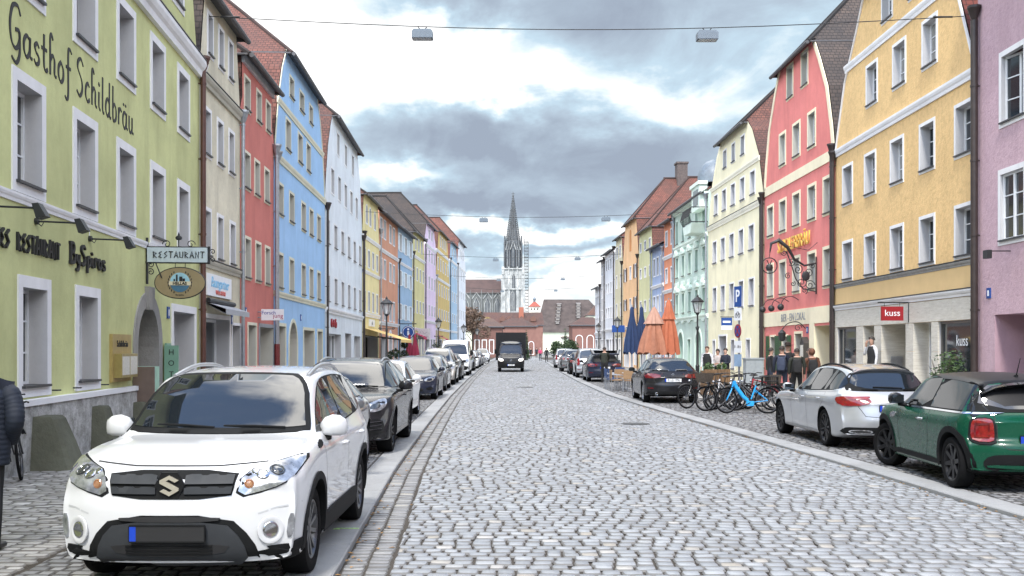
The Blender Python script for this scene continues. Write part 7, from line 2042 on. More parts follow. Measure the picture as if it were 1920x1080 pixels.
 # tall riverside houses beyond the street's ends so that no bare horizon shows at the sides
 for i, (x0, x1, y) in enumerate(((-60, -30, 330), (-28, -12, 320), (24, 40, 330), (42, 70, 340))):
  far_house('town_house', ['wide riverside house behind the left row', 'riverside house just left of the corner house', 'riverside house right of the salt barn', 'wide riverside house behind the right row'][i], x0, x1, y, 12, 18, 14, pale, RT_BROWN, True)
def leaf_mat(name, c1, c2):
 if name in MATS: return MATS[name]
 t = NT(name); t.set(Roughness=0.65)
 oi = t.n('ShaderNodeAttribute'); oi.attribute_name = 'tone'
 t.l(t.mix(oi.outputs['Fac'], c1, c2), t.b.inputs['Base Color'])
 MATS[name] = t.m
 return t.m
def foliage(name, n, fn, size, mat, parent, seed=1, flat=0.6):
 rng = np.random.default_rng(seed)
 V = []; F = []; T = []
 for i in range(n):
  c = np.array(fn(rng)); s = size * rng.uniform(0.6, 1.3)
  d = rng.normal(0, 1, 3); d /= np.linalg.norm(d) + 1e-9
  u = np.cross(d, [0.3, 0.2, 1]); u /= np.linalg.norm(u) + 1e-9; w = np.cross(d, u)
  b = len(V)
  V += [tuple(c - u * s), tuple(c - w * s * flat), tuple(c + u * s), tuple(c + w * s * flat)]
  F.append((b, b + 1, b + 2, b + 3)); T.append(rng.random())
 me = bpy.data.meshes.new(name); me.from_pydata(V, [], F)
 a = me.attributes.new('tone', 'FLOAT', 'FACE'); a.data.foreach_set('value', np.array(T, np.float32))
 me.materials.append(mat)
 return link_mesh(name, me, parent)
def blob_pts(blobs):
 w = np.array([b[3] ** 2 for b in blobs]); w = w / w.sum()
 def f(rng):
  b = blobs[rng.choice(len(blobs), p=w)]
  d = rng.normal(0, 1, 3); d /= np.linalg.norm(d)
  r = b[3] * rng.uniform(0.55, 1.0)
  return (b[0] + d[0] * r, b[1] + d[1] * r, b[2] + d[2] * r)
 return f
def tree(label, loc, h, rad, mat, n=2600, seed=1, size=0.16, trunk=0.18, conical=False, name='street_tree', cat='tree', group=None):
 r = thing(name, label, cat, loc, 0, group)
 rr = random.Random(seed)
 m = MB(); m.tube([(0, 0, 0), (0.05, 0, h * 0.3), (0, 0.05, h * 0.7)], [trunk, trunk * 0.75, trunk * 0.3], 8)
 for k in range(7):
  a = rr.uniform(0, 6.3); z = h * rr.uniform(0.3, 0.6)
  m.tube([(0, 0, z), (rad * .5 * math.cos(a), rad * .5 * math.sin(a), z + h * .15), (rad * .8 * math.cos(a), rad * .8 * math.sin(a), z + h * .28)], [trunk * .4, trunk * .25, trunk * .08], 5)
 m.build('trunk', simple('bark', (0.07, 0.055, 0.045), 0.9, var=0.3), r)
 if conical: bl = [(0, 0, h * (0.08 + 0.9 * q / 12), rad * (1 - 0.85 * q / 12)) for q in range(13)]
 else: bl = [(rr.gauss(0, rad * .42), rr.gauss(0, rad * .42), h * rr.uniform(0.45, 0.88), rad * rr.uniform(0.28, 0.5)) for _ in range(14)]
 foliage('crown', n, blob_pts(bl), size, mat, r, seed)
 return r
def greenery():
 au = leaf_mat('autumn_leaves', (0.07, 0.045, 0.032), (0.15, 0.095, 0.06)); gr = leaf_mat('evergreen_leaves', (0.015, 0.035, 0.012), (0.05, 0.085, 0.03)); sh = leaf_mat('shrub_leaves', (0.025, 0.06, 0.015), (0.09, 0.15, 0.05))
 tree('bare brown autumn tree at the end of the left row beside the last white house', (-6.4, 168, 0), 8.6, 2.6, au, 3200, 3, 0.16)
 tree('second brown autumn tree behind the corner house, thin and tall', (-9.6, 185, 0), 9.5, 3.0, au, 2600, 5, 0.18)
 tree('yellowing tree showing over the dark roof of the rust coloured corner house', (-4.6, 215, 0), 8.6, 2.0, leaf_mat('yellow_leaves', (0.16, 0.12, 0.04), (0.32, 0.24, 0.08)), 1800, 6, 0.16)
 r = thing('evergreen_bush', 'broad dark green bush at the end of the right car row', 'bush', (4.75, 97.5, 0))
 rr = random.Random(4)
 foliage('crown', 4200, blob_pts([(rr.gauss(0, .7), rr.gauss(0, .7), rr.uniform(0.5, 2.0), rr.uniform(.4, .75)) for _ in range(14)]), 0.10, gr, r, 9)
 m = MB(); m.tube([(0, 0, 0), (0, 0, 1.2)], 0.08, 6); m.build('trunk', MATS['bark'], r)
 for i, (px, Y, h, lab) in enumerate(((987, 150, 4.4, 'slim cypress right of the black truck'), (971, 160, 4.0, 'slim cypress behind the black truck'), (1060, 140, 4.3, 'slim cypress beside the far green bush'))):
  tree(lab, ((px - 960) / F_PX * Y, Y, 0), h, 0.55, gr, 1500, 20 + i, 0.09, 0.06, True, 'cypress', 'tree', 'cypresses at the far end')
 # shrub in a pot by the shop window
 r = thing('potted_shrub', 'leafy green potted shrub in front of the right shop window with white lettering', 'potted plant', (11.15, 26.9, 0))
 m = MB(); m.lathe([(0.17, 0), (0.24, 0.45), (0.26, 0.45), (0.26, 0.5), (0.22, 0.5)], 16); m.build('pot', simple('clay_pot', (0.20, 0.18, 0.16), 0.8), r, 40)
 m = MB()
 for k in range(9):
  a = rr.uniform(0, 6.3); m.tube([(0, 0, 0.45), (0.16 * math.cos(a), 0.16 * math.sin(a), 0.95), (0.36 * math.cos(a), 0.36 * math.sin(a), rr.uniform(1.2, 1.65))], [0.015, 0.01, 0.004], 4)
 m.build('stem', MATS['bark'], r)
 foliage('crown', 1700, blob_pts([(rr.gauss(0, .22), rr.gauss(0, .22), rr.uniform(0.65, 1.5), rr.uniform(.16, .3)) for _ in range(16)]), 0.042, sh, r, 12, 0.45)
 # topiary balls in front of the light blue house
 r = thing('topiary', 'three-ball topiary before the light blue house', 'potted plant', (-7.3, 70.5, 0))
 m = MB(); m.tube([(0, 0, 0), (0, 0, 2.0)], 0.03, 6); m.lathe([(0.2, 0), (0.25, 0.35)], 12); m.build('stem', MATS['bark'], r)
 for z, q in ((0.65, 0.38), (1.3, 0.31), (1.95, 0.27)): foliage('ball', 420, blob_pts([(0, 0, z, q)]), 0.05, gr, r, int(z * 10))
 for i, (x, y, h) in enumerate(((-7.6, 66, 1.5), (-7.5, 104, 2.4), (-7.2, 107.5, 2.0))):
  r = thing('potted_shrub', ['dark shrub beside the yellow awning', 'tall shrub before the lilac house', 'lower shrub before the mustard house'][i], 'potted plant', (x, y, 0))
  m = MB(); m.lathe([(0.2, 0), (0.27, 0.4)], 10); m.build('pot', MATS['clay_pot'], r)
  foliage('crown', 700, blob_pts([(rr.gauss(0, .18), rr.gauss(0, .18), rr.uniform(0.5, h), .3) for _ in range(9)]), 0.07, gr, r, 30 + i)
cathedral(); far_town(); greenery()
# ------------------------------------------------------------------ people
def person(label, loc, rz, top, bottom, shoes=None, skin=(0.48, 0.29, 0.21), hair=(0.03, 0.022, 0.018), h=1.76, arms='down', legs='stand', bulk=1.0, hairstyle='short', head_turn=0.0, group=None, vest=None, z=0.0):
 """standing figure facing local +x; one continuous skinned body"""
 root = thing('person', label, 'person', (loc[0], loc[1], z), rz, group)
 s = h / 1.76
 P = []; E = []; Rr = []; Zn = []
 def v(p, r, zone, parent=None):
  P.append(tuple(c * s for c in p)); Rr.append(r if isinstance(r, tuple) else (r, r)); Zn.append(zone)
  if parent is not None: E.append((parent, len(P) - 1))
  return len(P) - 1
 b = bulk
 pel = v((0, 0, 0.96), (0.125 * b, 0.165 * b), 'b')
 wa = v((0.0, 0, 1.10), (0.110 * b, 0.150 * b), 't', pel)
 ch = v((0.01, 0, 1.30), (0.120 * b, 0.175 * b), 't', wa)
 up = v((0.0, 0, 1.43), (0.085 * b, 0.12 * b), 't', ch)
 nk = v((0.01, 0, 1.51), 0.055, 's', up)
 hd0 = v((0.03, 0, 1.58), (0.075, 0.062), 's', nk)
 hd1 = v((0.03, 0, 1.66), (0.095, 0.075), 's', hd0)
 v((0.015, 0, 1.735), (0.075, 0.06), 's', hd1)
 poses = {'down': [((-.01, .24, 1.13), (.05, .25, .88)), ((-.01, -.24, 1.13), (.05, -.25, .88))],
    'fold': [((.05, .25, 1.14), (.25, .06, 1.12)), ((.05, -.25, 1.14), (.25, -.06, 1.09))],
    'smoke': [((.0, .24, 1.13), (.05, .24, .88)), ((.14, -.22, 1.20), (.17, -.05, 1.52))],
    'pocket': [((-.07, .26, 1.14), (.05, .20, .95)), ((-.07, -.26, 1.14), (.05, -.20, .95))],
    'reach': [((.22, .2, 1.18), (.45, .12, 1.05)), ((.22, -.2, 1.18), (.45, -.12, 1.05))],
    'bike': [((.2, .22, 1.15), (.42, .24, 1.05)), ((.2, -.22, 1.15), (.42, -.24, 1.05))]}[arms]
 for sg, (el, wr) in zip((1, -1), poses):
  sh = v((0.0, sg * 0.175 * b, 1.405), 0.068 * b, 't', up)
  ua = v(tuple((a + c) / 2 for a, c in zip((0, sg * 0.20 * b, 1.39), el)), 0.056 * b, 't', sh)
  e = v(el, 0.046 * b, 't', ua)
  f = v(tuple(a + (c - a) * 0.6 for a, c in zip(el, wr)), 0.040 * b, 't', e)
  w = v(wr, 0.027, 's', f)
  d = Vector(wr) - Vector(el); d.normalize()
  side = Vector((0, 0, 1)).cross(d) if abs(d.z) < 0.8 else Vector((1, 0, 0))
  side.normalize()
  pm = v(tuple(Vector(wr) + d * 0.06), (0.020, 0.038), 's', w)
  curl = d.cross(side) * (0.018 * sg)
  for q, ln in ((-1.5, .062), (-.5, .075), (.5, .078), (1.5, .07)):
   a = v(tuple(Vector(wr) + d * 0.095 + side * (q * 0.019)), 0.009, 's', pm)
   v(tuple(Vector(wr) + d * (0.095 + ln * .6) + side * (q * 0.020) + curl), 0.008, 's', a)
  v(tuple(Vector(wr) + d * 0.075 + side * (0.055) + curl), 0.010, 's', w)
 lg = {'stand': [((.02, .105, .51), (0, .11, .09)), ((.01, -.105, .51), (-.02, -.11, .09))], 'walk': [((.14, .09, .53), (.26, .09, .10)), ((.02, -.09, .52), (-.26, -.09, .15))],
    'bike': [((.30, .10, .72), (.18, .10, .32)), ((.24, -.10, .60), (.15, -.10, .16))]}[legs]
 for sg, (kn, an) in zip((1, -1), lg):
  hp = v((0, sg * 0.092, .90), 0.092 * b, 'b', pel)
  th = v(tuple((a + c) / 2 for a, c in zip((0, sg * .095, .86), kn)), 0.078, 'b', hp)
  k = v(kn, 0.056, 'b', th)
  cf = v(tuple(a + (c - a) * 0.35 for a, c in zip(kn, an)), 0.055, 'b', k)
  a = v(an, 0.040, 'b', cf)
  hl = v((an[0] - 0.02, an[1], an[2] - 0.045), 0.042, 'h', a)
  v((an[0] + 0.16, an[1] + sg * 0.02, an[2] - 0.055), (0.03, 0.045), 'h', hl)
 me = bpy.data.meshes.new('body'); me.from_pydata(P, E, [])
 o = bpy.data.objects.new('body', me); COL.objects.link(o)
 md = o.modifiers.new('skin', 'SKIN')
 for sv, r in zip(me.skin_vertices[0].data, Rr): sv.radius = (r[0] * s, r[1] * s); sv.use_root = False
 me.skin_vertices[0].data[0].use_root = True
 ss = o.modifiers.new('sub', 'SUBSURF'); ss.levels = 1; ss.render_levels = 1
 dg = bpy.context.evaluated_depsgraph_get()
 m2 = bpy.data.meshes.new_from_object(o.evaluated_get(dg))
 o.modifiers.clear(); o.data = m2; bpy.data.meshes.remove(me)
 mats = {'s': simple('skin_%d' % int(skin[0] * 100), skin, 0.55, var=0.08), 't': top, 'b': bottom, 'h': shoes or simple('dark_shoes', (0.02, 0.018, 0.016), 0.5)}
 order = ['s', 't', 'b', 'h']
 m2.materials.clear()
 for k in order: m2.materials.append(mats[k])
 pv = np.array(P); seg = np.array(E); A = pv[seg[:, 0]]; B = pv[seg[:, 1]]; D = B - A; L2 = (D ** 2).sum(1) + 1e-9
 zn = [Zn[e[1]] if Zn[e[0]] != 's' or Zn[e[1]] == 's' else Zn[e[1]] for e in E]
 for p in m2.polygons:
  c = np.array(p.center); t = np.clip(((c - A) * D).sum(1) / L2, 0, 1)
  d = (((A + D * t[:, None]) - c) ** 2).sum(1)
  i = int(d.argmin()); z0 = Zn[seg[i, 0]]; z1 = Zn[seg[i, 1]]
  p.material_index = order.index(z1 if t[i] > 0.5 else z0)
  p.use_smooth = True
 o.parent = root
 # face and hair
 hc = Vector((0.03 * s, 0, 1.665 * s))
 f = MB()
 f.add([hc + Vector(q) * s for q in ((.088, -.012, -.028), (.088, .012, -.028), (.112, 0, -.03), (.092, 0, .018))], [(0, 2, 3), (2, 1, 3), (0, 1, 2), (0, 3, 1)])
 for sg in (1, -1): f.ball(hc + Vector((.0, sg * .078, -.012)) * s, (.016 * s, .008 * s, .028 * s), 0, 6, 4)
 f.build('face', mats['s'], o)
 e = MB()
 for sg in (1, -1): e.ball(hc + Vector((.083, sg * .03, .005)) * s, (.007 * s, .011 * s, .007 * s), 0, 6, 4)
 e.box(hc.x + .083 * s, hc.x + .090 * s, -.022 * s, .022 * s, hc.z - .055 * s, hc.z - .049 * s)
 e.build('eyes', simple('eye_dark', (0.02, 0.012, 0.01), 0.4, var=0), o)
 hm = simple('hair_%d_%d' % (int(hair[0] * 1000), int(hair[1] * 1000)), hair, 0.7, var=0.3, scale=20)
 if hairstyle != 'bald':
  hb = MB(); nu, nv = 14, 7
  V = []; F = []
  R = Vector((.108, .090, .105)) * s
  for i in range(nv + 1):
   for j in range(nu):
    th = 2 * PI * j / nu
    front = max(0, math.cos(th))
    mx = {'short': 1.75, 'long': 2.3, 'hood': 2.6, 'hat': 1.6}[hairstyle] - front * {'short': 0.72, 'long': 1.2, 'hood': 1.25, 'hat': 0.25}[hairstyle]
    ph = mx * i / nv
    k = 1.22 if hairstyle == 'hood' else (1.1 if hairstyle == 'long' else 1.0)
    V.append(hc + Vector((-0.012 * s, 0, 0.012 * s)) + Vector((R.x * k * math.sin(ph) * math.cos(th), R.y * k * math.sin(ph) * math.sin(th), R.z * k * math.cos(ph))))
  for i in range(nv):
   for j in range(nu): F.append((i * nu + j, (i + 1) * nu + j, (i + 1) * nu + (j + 1) % nu, i * nu + (j + 1) % nu))
  hb.add(V, F); hb.build('hood' if hairstyle == 'hood' else 'hair', top if hairstyle == 'hood' else hm, o, 80)
  if hairstyle == 'hat':
   t = MB(); t.lathe([(0.17 * s, hc.z + .055 * s), (0.165 * s, hc.z + .065 * s), (0.10 * s, hc.z + .07 * s), (0.098 * s, hc.z + .14 * s), (0.06 * s, hc.z + .165 * s), (0, hc.z + .16 * s)], 18, 0, (hc.x, 0, 0)); t.build('hat', simple('felt_hat', (0.03, 0.02, 0.016), 0.9), o, 50)
 if vest:
  jb = MB(); n = 20; V = []; rows = [(0.93, .135, .185), (1.1, .125, .168), (1.3, .140, .19), (1.42, .115, .165), (1.47, .09, .11)]
  for zz, rx, ry in rows:
   for j in range(n): V.append((rx * b * s * math.cos(2 * PI * j / n), ry * b * s * math.sin(2 * PI * j / n), zz * s))
  F = [(i * n + j, i * n + (j + 1) % n, (i + 1) * n + (j + 1) % n, (i + 1) * n + j) for i in range(len(rows) - 1) for j in range(n)]
  jb.add(V, F); jb.build('vest', vest, o, 60)
 return root
def backpack(label, loc, rz, mat, z=1.08, group=None):
 r = thing('backpack', label, 'backpack', (loc[0], loc[1], z), rz, group)
 m = MB()
 prof = [(-0.14, 0.06), (-0.15, 0.20), (-0.14, 0.36), (-0.09, 0.45), (0.09, 0.45), (0.14, 0.36), (0.15, 0.20), (0.14, 0.06), (0.10, 0.0), (-0.10, 0.0)]
 rows = [(0.0, 0.92), (-0.03, 1.0), (-0.13, 0.97), (-0.17, 0.82)]
 V = []
 for x, k in rows: V += [(x, y * k, 0.22 + (z_ - 0.22) * k - 0.1) for y, z_ in prof]
 n = len(prof)
 m.add(V, [(i * n + j, i * n + (j + 1) % n, (i + 1) * n + (j + 1) % n, (i + 1) * n + j) for i in range(len(rows) - 1) for j in range(n)] + [tuple(range(n))[::-1], tuple(range(3 * n, 4 * n))])
 m.build('bag', mat, r, 50)
 p = MB(); p.prism([(-0.10, -0.06), (0.10, -0.06), (0.11, 0.10), (-0.11, 0.10)], -0.205, -0.16, plane='yz'); p.build('front_pocket', mat, r)
 for sg in (1, -1):
  t = MB(); t.tube([(0.0, sg * 0.09, 0.30), (0.10, sg * 0.12, 0.38), (0.24, sg * 0.13, 0.30), (0.26, sg * 0.13, 0.12), (0.12, sg * 0.15, -0.05), (0.0, sg * 0.12, -0.06)], 0.018, 6); t.build('strap', mat, r)
 return r
def cloth(name, c, r=0.85): return simple(name, c, r, var=0.22, scale=9, bump=0.15)
def people():
 navy = cloth('navy_jacket', (0.012, 0.016, 0.03)); black = cloth('black_cloth', (0.012, 0.012, 0.013)); jean = cloth('dark_jeans', (0.02, 0.027, 0.045)); white = cloth('white_shirt', (0.62, 0.62, 0.63))
 olive = cloth('dark_olive_jacket', (0.022, 0.026, 0.018)); cam = cloth('camel_coat', (0.13, 0.055, 0.03)); grey = cloth('grey_cloth', (0.08, 0.08, 0.085))
 G = 'people gathered outside the red inn'
 # left edge: passer-by in a quilted dark jacket
 r = person('passer-by in a dark navy quilted jacket and black trousers cut by the left edge', (-4.55, 8.95), math.radians(100), navy, black, h=1.76, arms='pocket', legs='stand', bulk=1.05, hair=(0.05, 0.03, 0.02))
 j = MB(); n = 26; V = []; rows = []
 for k in range(79):
  f = k / 78; z = 0.74 + f * 0.74
  puff = 0.008 * abs(math.sin(f * 17 * PI)) ** 0.5
  sh = 1.0 if f < 0.78 else max(0.35, 1 - ((f - 0.78) / 0.22) ** 2 * 0.65)
  rx, ry = (0.150 + 0.02 * f + puff) * sh, (0.205 + 0.02 * math.sin(f * PI) + puff) * sh
  for q in range(n): V.append((rx * math.cos(2 * PI * q / n), ry * math.sin(2 * PI * q / n), z))
 j.add(V, [(i * n + q, i * n + (q + 1) % n, (i + 1) * n + (q + 1) % n, (i + 1) * n + q) for i in range(78) for q in range(n)])
 jm = simple('quilted_nylon', (0.010, 0.015, 0.028), 0.7, var=0.2, scale=10)
 jo = j.build('jacket', jm, r, 180)
 for sg in (1, -1):
  pts = spline([(0, sg * .19, 1.41), (-.03, sg * .25, 1.27), (-.07, sg * .275, 1.13), (-.01, sg * .24, 1.03), (.06, sg * .205, .95)], 14)
  rad = [(0.086 - 0.028 * i / len(pts) + 0.007 * abs(math.sin(i / len(pts) * 17 * PI)) ** 0.5) * min(1, 0.62 + i * 0.06) for i in range(len(pts))]
  t = MB(); t.tube(pts, rad, 14); t.build('sleeve', jm, jo, 180)
 # group with backs to us
 th = math.radians(80)
 def facing(dx, dy): return math.atan2(dy, dx)
 person('young man in a dark navy jacket wearing a blue grey backpack', (8.72, 33.6), facing(0.35, 1), navy, jean, h=1.80, group=G, bulk=1.1)
 backpack('blue grey backpack on the young man in navy', (8.66, 33.42), facing(0.35, 1), cloth('backpack_blue', (0.03, 0.04, 0.07)), 1.1)
 person('man in a dark olive hooded jacket with a black backpack', (9.12, 33.3), facing(0.2, 1), olive, black, h=1.72, group=G, bulk=1.12)
 backpack('black backpack on the man in the olive jacket', (9.08, 33.12), facing(0.2, 1), black, 1.04)
 person('person in a camel brown coat with hood up and black backpack', (9.66, 33.5), facing(0.15, 1), cam, grey, h=1.70, hairstyle='hood', group=G, bulk=1.1)
 backpack('black backpack on the person in the camel coat', (9.64, 33.32), facing(0.15, 1), black, 1.02)
 person('man in a dark coat wearing a brown felt hat', (9.55, 36.0), facing(-0.3, -1), black, black, h=1.88, hairstyle='hat', group=G, bulk=1.1)
 person('dark haired person half hidden behind the young man in navy', (8.85, 35.6), facing(1, 0.2), black, jean, h=1.74, group=G)
 person('person with grey scarf facing the man with the hat', (10.1, 35.2), facing(-1, 0.4), grey, black, h=1.72, group=G, hair=(0.06, 0.04, 0.03))
 # waiter with vest and two others at the cream house
 person('man in a black waistcoat and pale sleeves standing by the black car', (8.3, 44.2), math.radians(235), white, black, h=1.80, group=G, vest=black, hair=(0.10, 0.06, 0.04), bulk=1.05)
 person('dark curly haired woman in a pale blouse', (8.95, 45.2), math.radians(240), cloth('pale_blouse', (0.4, 0.36, 0.34)), black, h=1.68, hairstyle='long', group=G, arms='fold')
 person('man in a dark blue uniform jacket holding papers', (9.05, 44.0), math.radians(215), navy, black, h=1.72, group=G, arms='fold', bulk=1.1)
 # smoker in the shop entrance
 person('smoking man in black vest and white sleeves in the travertine doorway', (11.55, 33.35), math.radians(195), white, black, h=1.82, arms='smoke', vest=black, hair=(0.04, 0.035, 0.03), z=0.28)
 m = MB(); m.box(11.1, 12.6, 32.7, 34.0, -0.02, 0.28); tag(m.build('door_step', M_TRAV), 'low travertine step under the smoking man', 'step')
 # at the open tailgate
 person('man in a dark olive coat loading the estate with open tailgate', (4.62, 52.0), math.radians(80), olive, black, h=1.78, arms='reach', bulk=1.15)
 pk = cloth('pink_jacket', (0.45, 0.05, 0.13))
 person('distant cyclist in a pink jacket pushing along the road', (3.75, 138), math.radians(-90), pk, jean, h=1.72, arms='bike', legs='stand', hair=(0.4, 0.4, 0.4))
 person('distant walker in black on the road beside the pink jacket', (4.05, 122), math.radians(90), black, black, h=1.76, legs='walk')
 far_l = 'strollers far down the street'
 for i, (px, Y, m_, lab) in enumerate(((990, 160, grey, 'grey clad stroller beside the far cypress'), (995, 162, black, 'black clad stroller beside the far cypress'), (1006, 175, navy, 'navy clad stroller on the left side of the far road'))):
  person(lab, ((px - 960) / F_PX * Y, Y), math.radians(90), m_, black, legs='walk', group=far_l)
people()
# ------------------------------------------------------------------ bicycles
def bicycle(label, loc, rz, col, style='city', basket=None, rack=False, lean=0.06, steer=0.2, group='bicycles parked by the kerb', stand=True):
 root = thing('bicycle', label, 'bicycle', loc, rz, group)
 root.rotation_euler = (lean, 0, rz)
 R = 0.345
 fx, rx = 0.56, -0.52
 tyre = MM['tyre']; met = MM['rim_grey']
 def wheel(x, steer_=0.0):
  m = MB(); m.tube([(R * math.cos(a) * 0.955, 0, R * math.sin(a) * 0.955) for a in np.linspace(0, 2 * PI, 36, endpoint=False)], 0.020, 7, close=True)
  o = m.build('wheel', tyre, root, 60, (x, 0, R), (0, 0, steer_))
  k = MB(); k.tube([((R - 0.045) * math.cos(a), 0, (R - 0.045) * math.sin(a)) for a in np.linspace(0, 2 * PI, 36, endpoint=False)], 0.011, 6, close=True)
  for q in range(20):
   a = 2 * PI * q / 20; k.tube([(0.03 * math.cos(a + .6), 0.02 * (-1) ** q, 0.03 * math.sin(a + .6)), ((R - 0.045) * math.cos(a), 0, (R - 0.045) * math.sin(a))], 0.0022, 3, cap=False)
  k.lathe([(0.025, -0.035), (0.02, -0.02), (0.02, 0.02), (0.025, 0.035)], 10, axis='y'); k.build('rim', met, o, 60)
  return o
 wheel(rx); wheel(fx, steer)
 bb = (-0.06, 0, 0.29); st = (-0.22, 0, 0.74); ht = (0.36, 0, 0.86); hb = (0.40, 0, 0.70); rh = (rx, 0, R)
 f = MB()
 if style == 'ebike':
  f.tube([ht, (0.30, 0, 0.70), (0.12, 0, 0.45), bb], [0.05, 0.055, 0.055, 0.05], 10); f.box(-0.16, 0.04, -0.05, 0.05, 0.20, 0.33)
  f.tube([bb, st], 0.022, 8); f.tube([(-0.17, 0, 0.60), (rx + .05, 0, 0.40)], 0.014, 6)
 else:
  f.tube([hb, bb], 0.019, 8); f.tube([bb, st], 0.017, 8)
  if style == 'gents': f.tube([(0.35, 0, 0.83), (-0.20, 0, 0.70)], 0.017, 8)
  else: f.tube([(0.37, 0, 0.78), (0.10, 0, 0.52), (-0.13, 0, 0.48)], 0.015, 8)
 for sg in (1, -1):
  f.tube([bb, (rx, sg * 0.06, R)], 0.010, 6); f.tube([(-0.19, 0, 0.64), (rx, sg * 0.06, R)], 0.009, 6)
 f.tube([hb, ht], 0.024, 8); f.build('frame', col, root, 60)
 k = MB()
 for sg in (1, -1): k.tube([(fx, sg * 0.055, R), (0.43, sg * 0.055, 0.62), (0.41, 0, 0.68)], [0.010, 0.014, 0.016], 6)
 k.build('fork', col, root, 60)
 h = MB(); h.tube([ht, (0.34, 0, 0.98)], 0.014, 8); h.tube([(0.22, 0.30, 1.02), (0.34, 0.24, 1.03), (0.37, 0.08, 1.0), (0.37, -0.08, 1.0), (0.34, -0.24, 1.03), (0.22, -0.30, 1.02)], 0.012, 8)
 h.build('handlebar', M_BLACK, root, 60)
 sd = MB(); sd.tube([st, (-0.26, 0, 0.90)], 0.013, 8); sd.lathe([(0, 0.98), (0.05, 0.975), (0.10, 0.955), (0.11, 0.93), (0.06, 0.915), (0, 0.915)], 12, 0, (0, 0, 0), M=Matrix.Translation((-0.29, 0, 0)) @ Matrix.Diagonal((1.25, 0.85, 1, 1))); sd.build('saddle', M_BLACK, root, 60)
 c = MB(); c.tube([(bb[0], 0.05, bb[2]), (bb[0] + 0.15, 0.06, bb[2] - 0.08)], 0.011, 6); c.tube([(bb[0], -0.05, bb[2]), (bb[0] - 0.15, -0.06, bb[2] + 0.08)], 0.011, 6)
 c.box(bb[0] + 0.11, bb[0] + 0.20, 0.06, 0.15, bb[2] - 0.095, bb[2] - 0.07); c.box(bb[0] - 0.20, bb[0] - 0.11, -0.15, -0.06, bb[2] + 0.07, bb[2] + 0.095)
 c.lathe([(0.0, 0.045), (0.095, 0.045), (0.095, 0.038), (0.0, 0.038)], 20, 0, bb, 'y'); c.build('crankset', M_BLACK, root, 60)
 g = MB()
 for x0, a0, a1 in ((rx, 20, 200), (fx, 40, 190)):
  A = [math.radians(a0 + (a1 - a0) * q / 14) for q in range(15)]
  V = []
  for a in A: V += [(x0 + (R + .03) * math.cos(a), -0.028, R + (R + .03) * math.sin(a)), (x0 + (R + .04) * math.cos(a), 0, R + (R + .04) * math.sin(a)), (x0 + (R + .03) * math.cos(a), 0.028, R + (R + .03) * math.sin(a))]
  g.add(V, [(3 * i + q, 3 * i + q + 1, 3 * i + q + 4, 3 * i + q + 3) for i in range(14) for q in (0, 1)])
  g.build('mudguard', M_BLACK, root, 60); g = MB()
 l = MB(); l.ball((0.44, 0, 0.80), (0.045, 0.035, 0.035), 0, 10, 6); l.build('front_lamp', MM['lamp_clear'], root, 60)
 if rack:
  q = MB()
  for sg in (1, -1): q.tube([(-0.24, sg * 0.06, 0.73), (-0.85, sg * 0.06, 0.73)], 0.007, 5); q.tube([(rx, sg * 0.07, R), (-0.60, sg * 0.06, 0.73)], 0.007, 5)
  for x in (-0.35, -0.5, -0.65, -0.8): q.tube([(x, -0.06, 0.73), (x, 0.06, 0.73)], 0.005, 4)
  q.build('luggage_rack', M_BLACK, root, 60)
 if stand: q = MB(); q.tube([(-0.15, 0.03, 0.25), (-0.20, 0.16, 0.0)], 0.010, 6); q.build('kickstand', M_BLACK, root)
 if basket:
  x = 0.56 if basket == 'front' else -0.58; z = 0.80 if basket == 'front' else 0.74
  b = MB(); wm = simple('wicker', (0.07, 0.055, 0.042), 0.9, var=0.4, scale=30, bump=0.5)
  V = []
  for zz, k2 in ((z, 0.78), (z + 0.13, 0.92), (z + 0.25, 1.0), (z + 0.25, 0.92), (z + 0.03, 0.72)):
   V += [(x - .17 * k2, -.20 * k2, zz), (x + .17 * k2, -.20 * k2, zz), (x + .17 * k2, .20 * k2, zz), (x - .17 * k2, .20 * k2, zz)]
  b.add(V, [(4 * i + j, 4 * i + (j + 1) % 4, 4 * i + 4 + (j + 1) % 4, 4 * i + 4 + j) for i in range(4) for j in range(4)] + [(3, 2, 1, 0), (16, 17, 18, 19)])
  b.build('basket', wm, root)
 if rack == 'crate':
  b = MB(); x = -0.58; z = 0.74
  for zz in (z, z + 0.12, z + 0.24): b.tube([(x - .2, -.16, zz), (x + .2, -.16, zz), (x + .2, .16, zz), (x - .2, .16, zz)], 0.012, 5, close=True)
  for q in range(9):
   for sy in (-.16, .16): b.tube([(x - .2 + .05 * q, sy, z), (x - .2 + .05 * q, sy, z + .24)], 0.006, 4)
   for sx in (-.2, .2): b.tube([(x + sx, -.16 + .04 * q, z), (x + sx, -.16 + .04 * q, z + .24)], 0.006, 4)
  b.build('carrier_crate', M_BLACK, root)
 return root
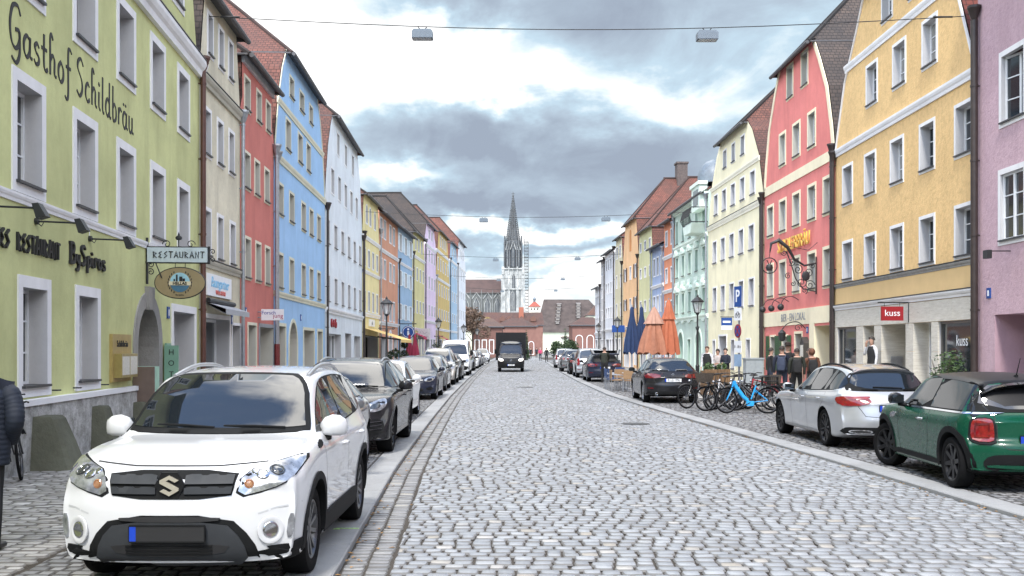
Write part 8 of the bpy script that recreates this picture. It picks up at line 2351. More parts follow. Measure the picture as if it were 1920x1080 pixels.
def bikes():
 blue = simple('bike_cyan', (0.015, 0.33, 0.72), 0.3, var=0.05, coat=0.8); blk = simple('bike_black', (0.014, 0.014, 0.016), 0.35, var=0.1, coat=0.5); wht = simple('bike_white', (0.6, 0.6, 0.62), 0.35, var=0.05); red = simple('bike_red', (0.35, 0.02, 0.03), 0.35, var=0.05); gry = simple('bike_grey', (0.16, 0.17, 0.18), 0.35, metal=0.4)
 bicycle('bright cyan electric bicycle nearest the road', (6.28, 27.7, 0), math.radians(174), blue, 'ebike', None, 'crate', 0.05, 0.45)
 bicycle('black bicycle with a wicker front basket beside the cyan bicycle', (5.80, 29.0, 0), math.radians(215), blk, 'city', 'front', True, 0.05, -0.2)
 bicycle('old black roadster with thin wheels nearest the black hatchback', (5.55, 30.2, 0), math.radians(205), blk, 'gents', None, True, 0.06, 0.1)
 bicycle('white framed bicycle between the basket bicycle and the sign pole', (6.25, 29.6, 0), math.radians(200), wht, 'city', None, True, 0.05, 0.15)
 bicycle('bicycle with a rear basket behind the cyan bicycle', (6.75, 29.0, 0), math.radians(188), gry, 'city', 'rear', True, 0.05, 0.1)
 bicycle('red bicycle deepest in the row behind the cyan bicycle', (7.3, 29.9, 0), math.radians(190), red, 'gents', None, True, 0.05, 0.3)
 bicycle('grey bicycle leaning behind the red bicycle', (6.9, 30.7, 0), math.radians(195), gry, 'city', None, True, 0.06, -0.1)
 bicycle('black bicycle pressed against the wicker basket bicycle', (6.05, 29.3, 0), math.radians(208), blk, 'gents', None, True, 0.05, 0.25)
 bicycle('black bicycle between the rear basket bicycle and the red bicycle', (6.95, 29.4, 0), math.radians(186), blk, 'city', None, True, 0.05, -0.2)
 bicycle('dark bicycle leaning on the roughcast plinth beside the stone wheel guard', (-6.42, 13.2, 0), math.radians(97), blk, 'city', None, True, -0.10, 0.25, group=None)
 bicycle('dark bicycle standing at the far end of the left car row', (-3.3, 112, 0), math.radians(20), blk, 'city', None, True, 0.05, 0.2, group=None)
bikes()
# ------------------------------------------------------------------ lettering, signs, street furniture
GLY = {
 'G': (.60, [[(.52,.82),(.40,1.0),(.18,.92),(.07,.5),(.14,.12),(.32,.02),(.46,.2),(.47,.45),(.30,.44)], [(.47,.45),(.48,-.05),(.34,-.3),(.14,-.22)]]),
 'a': (.47, [[(.34,.42),(.2,.5),(.08,.35),(.08,.12),(.2,.0),(.32,.15),(.34,.45)], [(.35,.5),(.34,.1),(.45,.03)]]),
 's': (.38, [[(.30,.42),(.2,.5),(.1,.40),(.16,.28),(.28,.2),(.28,.06),(.16,.0),(.06,.08)]]),
 't': (.37, [[(.16,.85),(.16,.12),(.26,.0),(.34,.06)], [(.04,.5),(.3,.5)]]),
 'h': (.46, [[(.24,.88),(.17,1.0),(.1,.88),(.1,.4),(.1,0)], [(.1,.35),(.22,.5),(.32,.4),(.32,.08),(.42,.02)]]),
 'o': (.42, [[(.2,.5),(.08,.35),(.08,.12),(.2,0),(.32,.12),(.32,.35),(.2,.5)]]),
 'f': (.36, [[(.38,.92),(.27,1.0),(.18,.85),(.18,-.15),(.1,-.33),(.0,-.27)], [(.06,.5),(.32,.5)]]),
 'S': (.52, [[(.44,.85),(.3,1.0),(.14,.9),(.12,.7),(.34,.45),(.38,.2),(.24,.0),(.06,.1)]]),
 'c': (.37, [[(.3,.42),(.2,.5),(.08,.35),(.08,.12),(.2,0),(.32,.08)]]),
 'i': (.25, [[(.1,.5),(.1,.1),(.2,.01)], [(.09,.68),(.12,.75)]]),
 'l': (.25, [[(.1,1.0),(.1,.1),(.2,.01)]]),
 'd': (.48, [[(.33,.35),(.2,.5),(.08,.35),(.08,.12),(.2,0),(.33,.14)], [(.33,1.0),(.33,.1),(.44,.01)]]),
 'b': (.43, [[(.1,1.0),(.1,.1),(.2,0),(.33,.12),(.33,.36),(.22,.5),(.1,.38)]]),
 'r': (.36, [[(.1,.5),(.1,0)], [(.1,.33),(.2,.5),(.33,.44)]]),
 'u': (.47, [[(.1,.5),(.1,.12),(.2,0),(.33,.14),(.34,.5)], [(.34,.5),(.34,.1),(.45,.02)]]),
 'B': (.48, [[(.1,1),(.1,0)], [(.02,1),(.3,1),(.38,.8),(.3,.57),(.1,.54)], [(.28,.55),(.42,.35),(.38,.08),(.2,0),(.02,.01)]]),
 'y': (.42, [[(.08,.5),(.1,.2),(.2,.08),(.32,.2)], [(.34,.5),(.31,0),(.2,-.3),(.06,-.28)]]),
 'p': (.42, [[(.1,.5),(.1,-.35)], [(.1,.38),(.22,.5),(.33,.36),(.31,.1),(.18,0),(.1,.1)]]),
 ' ': (.26, [])}
GLY['ä'] = (GLY['a'][0], GLY['a'][1] + [[(.12,.68),(.13,.74)], [(.28,.68),(.29,.74)]])
GRK = {'R': [[(.1,0),(.1,1),(.8,.7),(.15,.45),(.85,0)]], 'E': [[(.8,1),(.15,.75),(.6,.5),(.1,.22),(.85,0)]], 'S': [[(.85,1),(.15,.72),(.8,.35),(.1,0)]], 'T': [[(0,1),(1,.96)], [(.5,1),(.46,0)]],
    'A': [[(.02,0),(.5,1.05),(.95,0)], [(.2,.35),(.8,.4)]], 'U': [[(.1,1),(.15,.1),(.8,.05),(.85,1)]], 'N': [[(.1,0),(.15,1),(.8,0),(.85,1)]], 'H': [[(.12,0),(.12,1)], [(.85,0),(.85,1)], [(.12,.5),(.85,.55)]],
    'I': [[(.5,0),(.5,1)]], 'C': [[(.85,.9),(.15,.55),(.85,.1)]], ' ': []}
def strokes(m, lines, wmax, wmin, depth, sm=6, nib=0.7, y=0.0):
 """pen strokes in the x-z plane, raised towards -y"""
 for ln in lines:
  p = spline(ln, sm) if sm and len(ln) > 2 else ln
  k = len(p); V = []
  for i in range(k):
   a = p[max(i - 1, 0)]; b = p[min(i + 1, k - 1)]
   dx, dz = b[0] - a[0], b[1] - a[1]; L = math.hypot(dx, dz) or 1
   w = wmin + (wmax - wmin) * abs(math.sin(math.atan2(dz, dx) + nib)) if nib else wmax
   nx, nz = -dz / L * w / 2, dx / L * w / 2
   V += [(p[i][0] + nx, y - depth, p[i][1] + nz), (p[i][0] - nx, y - depth, p[i][1] - nz), (p[i][0] - nx, y, p[i][1] - nz), (p[i][0] + nx, y, p[i][1] + nz)]
  F = []
  for i in range(k - 1):
   for j in range(4): F.append((4 * i + j, 4 * i + (j + 1) % 4, 4 * i + 4 + (j + 1) % 4, 4 * i + 4 + j))
  F += [(0, 3, 2, 1), tuple(4 * (k - 1) + j for j in range(4))]
  m.add(V, F)
def script_text(body, x, z, sx, sz, wmax, wmin, depth):
 m = MB()
 for ch in body:
  adv, ls = GLY[ch]
  strokes(m, [[(x + a * sx, z + b * sz) for a, b in l] for l in ls], wmax, wmin, depth)
  x += adv * sx
 return m
def greek_text(body, x, z, w, h, wt, depth, y=0.0):
 m = MB()
 for ch in body:
  strokes(m, [[(x + a * w * .8, z + b * h) for a, b in l] for l in GRK[ch]], wt, wt, depth, 0, 0, y)
  x += w * (.6 if ch == 'I' else 1)
 return m
def spiral(c, r, turns, a0=0.0, sg=1, n=22):
 return [(c[0] + sg * r * (1 - i / n * .85) * math.cos(a0 + turns * 2 * PI * i / n), c[1] + r * (1 - i / n * .85) * math.sin(a0 + turns * 2 * PI * i / n)) for i in range(n + 1)]
def hang(name, label, cat, house, u, z, out=0.0, group=None):
 """thing fixed to a facade: local x along the facade, -y out of it"""
 p = house.at(u, out, z)
 return thing(name, label, cat, p, house.rz, group)
def facade_marks():
 INK = simple('black_lettering', (0.014, 0.014, 0.014), 0.6, var=0.1); GOLD = simple('gold_letters', (0.80, 0.50, 0.10), 0.35, metal=0.35, var=0.1); RED = simple('sign_red', (0.27, 0.010, 0.015), 0.45, var=0.05)
 BLU = simple('sign_blue', (0.012, 0.06, 0.25), 0.45, var=0.05); WH = M_WHITE
 h = HOUSES['green']
 script_text('Gasthof Schildbräu', 1.55, 5.93, 0.835, 0.62, 0.066, 0.022, 0.012).build('script_lettering', INK, h.root)
 for w_, x_ in (('ISCHES', 0.62), ('RESTAURANT', 1.83)): greek_text(w_, x_, 3.13, 0.172, 0.25, 0.035, 0.04).build('restaurant_lettering', INK, h.root)
 script_text('BySpiros', 3.97, 3.14, 0.58, 0.32, 0.055, 0.03, 0.04).build('restaurant_lettering', INK, h.root)
 for i, u in enumerate((0.9, 2.55, 5.0)):
  t = hang('wall_lamp', ['outermost of the black arm lamps, cut by the left edge', 'black arm lamp over the restaurant lettering', 'black arm lamp nearest the restaurant sign'][i], 'wall lamp', h, u, 3.62)
  m = MB(); m.tube([(0, 0, 0), (0, -0.62, -0.02)], 0.014, 8); m.lathe([(0.05, 0), (0.05, -0.05)], 10, 0, axis='y'); m.tube([(0, -.03, -.02), (0, -.09, -.07), (0, -.12, -.02)], 0.008, 5); m.build('arm', M_IRON, t)
  m = MB(); m.add([(-.09, -.58, .03), (.09, -.58, .03), (.09, -.66, .04), (-.09, -.66, .04), (-.10, -.64, -.17), (.10, -.64, -.17), (.10, -.76, -.13), (-.10, -.76, -.13)], [(0, 1, 2, 3), (7, 6, 5, 4), (0, 4, 5, 1), (1, 5, 6, 2), (2, 6, 7, 3), (3, 7, 4, 0)]); m.build('lamp_head', M_IRON, t)
  m = MB(); m.tube([(0, -.01, .0), (0, -.01, .28)], 0.008, 5); m.build('cable', WH, t)
 # hanging restaurant sign and oval board
 t = hang('hanging_sign', 'pale blue sign with black frame reading RESTAURANT', 'sign', h, 8.62, 3.52)
 m = MB(); m.box(-.05, .05, -1.24, -.04, 0, .30); m.build('panel', simple('pale_blue_panel', (0.50, 0.58, 0.60), 0.4), t)
 m = MB();
 for z in (0, .30): m.tube([(0, -1.27, z), (0, 0.0, z)], .026, 6)
 for y in (-1.27, -.03): m.tube([(0, y, -.03 if y < -1 else -.45), (0, y, .33 if y < -1 else .5)], .026, 6)
 m.tube([(0, -.66, .3), (0, -.66, .52)], .014, 6); m.ball((0, -.66, .5), (.02, .07, .05), 0, 8, 5); m.tube([(0, -.66, .55), (0, -.66, .62)], [.03, .002], 5)
 for sg, c in ((1, -.42), (-1, -.9)): m.tube([(0, y, z) for y, z in spiral((c, .37), .09, 1.2, 0, sg)], .010, 5)
 for z in (-.05, -.2): m.tube([(0, y, zz) for y, zz in spiral((-.1, z), .07, 1.3, 1)], .010, 5)
 for z in (.05, .22): m.tube([(0, y, zz) for y, zz in spiral((-1.34, z), .06, 1.2, 0)], .010, 5)
 m.tube([(0, -.2, -.02), (0, -.32, -.32)], .012, 5); m.build('iron_frame', M_IRON, t)
 g = greek_text('RESTAURANT', .10, .085, .105, .13, .017, .012); l = g.build('lettering', INK, t, rot=(0, 0, PI / 2), loc=(-.052, -1.22, 0))
 l.rotation_euler = (0, 0, -PI / 2); l.location = (-.052, -.06, 0)
 t = hang('oval_sign', 'tan oval sign reading HELLAS hanging below the pale blue sign', 'sign', h, 8.66, 3.10)
 n = 40; cy = -.68
 m = MB(); m.prism([(cy + .50 * math.cos(2 * PI * i / n), .31 * math.sin(2 * PI * i / n)) for i in range(n)], -.025, .025, plane='yz'); m.build('board', simple('tan_board', (0.29, 0.225, 0.115), 0.5, var=.08), t)
 m = MB(); m.tube([(0, cy + .50 * math.cos(2 * PI * i / n), .31 * math.sin(2 * PI * i / n)) for i in range(n)], .022, 6, close=True)
 for y in (cy - .1, cy + .1): m.tube([(0, y, .30), (0, y, .44)], .008, 5)
 m.build('rim', M_IRON, t)
 X = -.027
 def disc(r0, z0, z1, mat, nm, x):
  q = MB(); P = [(cy + r0 * math.cos(a), .01 + r0 * math.sin(a)) for a in np.linspace(0, 2 * PI, 36, endpoint=False)]; P = [(y, min(max(z, z0), z1)) for y, z in P]
  q.prism(P, x, x + .006, plane='yz'); q.build(nm, mat, t)
 disc(.20, .03, .21, simple('emblem_sky', (0.30, 0.52, 0.60), .5), 'emblem_sky', X - .006); disc(.20, -.19, -.05, simple('emblem_sea', (0.05, 0.14, 0.22), .5), 'emblem_sea', X - .006)
 m = MB(); m.box(X - .012, X, cy - .22, cy + .22, -.05, .03); m.build('emblem_band', simple('emblem_cream', (0.62, 0.55, 0.38), .5), t)
 for y, w, z in ((-.08, .05, .09), (-.02, .06, .13), (.06, .035, .17), (.11, .03, .08)): m = MB(); m.box(X - .014, X - .005, cy + y - w / 2, cy + y + w / 2, .03, z); m.build('emblem_building', INK, t)
 for sg in (1, -1):
  m = MB()
  for k in range(9):
   a = math.radians(-60 + 15 * k); y, z = cy + sg * .235 * math.cos(a), .01 + .235 * math.sin(a); m.ball((X - .005, y, z), (.006, .012, .026), 0, 6, 4)
  m.build('laurel', INK, t)
 link_mesh('lettering', text_mesh('HELLAS', .085, .008, INK, bold=.002), t, (X - .016, cy, -.012), (0, 0, -PI / 2)); link_mesh('lettering', text_mesh('By Spiros', .045, .006, INK), t, (X - .006, cy, -.245), (0, 0, -PI / 2))
 # menu case, meter boxes, hotel shutter door, plaques
 t = hang('menu_case', 'ochre yellow menu case with two glazed pages beside the stone arch', 'menu case', h, 6.15, 1.14)
 oc = simple('ochre_board', (0.36, 0.265, 0.09), .5, var=.15)
 m = MB(); m.box(0, 1.2, -.06, 0, 0, .88); m.build('board', oc, t)
 m = MB(); m.box(.08, 1.12, -.2, -.06, .08, .52); m.build('case', simple('brass_case', (0.36, 0.28, 0.10), .35, metal=.4, var=.15), t)
 m = MB(); m.box(.12, .57, -.205, -.2, .13, .47); m.box(.63, 1.08, -.205, -.2, .13, .47); m.build('page', simple('menu_paper', (.62, .6, .52), .3, var=.15, scale=20), t)
 link_mesh('lettering', text_mesh('Schildbräu', .17, .008, INK), t, (.6, -.066, .70));
 t = hang('meter_box', 'mint and brown meter box standing at the left of the stone arch', 'meter box', h, 7.62, 0.45)
 m = MB(); m.box(0, .06, -.42, -.02, .25, .95); m.build('side', simple('box_brown', (.14, .10, .08), .6), t); m = MB(); m.box(.06, .40, -.42, -.02, .25, .95); m.build('door', simple('box_mint', (.33, .55, .42), .5), t); m = MB(); m.box(.05, .35, -.35, -.05, -.45, .25); m.build('stand', M_DARK, t)
 t = hang('shutter_door', 'folded mint green door leaf with vertical hotel lettering', 'door leaf', h, 9.98, 0.12)
 gm = simple('mint_door_leaf', (.20, .36, .26), .5, var=.1)
 m = MB(); m.box(0, .05, -.34, -.04, 0, 1.7); m.box(.05, .45, -.08, -.04, 0, 1.75); m.build('leaf', gm, t)
 m = MB()
 for z in np.arange(.2, 1.6, .12): m.box(.10, .40, -.10, -.08, z, z + .05)
 m.build('louvre', gm, t)
 for k, ch in enumerate('HOTEL'): link_mesh('lettering', text_mesh(ch, .17, .006, INK), t, (-.005, -.19, 1.55 - .24 * k), (0, 0, -PI / 2))
 for key, u, z in (('green', 10.35, 2.42), ('beige', 3.55, 2.45), ('red_l', 0.6, 2.75), ('blue_l', 5.4, 2.85), ('pink', 0.55, 3.0), ('red_r', 6.6, 2.35)):
  hh = HOUSES[key]; m = MB(); m.box(u, u + .2, -.03, 0, z, z + .26); o = m.build('number_plaque', BLU, hh.root); m = MB(); m.box(u + .06, u + .14, -.034, -.03, z + .06, z + .2); m.build('plaque_digit', WH, o)
 # mossy wheel guards of stone
 ms = plaster('mossy_stone', (0.13, 0.132, 0.10), 1.0, 9, .6)
 for i, (u, w, d, z) in enumerate(((2.45, .75, .62, .78), (5.05, .55, .42, .78), (7.5, .45, .40, .72))):
  t = hang('wheel_guard', ['large mossy stone wheel guard next to the leaning bicycle', 'mossy stone wheel guard between the two low windows of the lime house', 'stone wheel guard at the foot of the stone arch'][i], 'wheel guard', h, u, 0.0, .10, 'stone wheel guards along the plinth')
  m = MB(); V = []
  rows = [(0, 1.0), (.25, .88), (.5, .76), (.75, .63), (.95, .52), (1, .44)]
  for f, s in rows:
   for k in range(10):
    a = PI * k / 9; sq = lambda v: math.copysign(abs(v) ** .45, v); V.append((w / 2 * (.45 + .55 * s) * sq(math.cos(a)), -d * s * sq(math.sin(a)), f * z))
  m.add(V, [(10 * r + k, 10 * r + k + 1, 10 * r + 11 + k, 10 * r + 10 + k) for r in range(5) for k in range(9)] + [tuple(range(50, 60)), tuple(10 * r for r in range(6)) + tuple(10 * r + 9 for r in range(5, -1, -1))])
  m.build('stone', ms, t, 24)
 # beige shop
 h = HOUSES['beige']
 t = hang('shop_sign', 'white shop board with pale blue script on the beige house', 'sign', h, 0.55, 3.14)
 m = MB(); m.box(0, 2.87, -.06, 0, 0, .58); m.build('board', WH, t); link_mesh('lettering', text_mesh('Baumgartner', .40, .01, simple('sky_lettering', (.22, .50, .72), .5), shear=.3), t, (1.43, -.067, .36)); link_mesh('lettering', text_mesh('VINZER BISTRO', .17, .01, simple('red_lettering', (.6, .12, .10), .5)), t, (1.5, -.067, .11))
 t = hang('awning', 'rolled grey awning below the white shop board', 'awning', h, 0.5, 2.62); m = MB(); m.add([(0, 0, .35), (3, 0, .35), (3, -.55, .16), (0, -.55, .16), (0, -.55, .02), (3, -.55, .02), (0, -.02, .3), (3, -.02, .3)], [(0, 1, 2, 3), (3, 2, 5, 4), (6, 4, 5, 7)]); m.build('fabric', simple('grey_canvas', (.36, .37, .39), .8, var=.1), t); m = MB(); m.tube([(-.03, -.1, .38), (3.03, -.1, .38)], .07, 8); m.build('roller', M_BLACK, t)
 h = HOUSES['red_l']
 t = hang('hanging_sign', 'small white board reading Forschjung on the brick red house', 'sign', h, 2.5, 2.66); m = MB(); m.box(-.03, .03, -.84, -.12, 0, .36); m.build('board', WH, t); m = MB()
 for z in (.09, .27): m.tube([(0, 0, z), (0, -.13, z)], .02, 6)
 m.build('bracket', M_PIPE_Z, t)
 link_mesh('lettering', text_mesh('Forsch', .17, .006, simple('indigo_ink', (.05, .06, .30), .5)), t, (-.034, -.36, .24), (0, 0, -PI / 2)); link_mesh('lettering', text_mesh('jung', .20, .006, simple('plum_ink', (.35, .03, .12), .5)), t, (-.034, -.66, .14), (0, 0, -PI / 2))
 h = HOUSES['white_l']; m = MB()
 for u, w in ((2.0, .5), (2.7, .45), (3.4, .55)): m = MB(); m.tube([(u + a, -.05, 2.95 + b) for a, b in spiral((0, 0), w * .45, 1.1, 2)], .045, 6); m.build('red_lettering', RED, h.root)
 h = HOUSES['yellow_l']; t = hang('awning', 'yellow awning stretched over the pale yellow shop front', 'awning', h, 0.8, 2.05)
 m = MB(); m.add([(0, 0, .95), (6.3, 0, .95), (6.3, -2.3, .25), (0, -2.3, .25), (0, -2.3, 0.05), (6.3, -2.3, 0.05)], [(0, 1, 2, 3), (3, 2, 5, 4)]); m.build('fabric', simple('yellow_canvas', (.80, .56, .20), .8, var=.08), t)
 m = MB()
 for x in (.3, 6.0): m.tube([(x, 0, .5), (x, -1.2, .32), (x, -2.28, .2)], .025, 6)
 m.build('arms', M_BLACK, t); m = MB(); m.box(1.9, 4.3, -.06, 0, 3.15 - 2.05, 3.6 - 2.05); m.build('name_board', WH, t); link_mesh('lettering', text_mesh('café', .35, .006, simple('grey_ink', (.2, .22, .25), .6)), t, (3.1, -.066, 1.32))
 h = HOUSES['ltblue_l']; t = hang('hanging_sign', 'round blue information sign hanging from an iron arm', 'sign', h, .5, 2.5); m = MB(); m.lathe([(0, -.03), (.5, -.03), (.5, .03), (0, .03)], 28, 0, (0, -.75, .5));
 m = MB(); m.prism([(-.75 + .5 * math.cos(a), .5 + .5 * math.sin(a)) for a in np.linspace(0, 2 * PI, 28, endpoint=False)], -.03, .03, plane='yz'); m.build('disc', BLU, t)
 m = MB(); m.tube([(-.035, -.75 + .42 * math.cos(a), .5 + .42 * math.sin(a)) for a in np.linspace(0, 2 * PI, 28, endpoint=False)], .025, 5, close=True); m.box(-.045, -.03, -.82, -.68, .25, .58); m.ball((-.035, -.75, .72), (.02, .09, .09)); m.build('symbol', WH, t); m = MB(); m.tube([(0, 0, 1.15), (0, -1.4, 1.15)], .035, 6); m.tube([(0, -.75, 1.15), (0, -.75, 1)], .02, 5); m.build('arm', M_IRON, t)
 h = HOUSES['ygreen']; t = hang('hanging_sign', 'pale grey shop sign projecting from the yellowish green house', 'sign', h, 3.2, 2.55); m = MB(); m.box(-.04, .04, -1.2, -.1, 0, .95); m.build('board', simple('pale_grey_sign', (.5, .49, .5), .5), t); m = MB(); strokes(m, [[(.2, .5), (.4, .75), (.6, .5), (.9, .65)], [(.2, .25), (1.0, .25)]], .03, .03, .006, 5, 0); o = m.build('symbol', simple('grey_ink', (.2, .22, .25), .6), t, rot=(0, 0, -PI / 2), loc=(-.042, 0, 0)); o.location = (-.042, -.05, 0)
 for key, u, lab in (('ygreen', .6, 'small raspberry red awning on the yellowish green house'), ('mustard', 1.5, 'small red awning on the mustard house')):
  t = hang('awning', lab, 'awning', HOUSES[key], u, 2.6); m = MB(); m.add([(0, 0, .5), (3, 0, .5), (3, -.9, .1), (0, -.9, .1), (0, -.9, -.1), (3, -.9, -.1)], [(0, 1, 2, 3), (3, 2, 5, 4)]); m.build('fabric', simple('raspberry_canvas', (.42, .03, .09), .8), t)
 # ---- right side
 h = HOUSES['red_r']
 link_mesh('gold_lettering', text_mesh('STADLERBRÄU', .76, .05, GOLD, xs=.92, shear=.08, bold=.004), h.root, (4.95, -.10, 6.12)); link_mesh('name_lettering', text_mesh('BIER - EIN LOKAL', .46, .008, simple('grey_ink', (.2, .22, .25), .6)), h.root, (4.75, -.042, 3.04))
 t = hang('inn_sign', 'black wrought iron inn sign with scrolls and a ring holding a barrel', 'sign', h, 7.95, 3.95)
 m = MB(); m.tube([(0, -.05, -.1), (0, -.05, 1.35)], .03, 6); m.tube([(0, -.05, 1.1), (0, -.5, 1.0), (0, -.9, 1.25), (0, -1.15, 1.7), (0, -1.5, 1.98), (0, -1.8, 1.85), (0, -1.85, 1.5)], [.04, .04, .05, .07, .09, .06, .02], 7)
 m.tube([(0, -.05, 0), (0, -.55, .1), (0, -.85, .5), (0, -1.0, 1.0), (0, -1.2, 1.55)], .025, 6)
 for y, z, r, tn, a, sg in ((-.3, .25, .2, 1.6, 0, 1), (-.62, .35, .22, 1.7, 2, -1), (-.35, .75, .2, 1.6, 3, 1), (-.75, .85, .2, 1.6, 1, -1), (-1.0, 1.15, .16, 1.5, 4, 1), (-.2, .98, .12, 1.4, 0, -1), (-1.15, .6, .12, 1.5, 1, 1), (-.95, .3, .1, 1.3, 2, -1), (-1.3, 1.5, .12, 1.4, 3, 1), (-.5, .02, .12, 1.4, 5, 1)):
  m.tube([(0, p, q) for p, q in spiral((y, z), r, tn, a, sg)], .018, 5)
 m.ball((0, -.45, .6), (.03, .17, .2), 0, 10, 6); m.tube([(0, 0, 1.9), (0, -.35, 1.6), (0, -1.1, 1.75)], .012, 5)
 m.build('scrollwork', M_IRON, t, 60)
 m = MB(); cy, cz = -1.87, 1.0; m.tube([(0, cy + .30 * math.cos(a), cz + .30 * math.sin(a)) for a in np.linspace(0, 2 * PI, 26, endpoint=False)], .022, 6, close=True); m.tube([(0, cy, cz + .3), (0, -1.85, 1.5)], .012, 5)
 m.lathe([(.10, -.2), (.15, -.08), (.10, .04)], 12, 0, (0, cy, cz)); m.tube([(0, cy, cz), (0, cy - .1, cz + .22)], .02, 5); m.tube([(0, cy, cz), (0, cy + .1, cz + .22)], .02, 5); m.build('ring_emblem', M_IRON, t, 60)
 for i in range(3):
  t = hang('wall_lamp', ['farthest', 'middle', 'nearest'][i] + ' of three ball spotlights above the inn lettering', 'wall lamp', h, 2.6 + 1.45 * i, 3.38, 0, 'ball spotlights on the red inn'); m = MB(); m.tube(spline([(0, 0, .35), (0, -.3, .5), (0, -.6, .42), (0, -.75, .15)], 6), .016, 6); m.build('arm', M_IRON, t); m = MB(); m.ball((0, -.75, .06), .14, 0, 12, 8); m.build('lamp_head', M_IRON, t, 60)
 t = hang('wall_lantern', 'small lantern on a curled iron arm above the inn door', 'wall lamp', h, 6.4, 2.45); m = MB(); m.tube(spline([(0, 0, .1), (0, -.3, .35), (0, -.7, .3), (0, -.95, .05)], 7), .02, 6); m.tube([(0, p, q) for p, q in spiral((-.3, .12), .16, 1.4)], .014, 5); m.lathe([(.03, .06), (.16, -.08), (.12, -.38), (.05, -.42)], 6, 0, (0, -.95, 0)); m.build('lantern', M_IRON, t)
 t = hang('menu_case', 'dark gabled menu case with glass door beside the inn gateway', 'menu case', h, 6.45, 1.0); m = MB(); m.prism([(0, 0), (.55, 0), (.55, .95), (.275, 1.2), (0, .95)], -.25, 0); m.build('case', simple('dark_case', (.04, .035, .03), .5), t); m = MB(); m.box(.08, .47, -.258, -.25, .1, .88); m.build('page', MATS['menu_paper'], t)
 h = HOUSES['yellow_r']
 t = hang('hanging_sign', 'red square sign reading kuss on the travertine shop floor', 'sign', h, 7.15, 2.58); m = MB(); m.box(-.03, .03, -.88, -.22, 0, .42); m.build('panel', RED, t); m = MB(); m.tube([(0, -.05, -.05), (0, -.05, .62)], .02, 6); m.tube([(0, -.02, .54), (0, -.98, .54)], .018, 6)
 for y in (-.78, -.32): m.tube([(0, y, .42), (0, y, .54)], .008, 5)
 m.build('bracket', M_IRON, t); link_mesh('lettering', text_mesh('kuss', .27, .008, WH), t, (.034 * -1, -.55, .22), (0, 0, -PI / 2)); o = link_mesh('lettering', text_mesh('kuss', .27, .008, WH), t, (.034, -.55, .22), (0, 0, PI / 2))
 link_mesh('window_lettering', text_mesh('kuss', .42, .006, WH), h.root, (10.55, .06, 1.95))
 m = MB(); m.box(6.35, 6.75, .90, .93, 1.35, 1.7); m.build('notice', oc, h.root); m = MB(); m.box(6.35, 6.75, .90, .93, .75, 1.3); m.build('notice', WH, h.root); m = MB(); m.box(4.88, 4.9, .25, .62, .85, 1.5); m.build('intercom', simple('steel_panel', (.5, .5, .5), .35, metal=.6), h.root)
 t = hang('wall_lamp', 'black floodlight on a short arm at the mauve pink house', 'wall lamp', HOUSES['pink'], 1.75, 4.0); m = MB(); m.tube([(0, 0, .08), (0, -.5, .08)], .014, 6); m.cbox((0, -.55, 0), (.22, .12, .2)); m.build('lamp_head', M_IRON, t)
 h = HOUSES['cream']; t = hang('hanging_sign', 'small blue and white board hanging from the cream house', 'sign', h, 6.6, 2.7); m = MB(); m.box(-.03, .03, -.75, -.2, .22, .62); m.build('board', BLU, t); m = MB(); m.box(-.03, .03, -.75, -.2, .0, .21); m.box(-.034, .034, -.68, -.28, .36, .46); m.build('panel', WH, t); m = MB(); m.tube([(0, 0, .66), (0, -.8, .66)], .02, 6); m.build('arm', M_IRON, t)
 t = hang('hanging_sign', 'blue and white bank style sign on a pole arm in front of the apricot house', 'sign', HOUSES['peach'], 6.0, 3.1); m = MB(); m.box(-.05, .05, -1.8, -.7, 0, .6); m.build('board', BLU, t); m = MB(); m.prism([(-1.7, .1), (-1.38, .46), (-1.2, .28), (-1.02, .46), (-.8, .1)], -.056, -.05, plane='yz'); m.build('symbol', WH, t); m = MB(); m.tube([(0, 0, .4), (0, -.6, .4)], .03, 6); m.build('arm', M_IRON, t)
facade_marks()
def street_lamp():
 t = thing('street_lamp', '', 'street lamp'); ir = M_IRON
 m = MB(); m.lathe([(.14, 0), (.15, .08), (.10, .14), (.085, .9), (.10, .95), (.06, 1.02), (.045, 2.5), (.06, 2.56), (.04, 2.62), (.035, 3.18), (.07, 3.22), (.09, 3.27)], 12); m.tube([(-.35, 0, 2.62), (.35, 0, 2.62)], .018, 6)
 for sg in (1, -1): m.tube([(a, 0, b) for a, b in spiral((sg * .3, 2.62), .07, 1.2, 0, sg)], .012, 5)
 m.build('post', ir, t, 40)
 g = MB(); g.lathe([(.12, 3.30), (.225, 3.75)], 6, cap=False); gm = NT('lamp_pane'); gm.set(Roughness=.15, Base_Color=(.55, .57, .58), Alpha=.45); g.build('pane', gm.m, t)
 m = MB()
 for k in range(6): a = PI / 3 * k; m.tube([(.125 * math.cos(a), .125 * math.sin(a), 3.28), (.232 * math.cos(a), .232 * math.sin(a), 3.76)], .012, 5)
 m.lathe([(.13, 3.27), (.13, 3.30)], 6); m.lathe([(.29, 3.75), (.30, 3.79), (.12, 3.95), (.05, 3.99), (.06, 4.03), (.02, 4.07), (.0, 4.13)], 6); m.build('lantern_frame', ir, t)
 m = MB(); m.lathe([(.03, 3.3), (.04, 3.45), (.03, 3.55), (0, 3.58)], 8); m.build('bulb', M_WHITE, t)
 return t
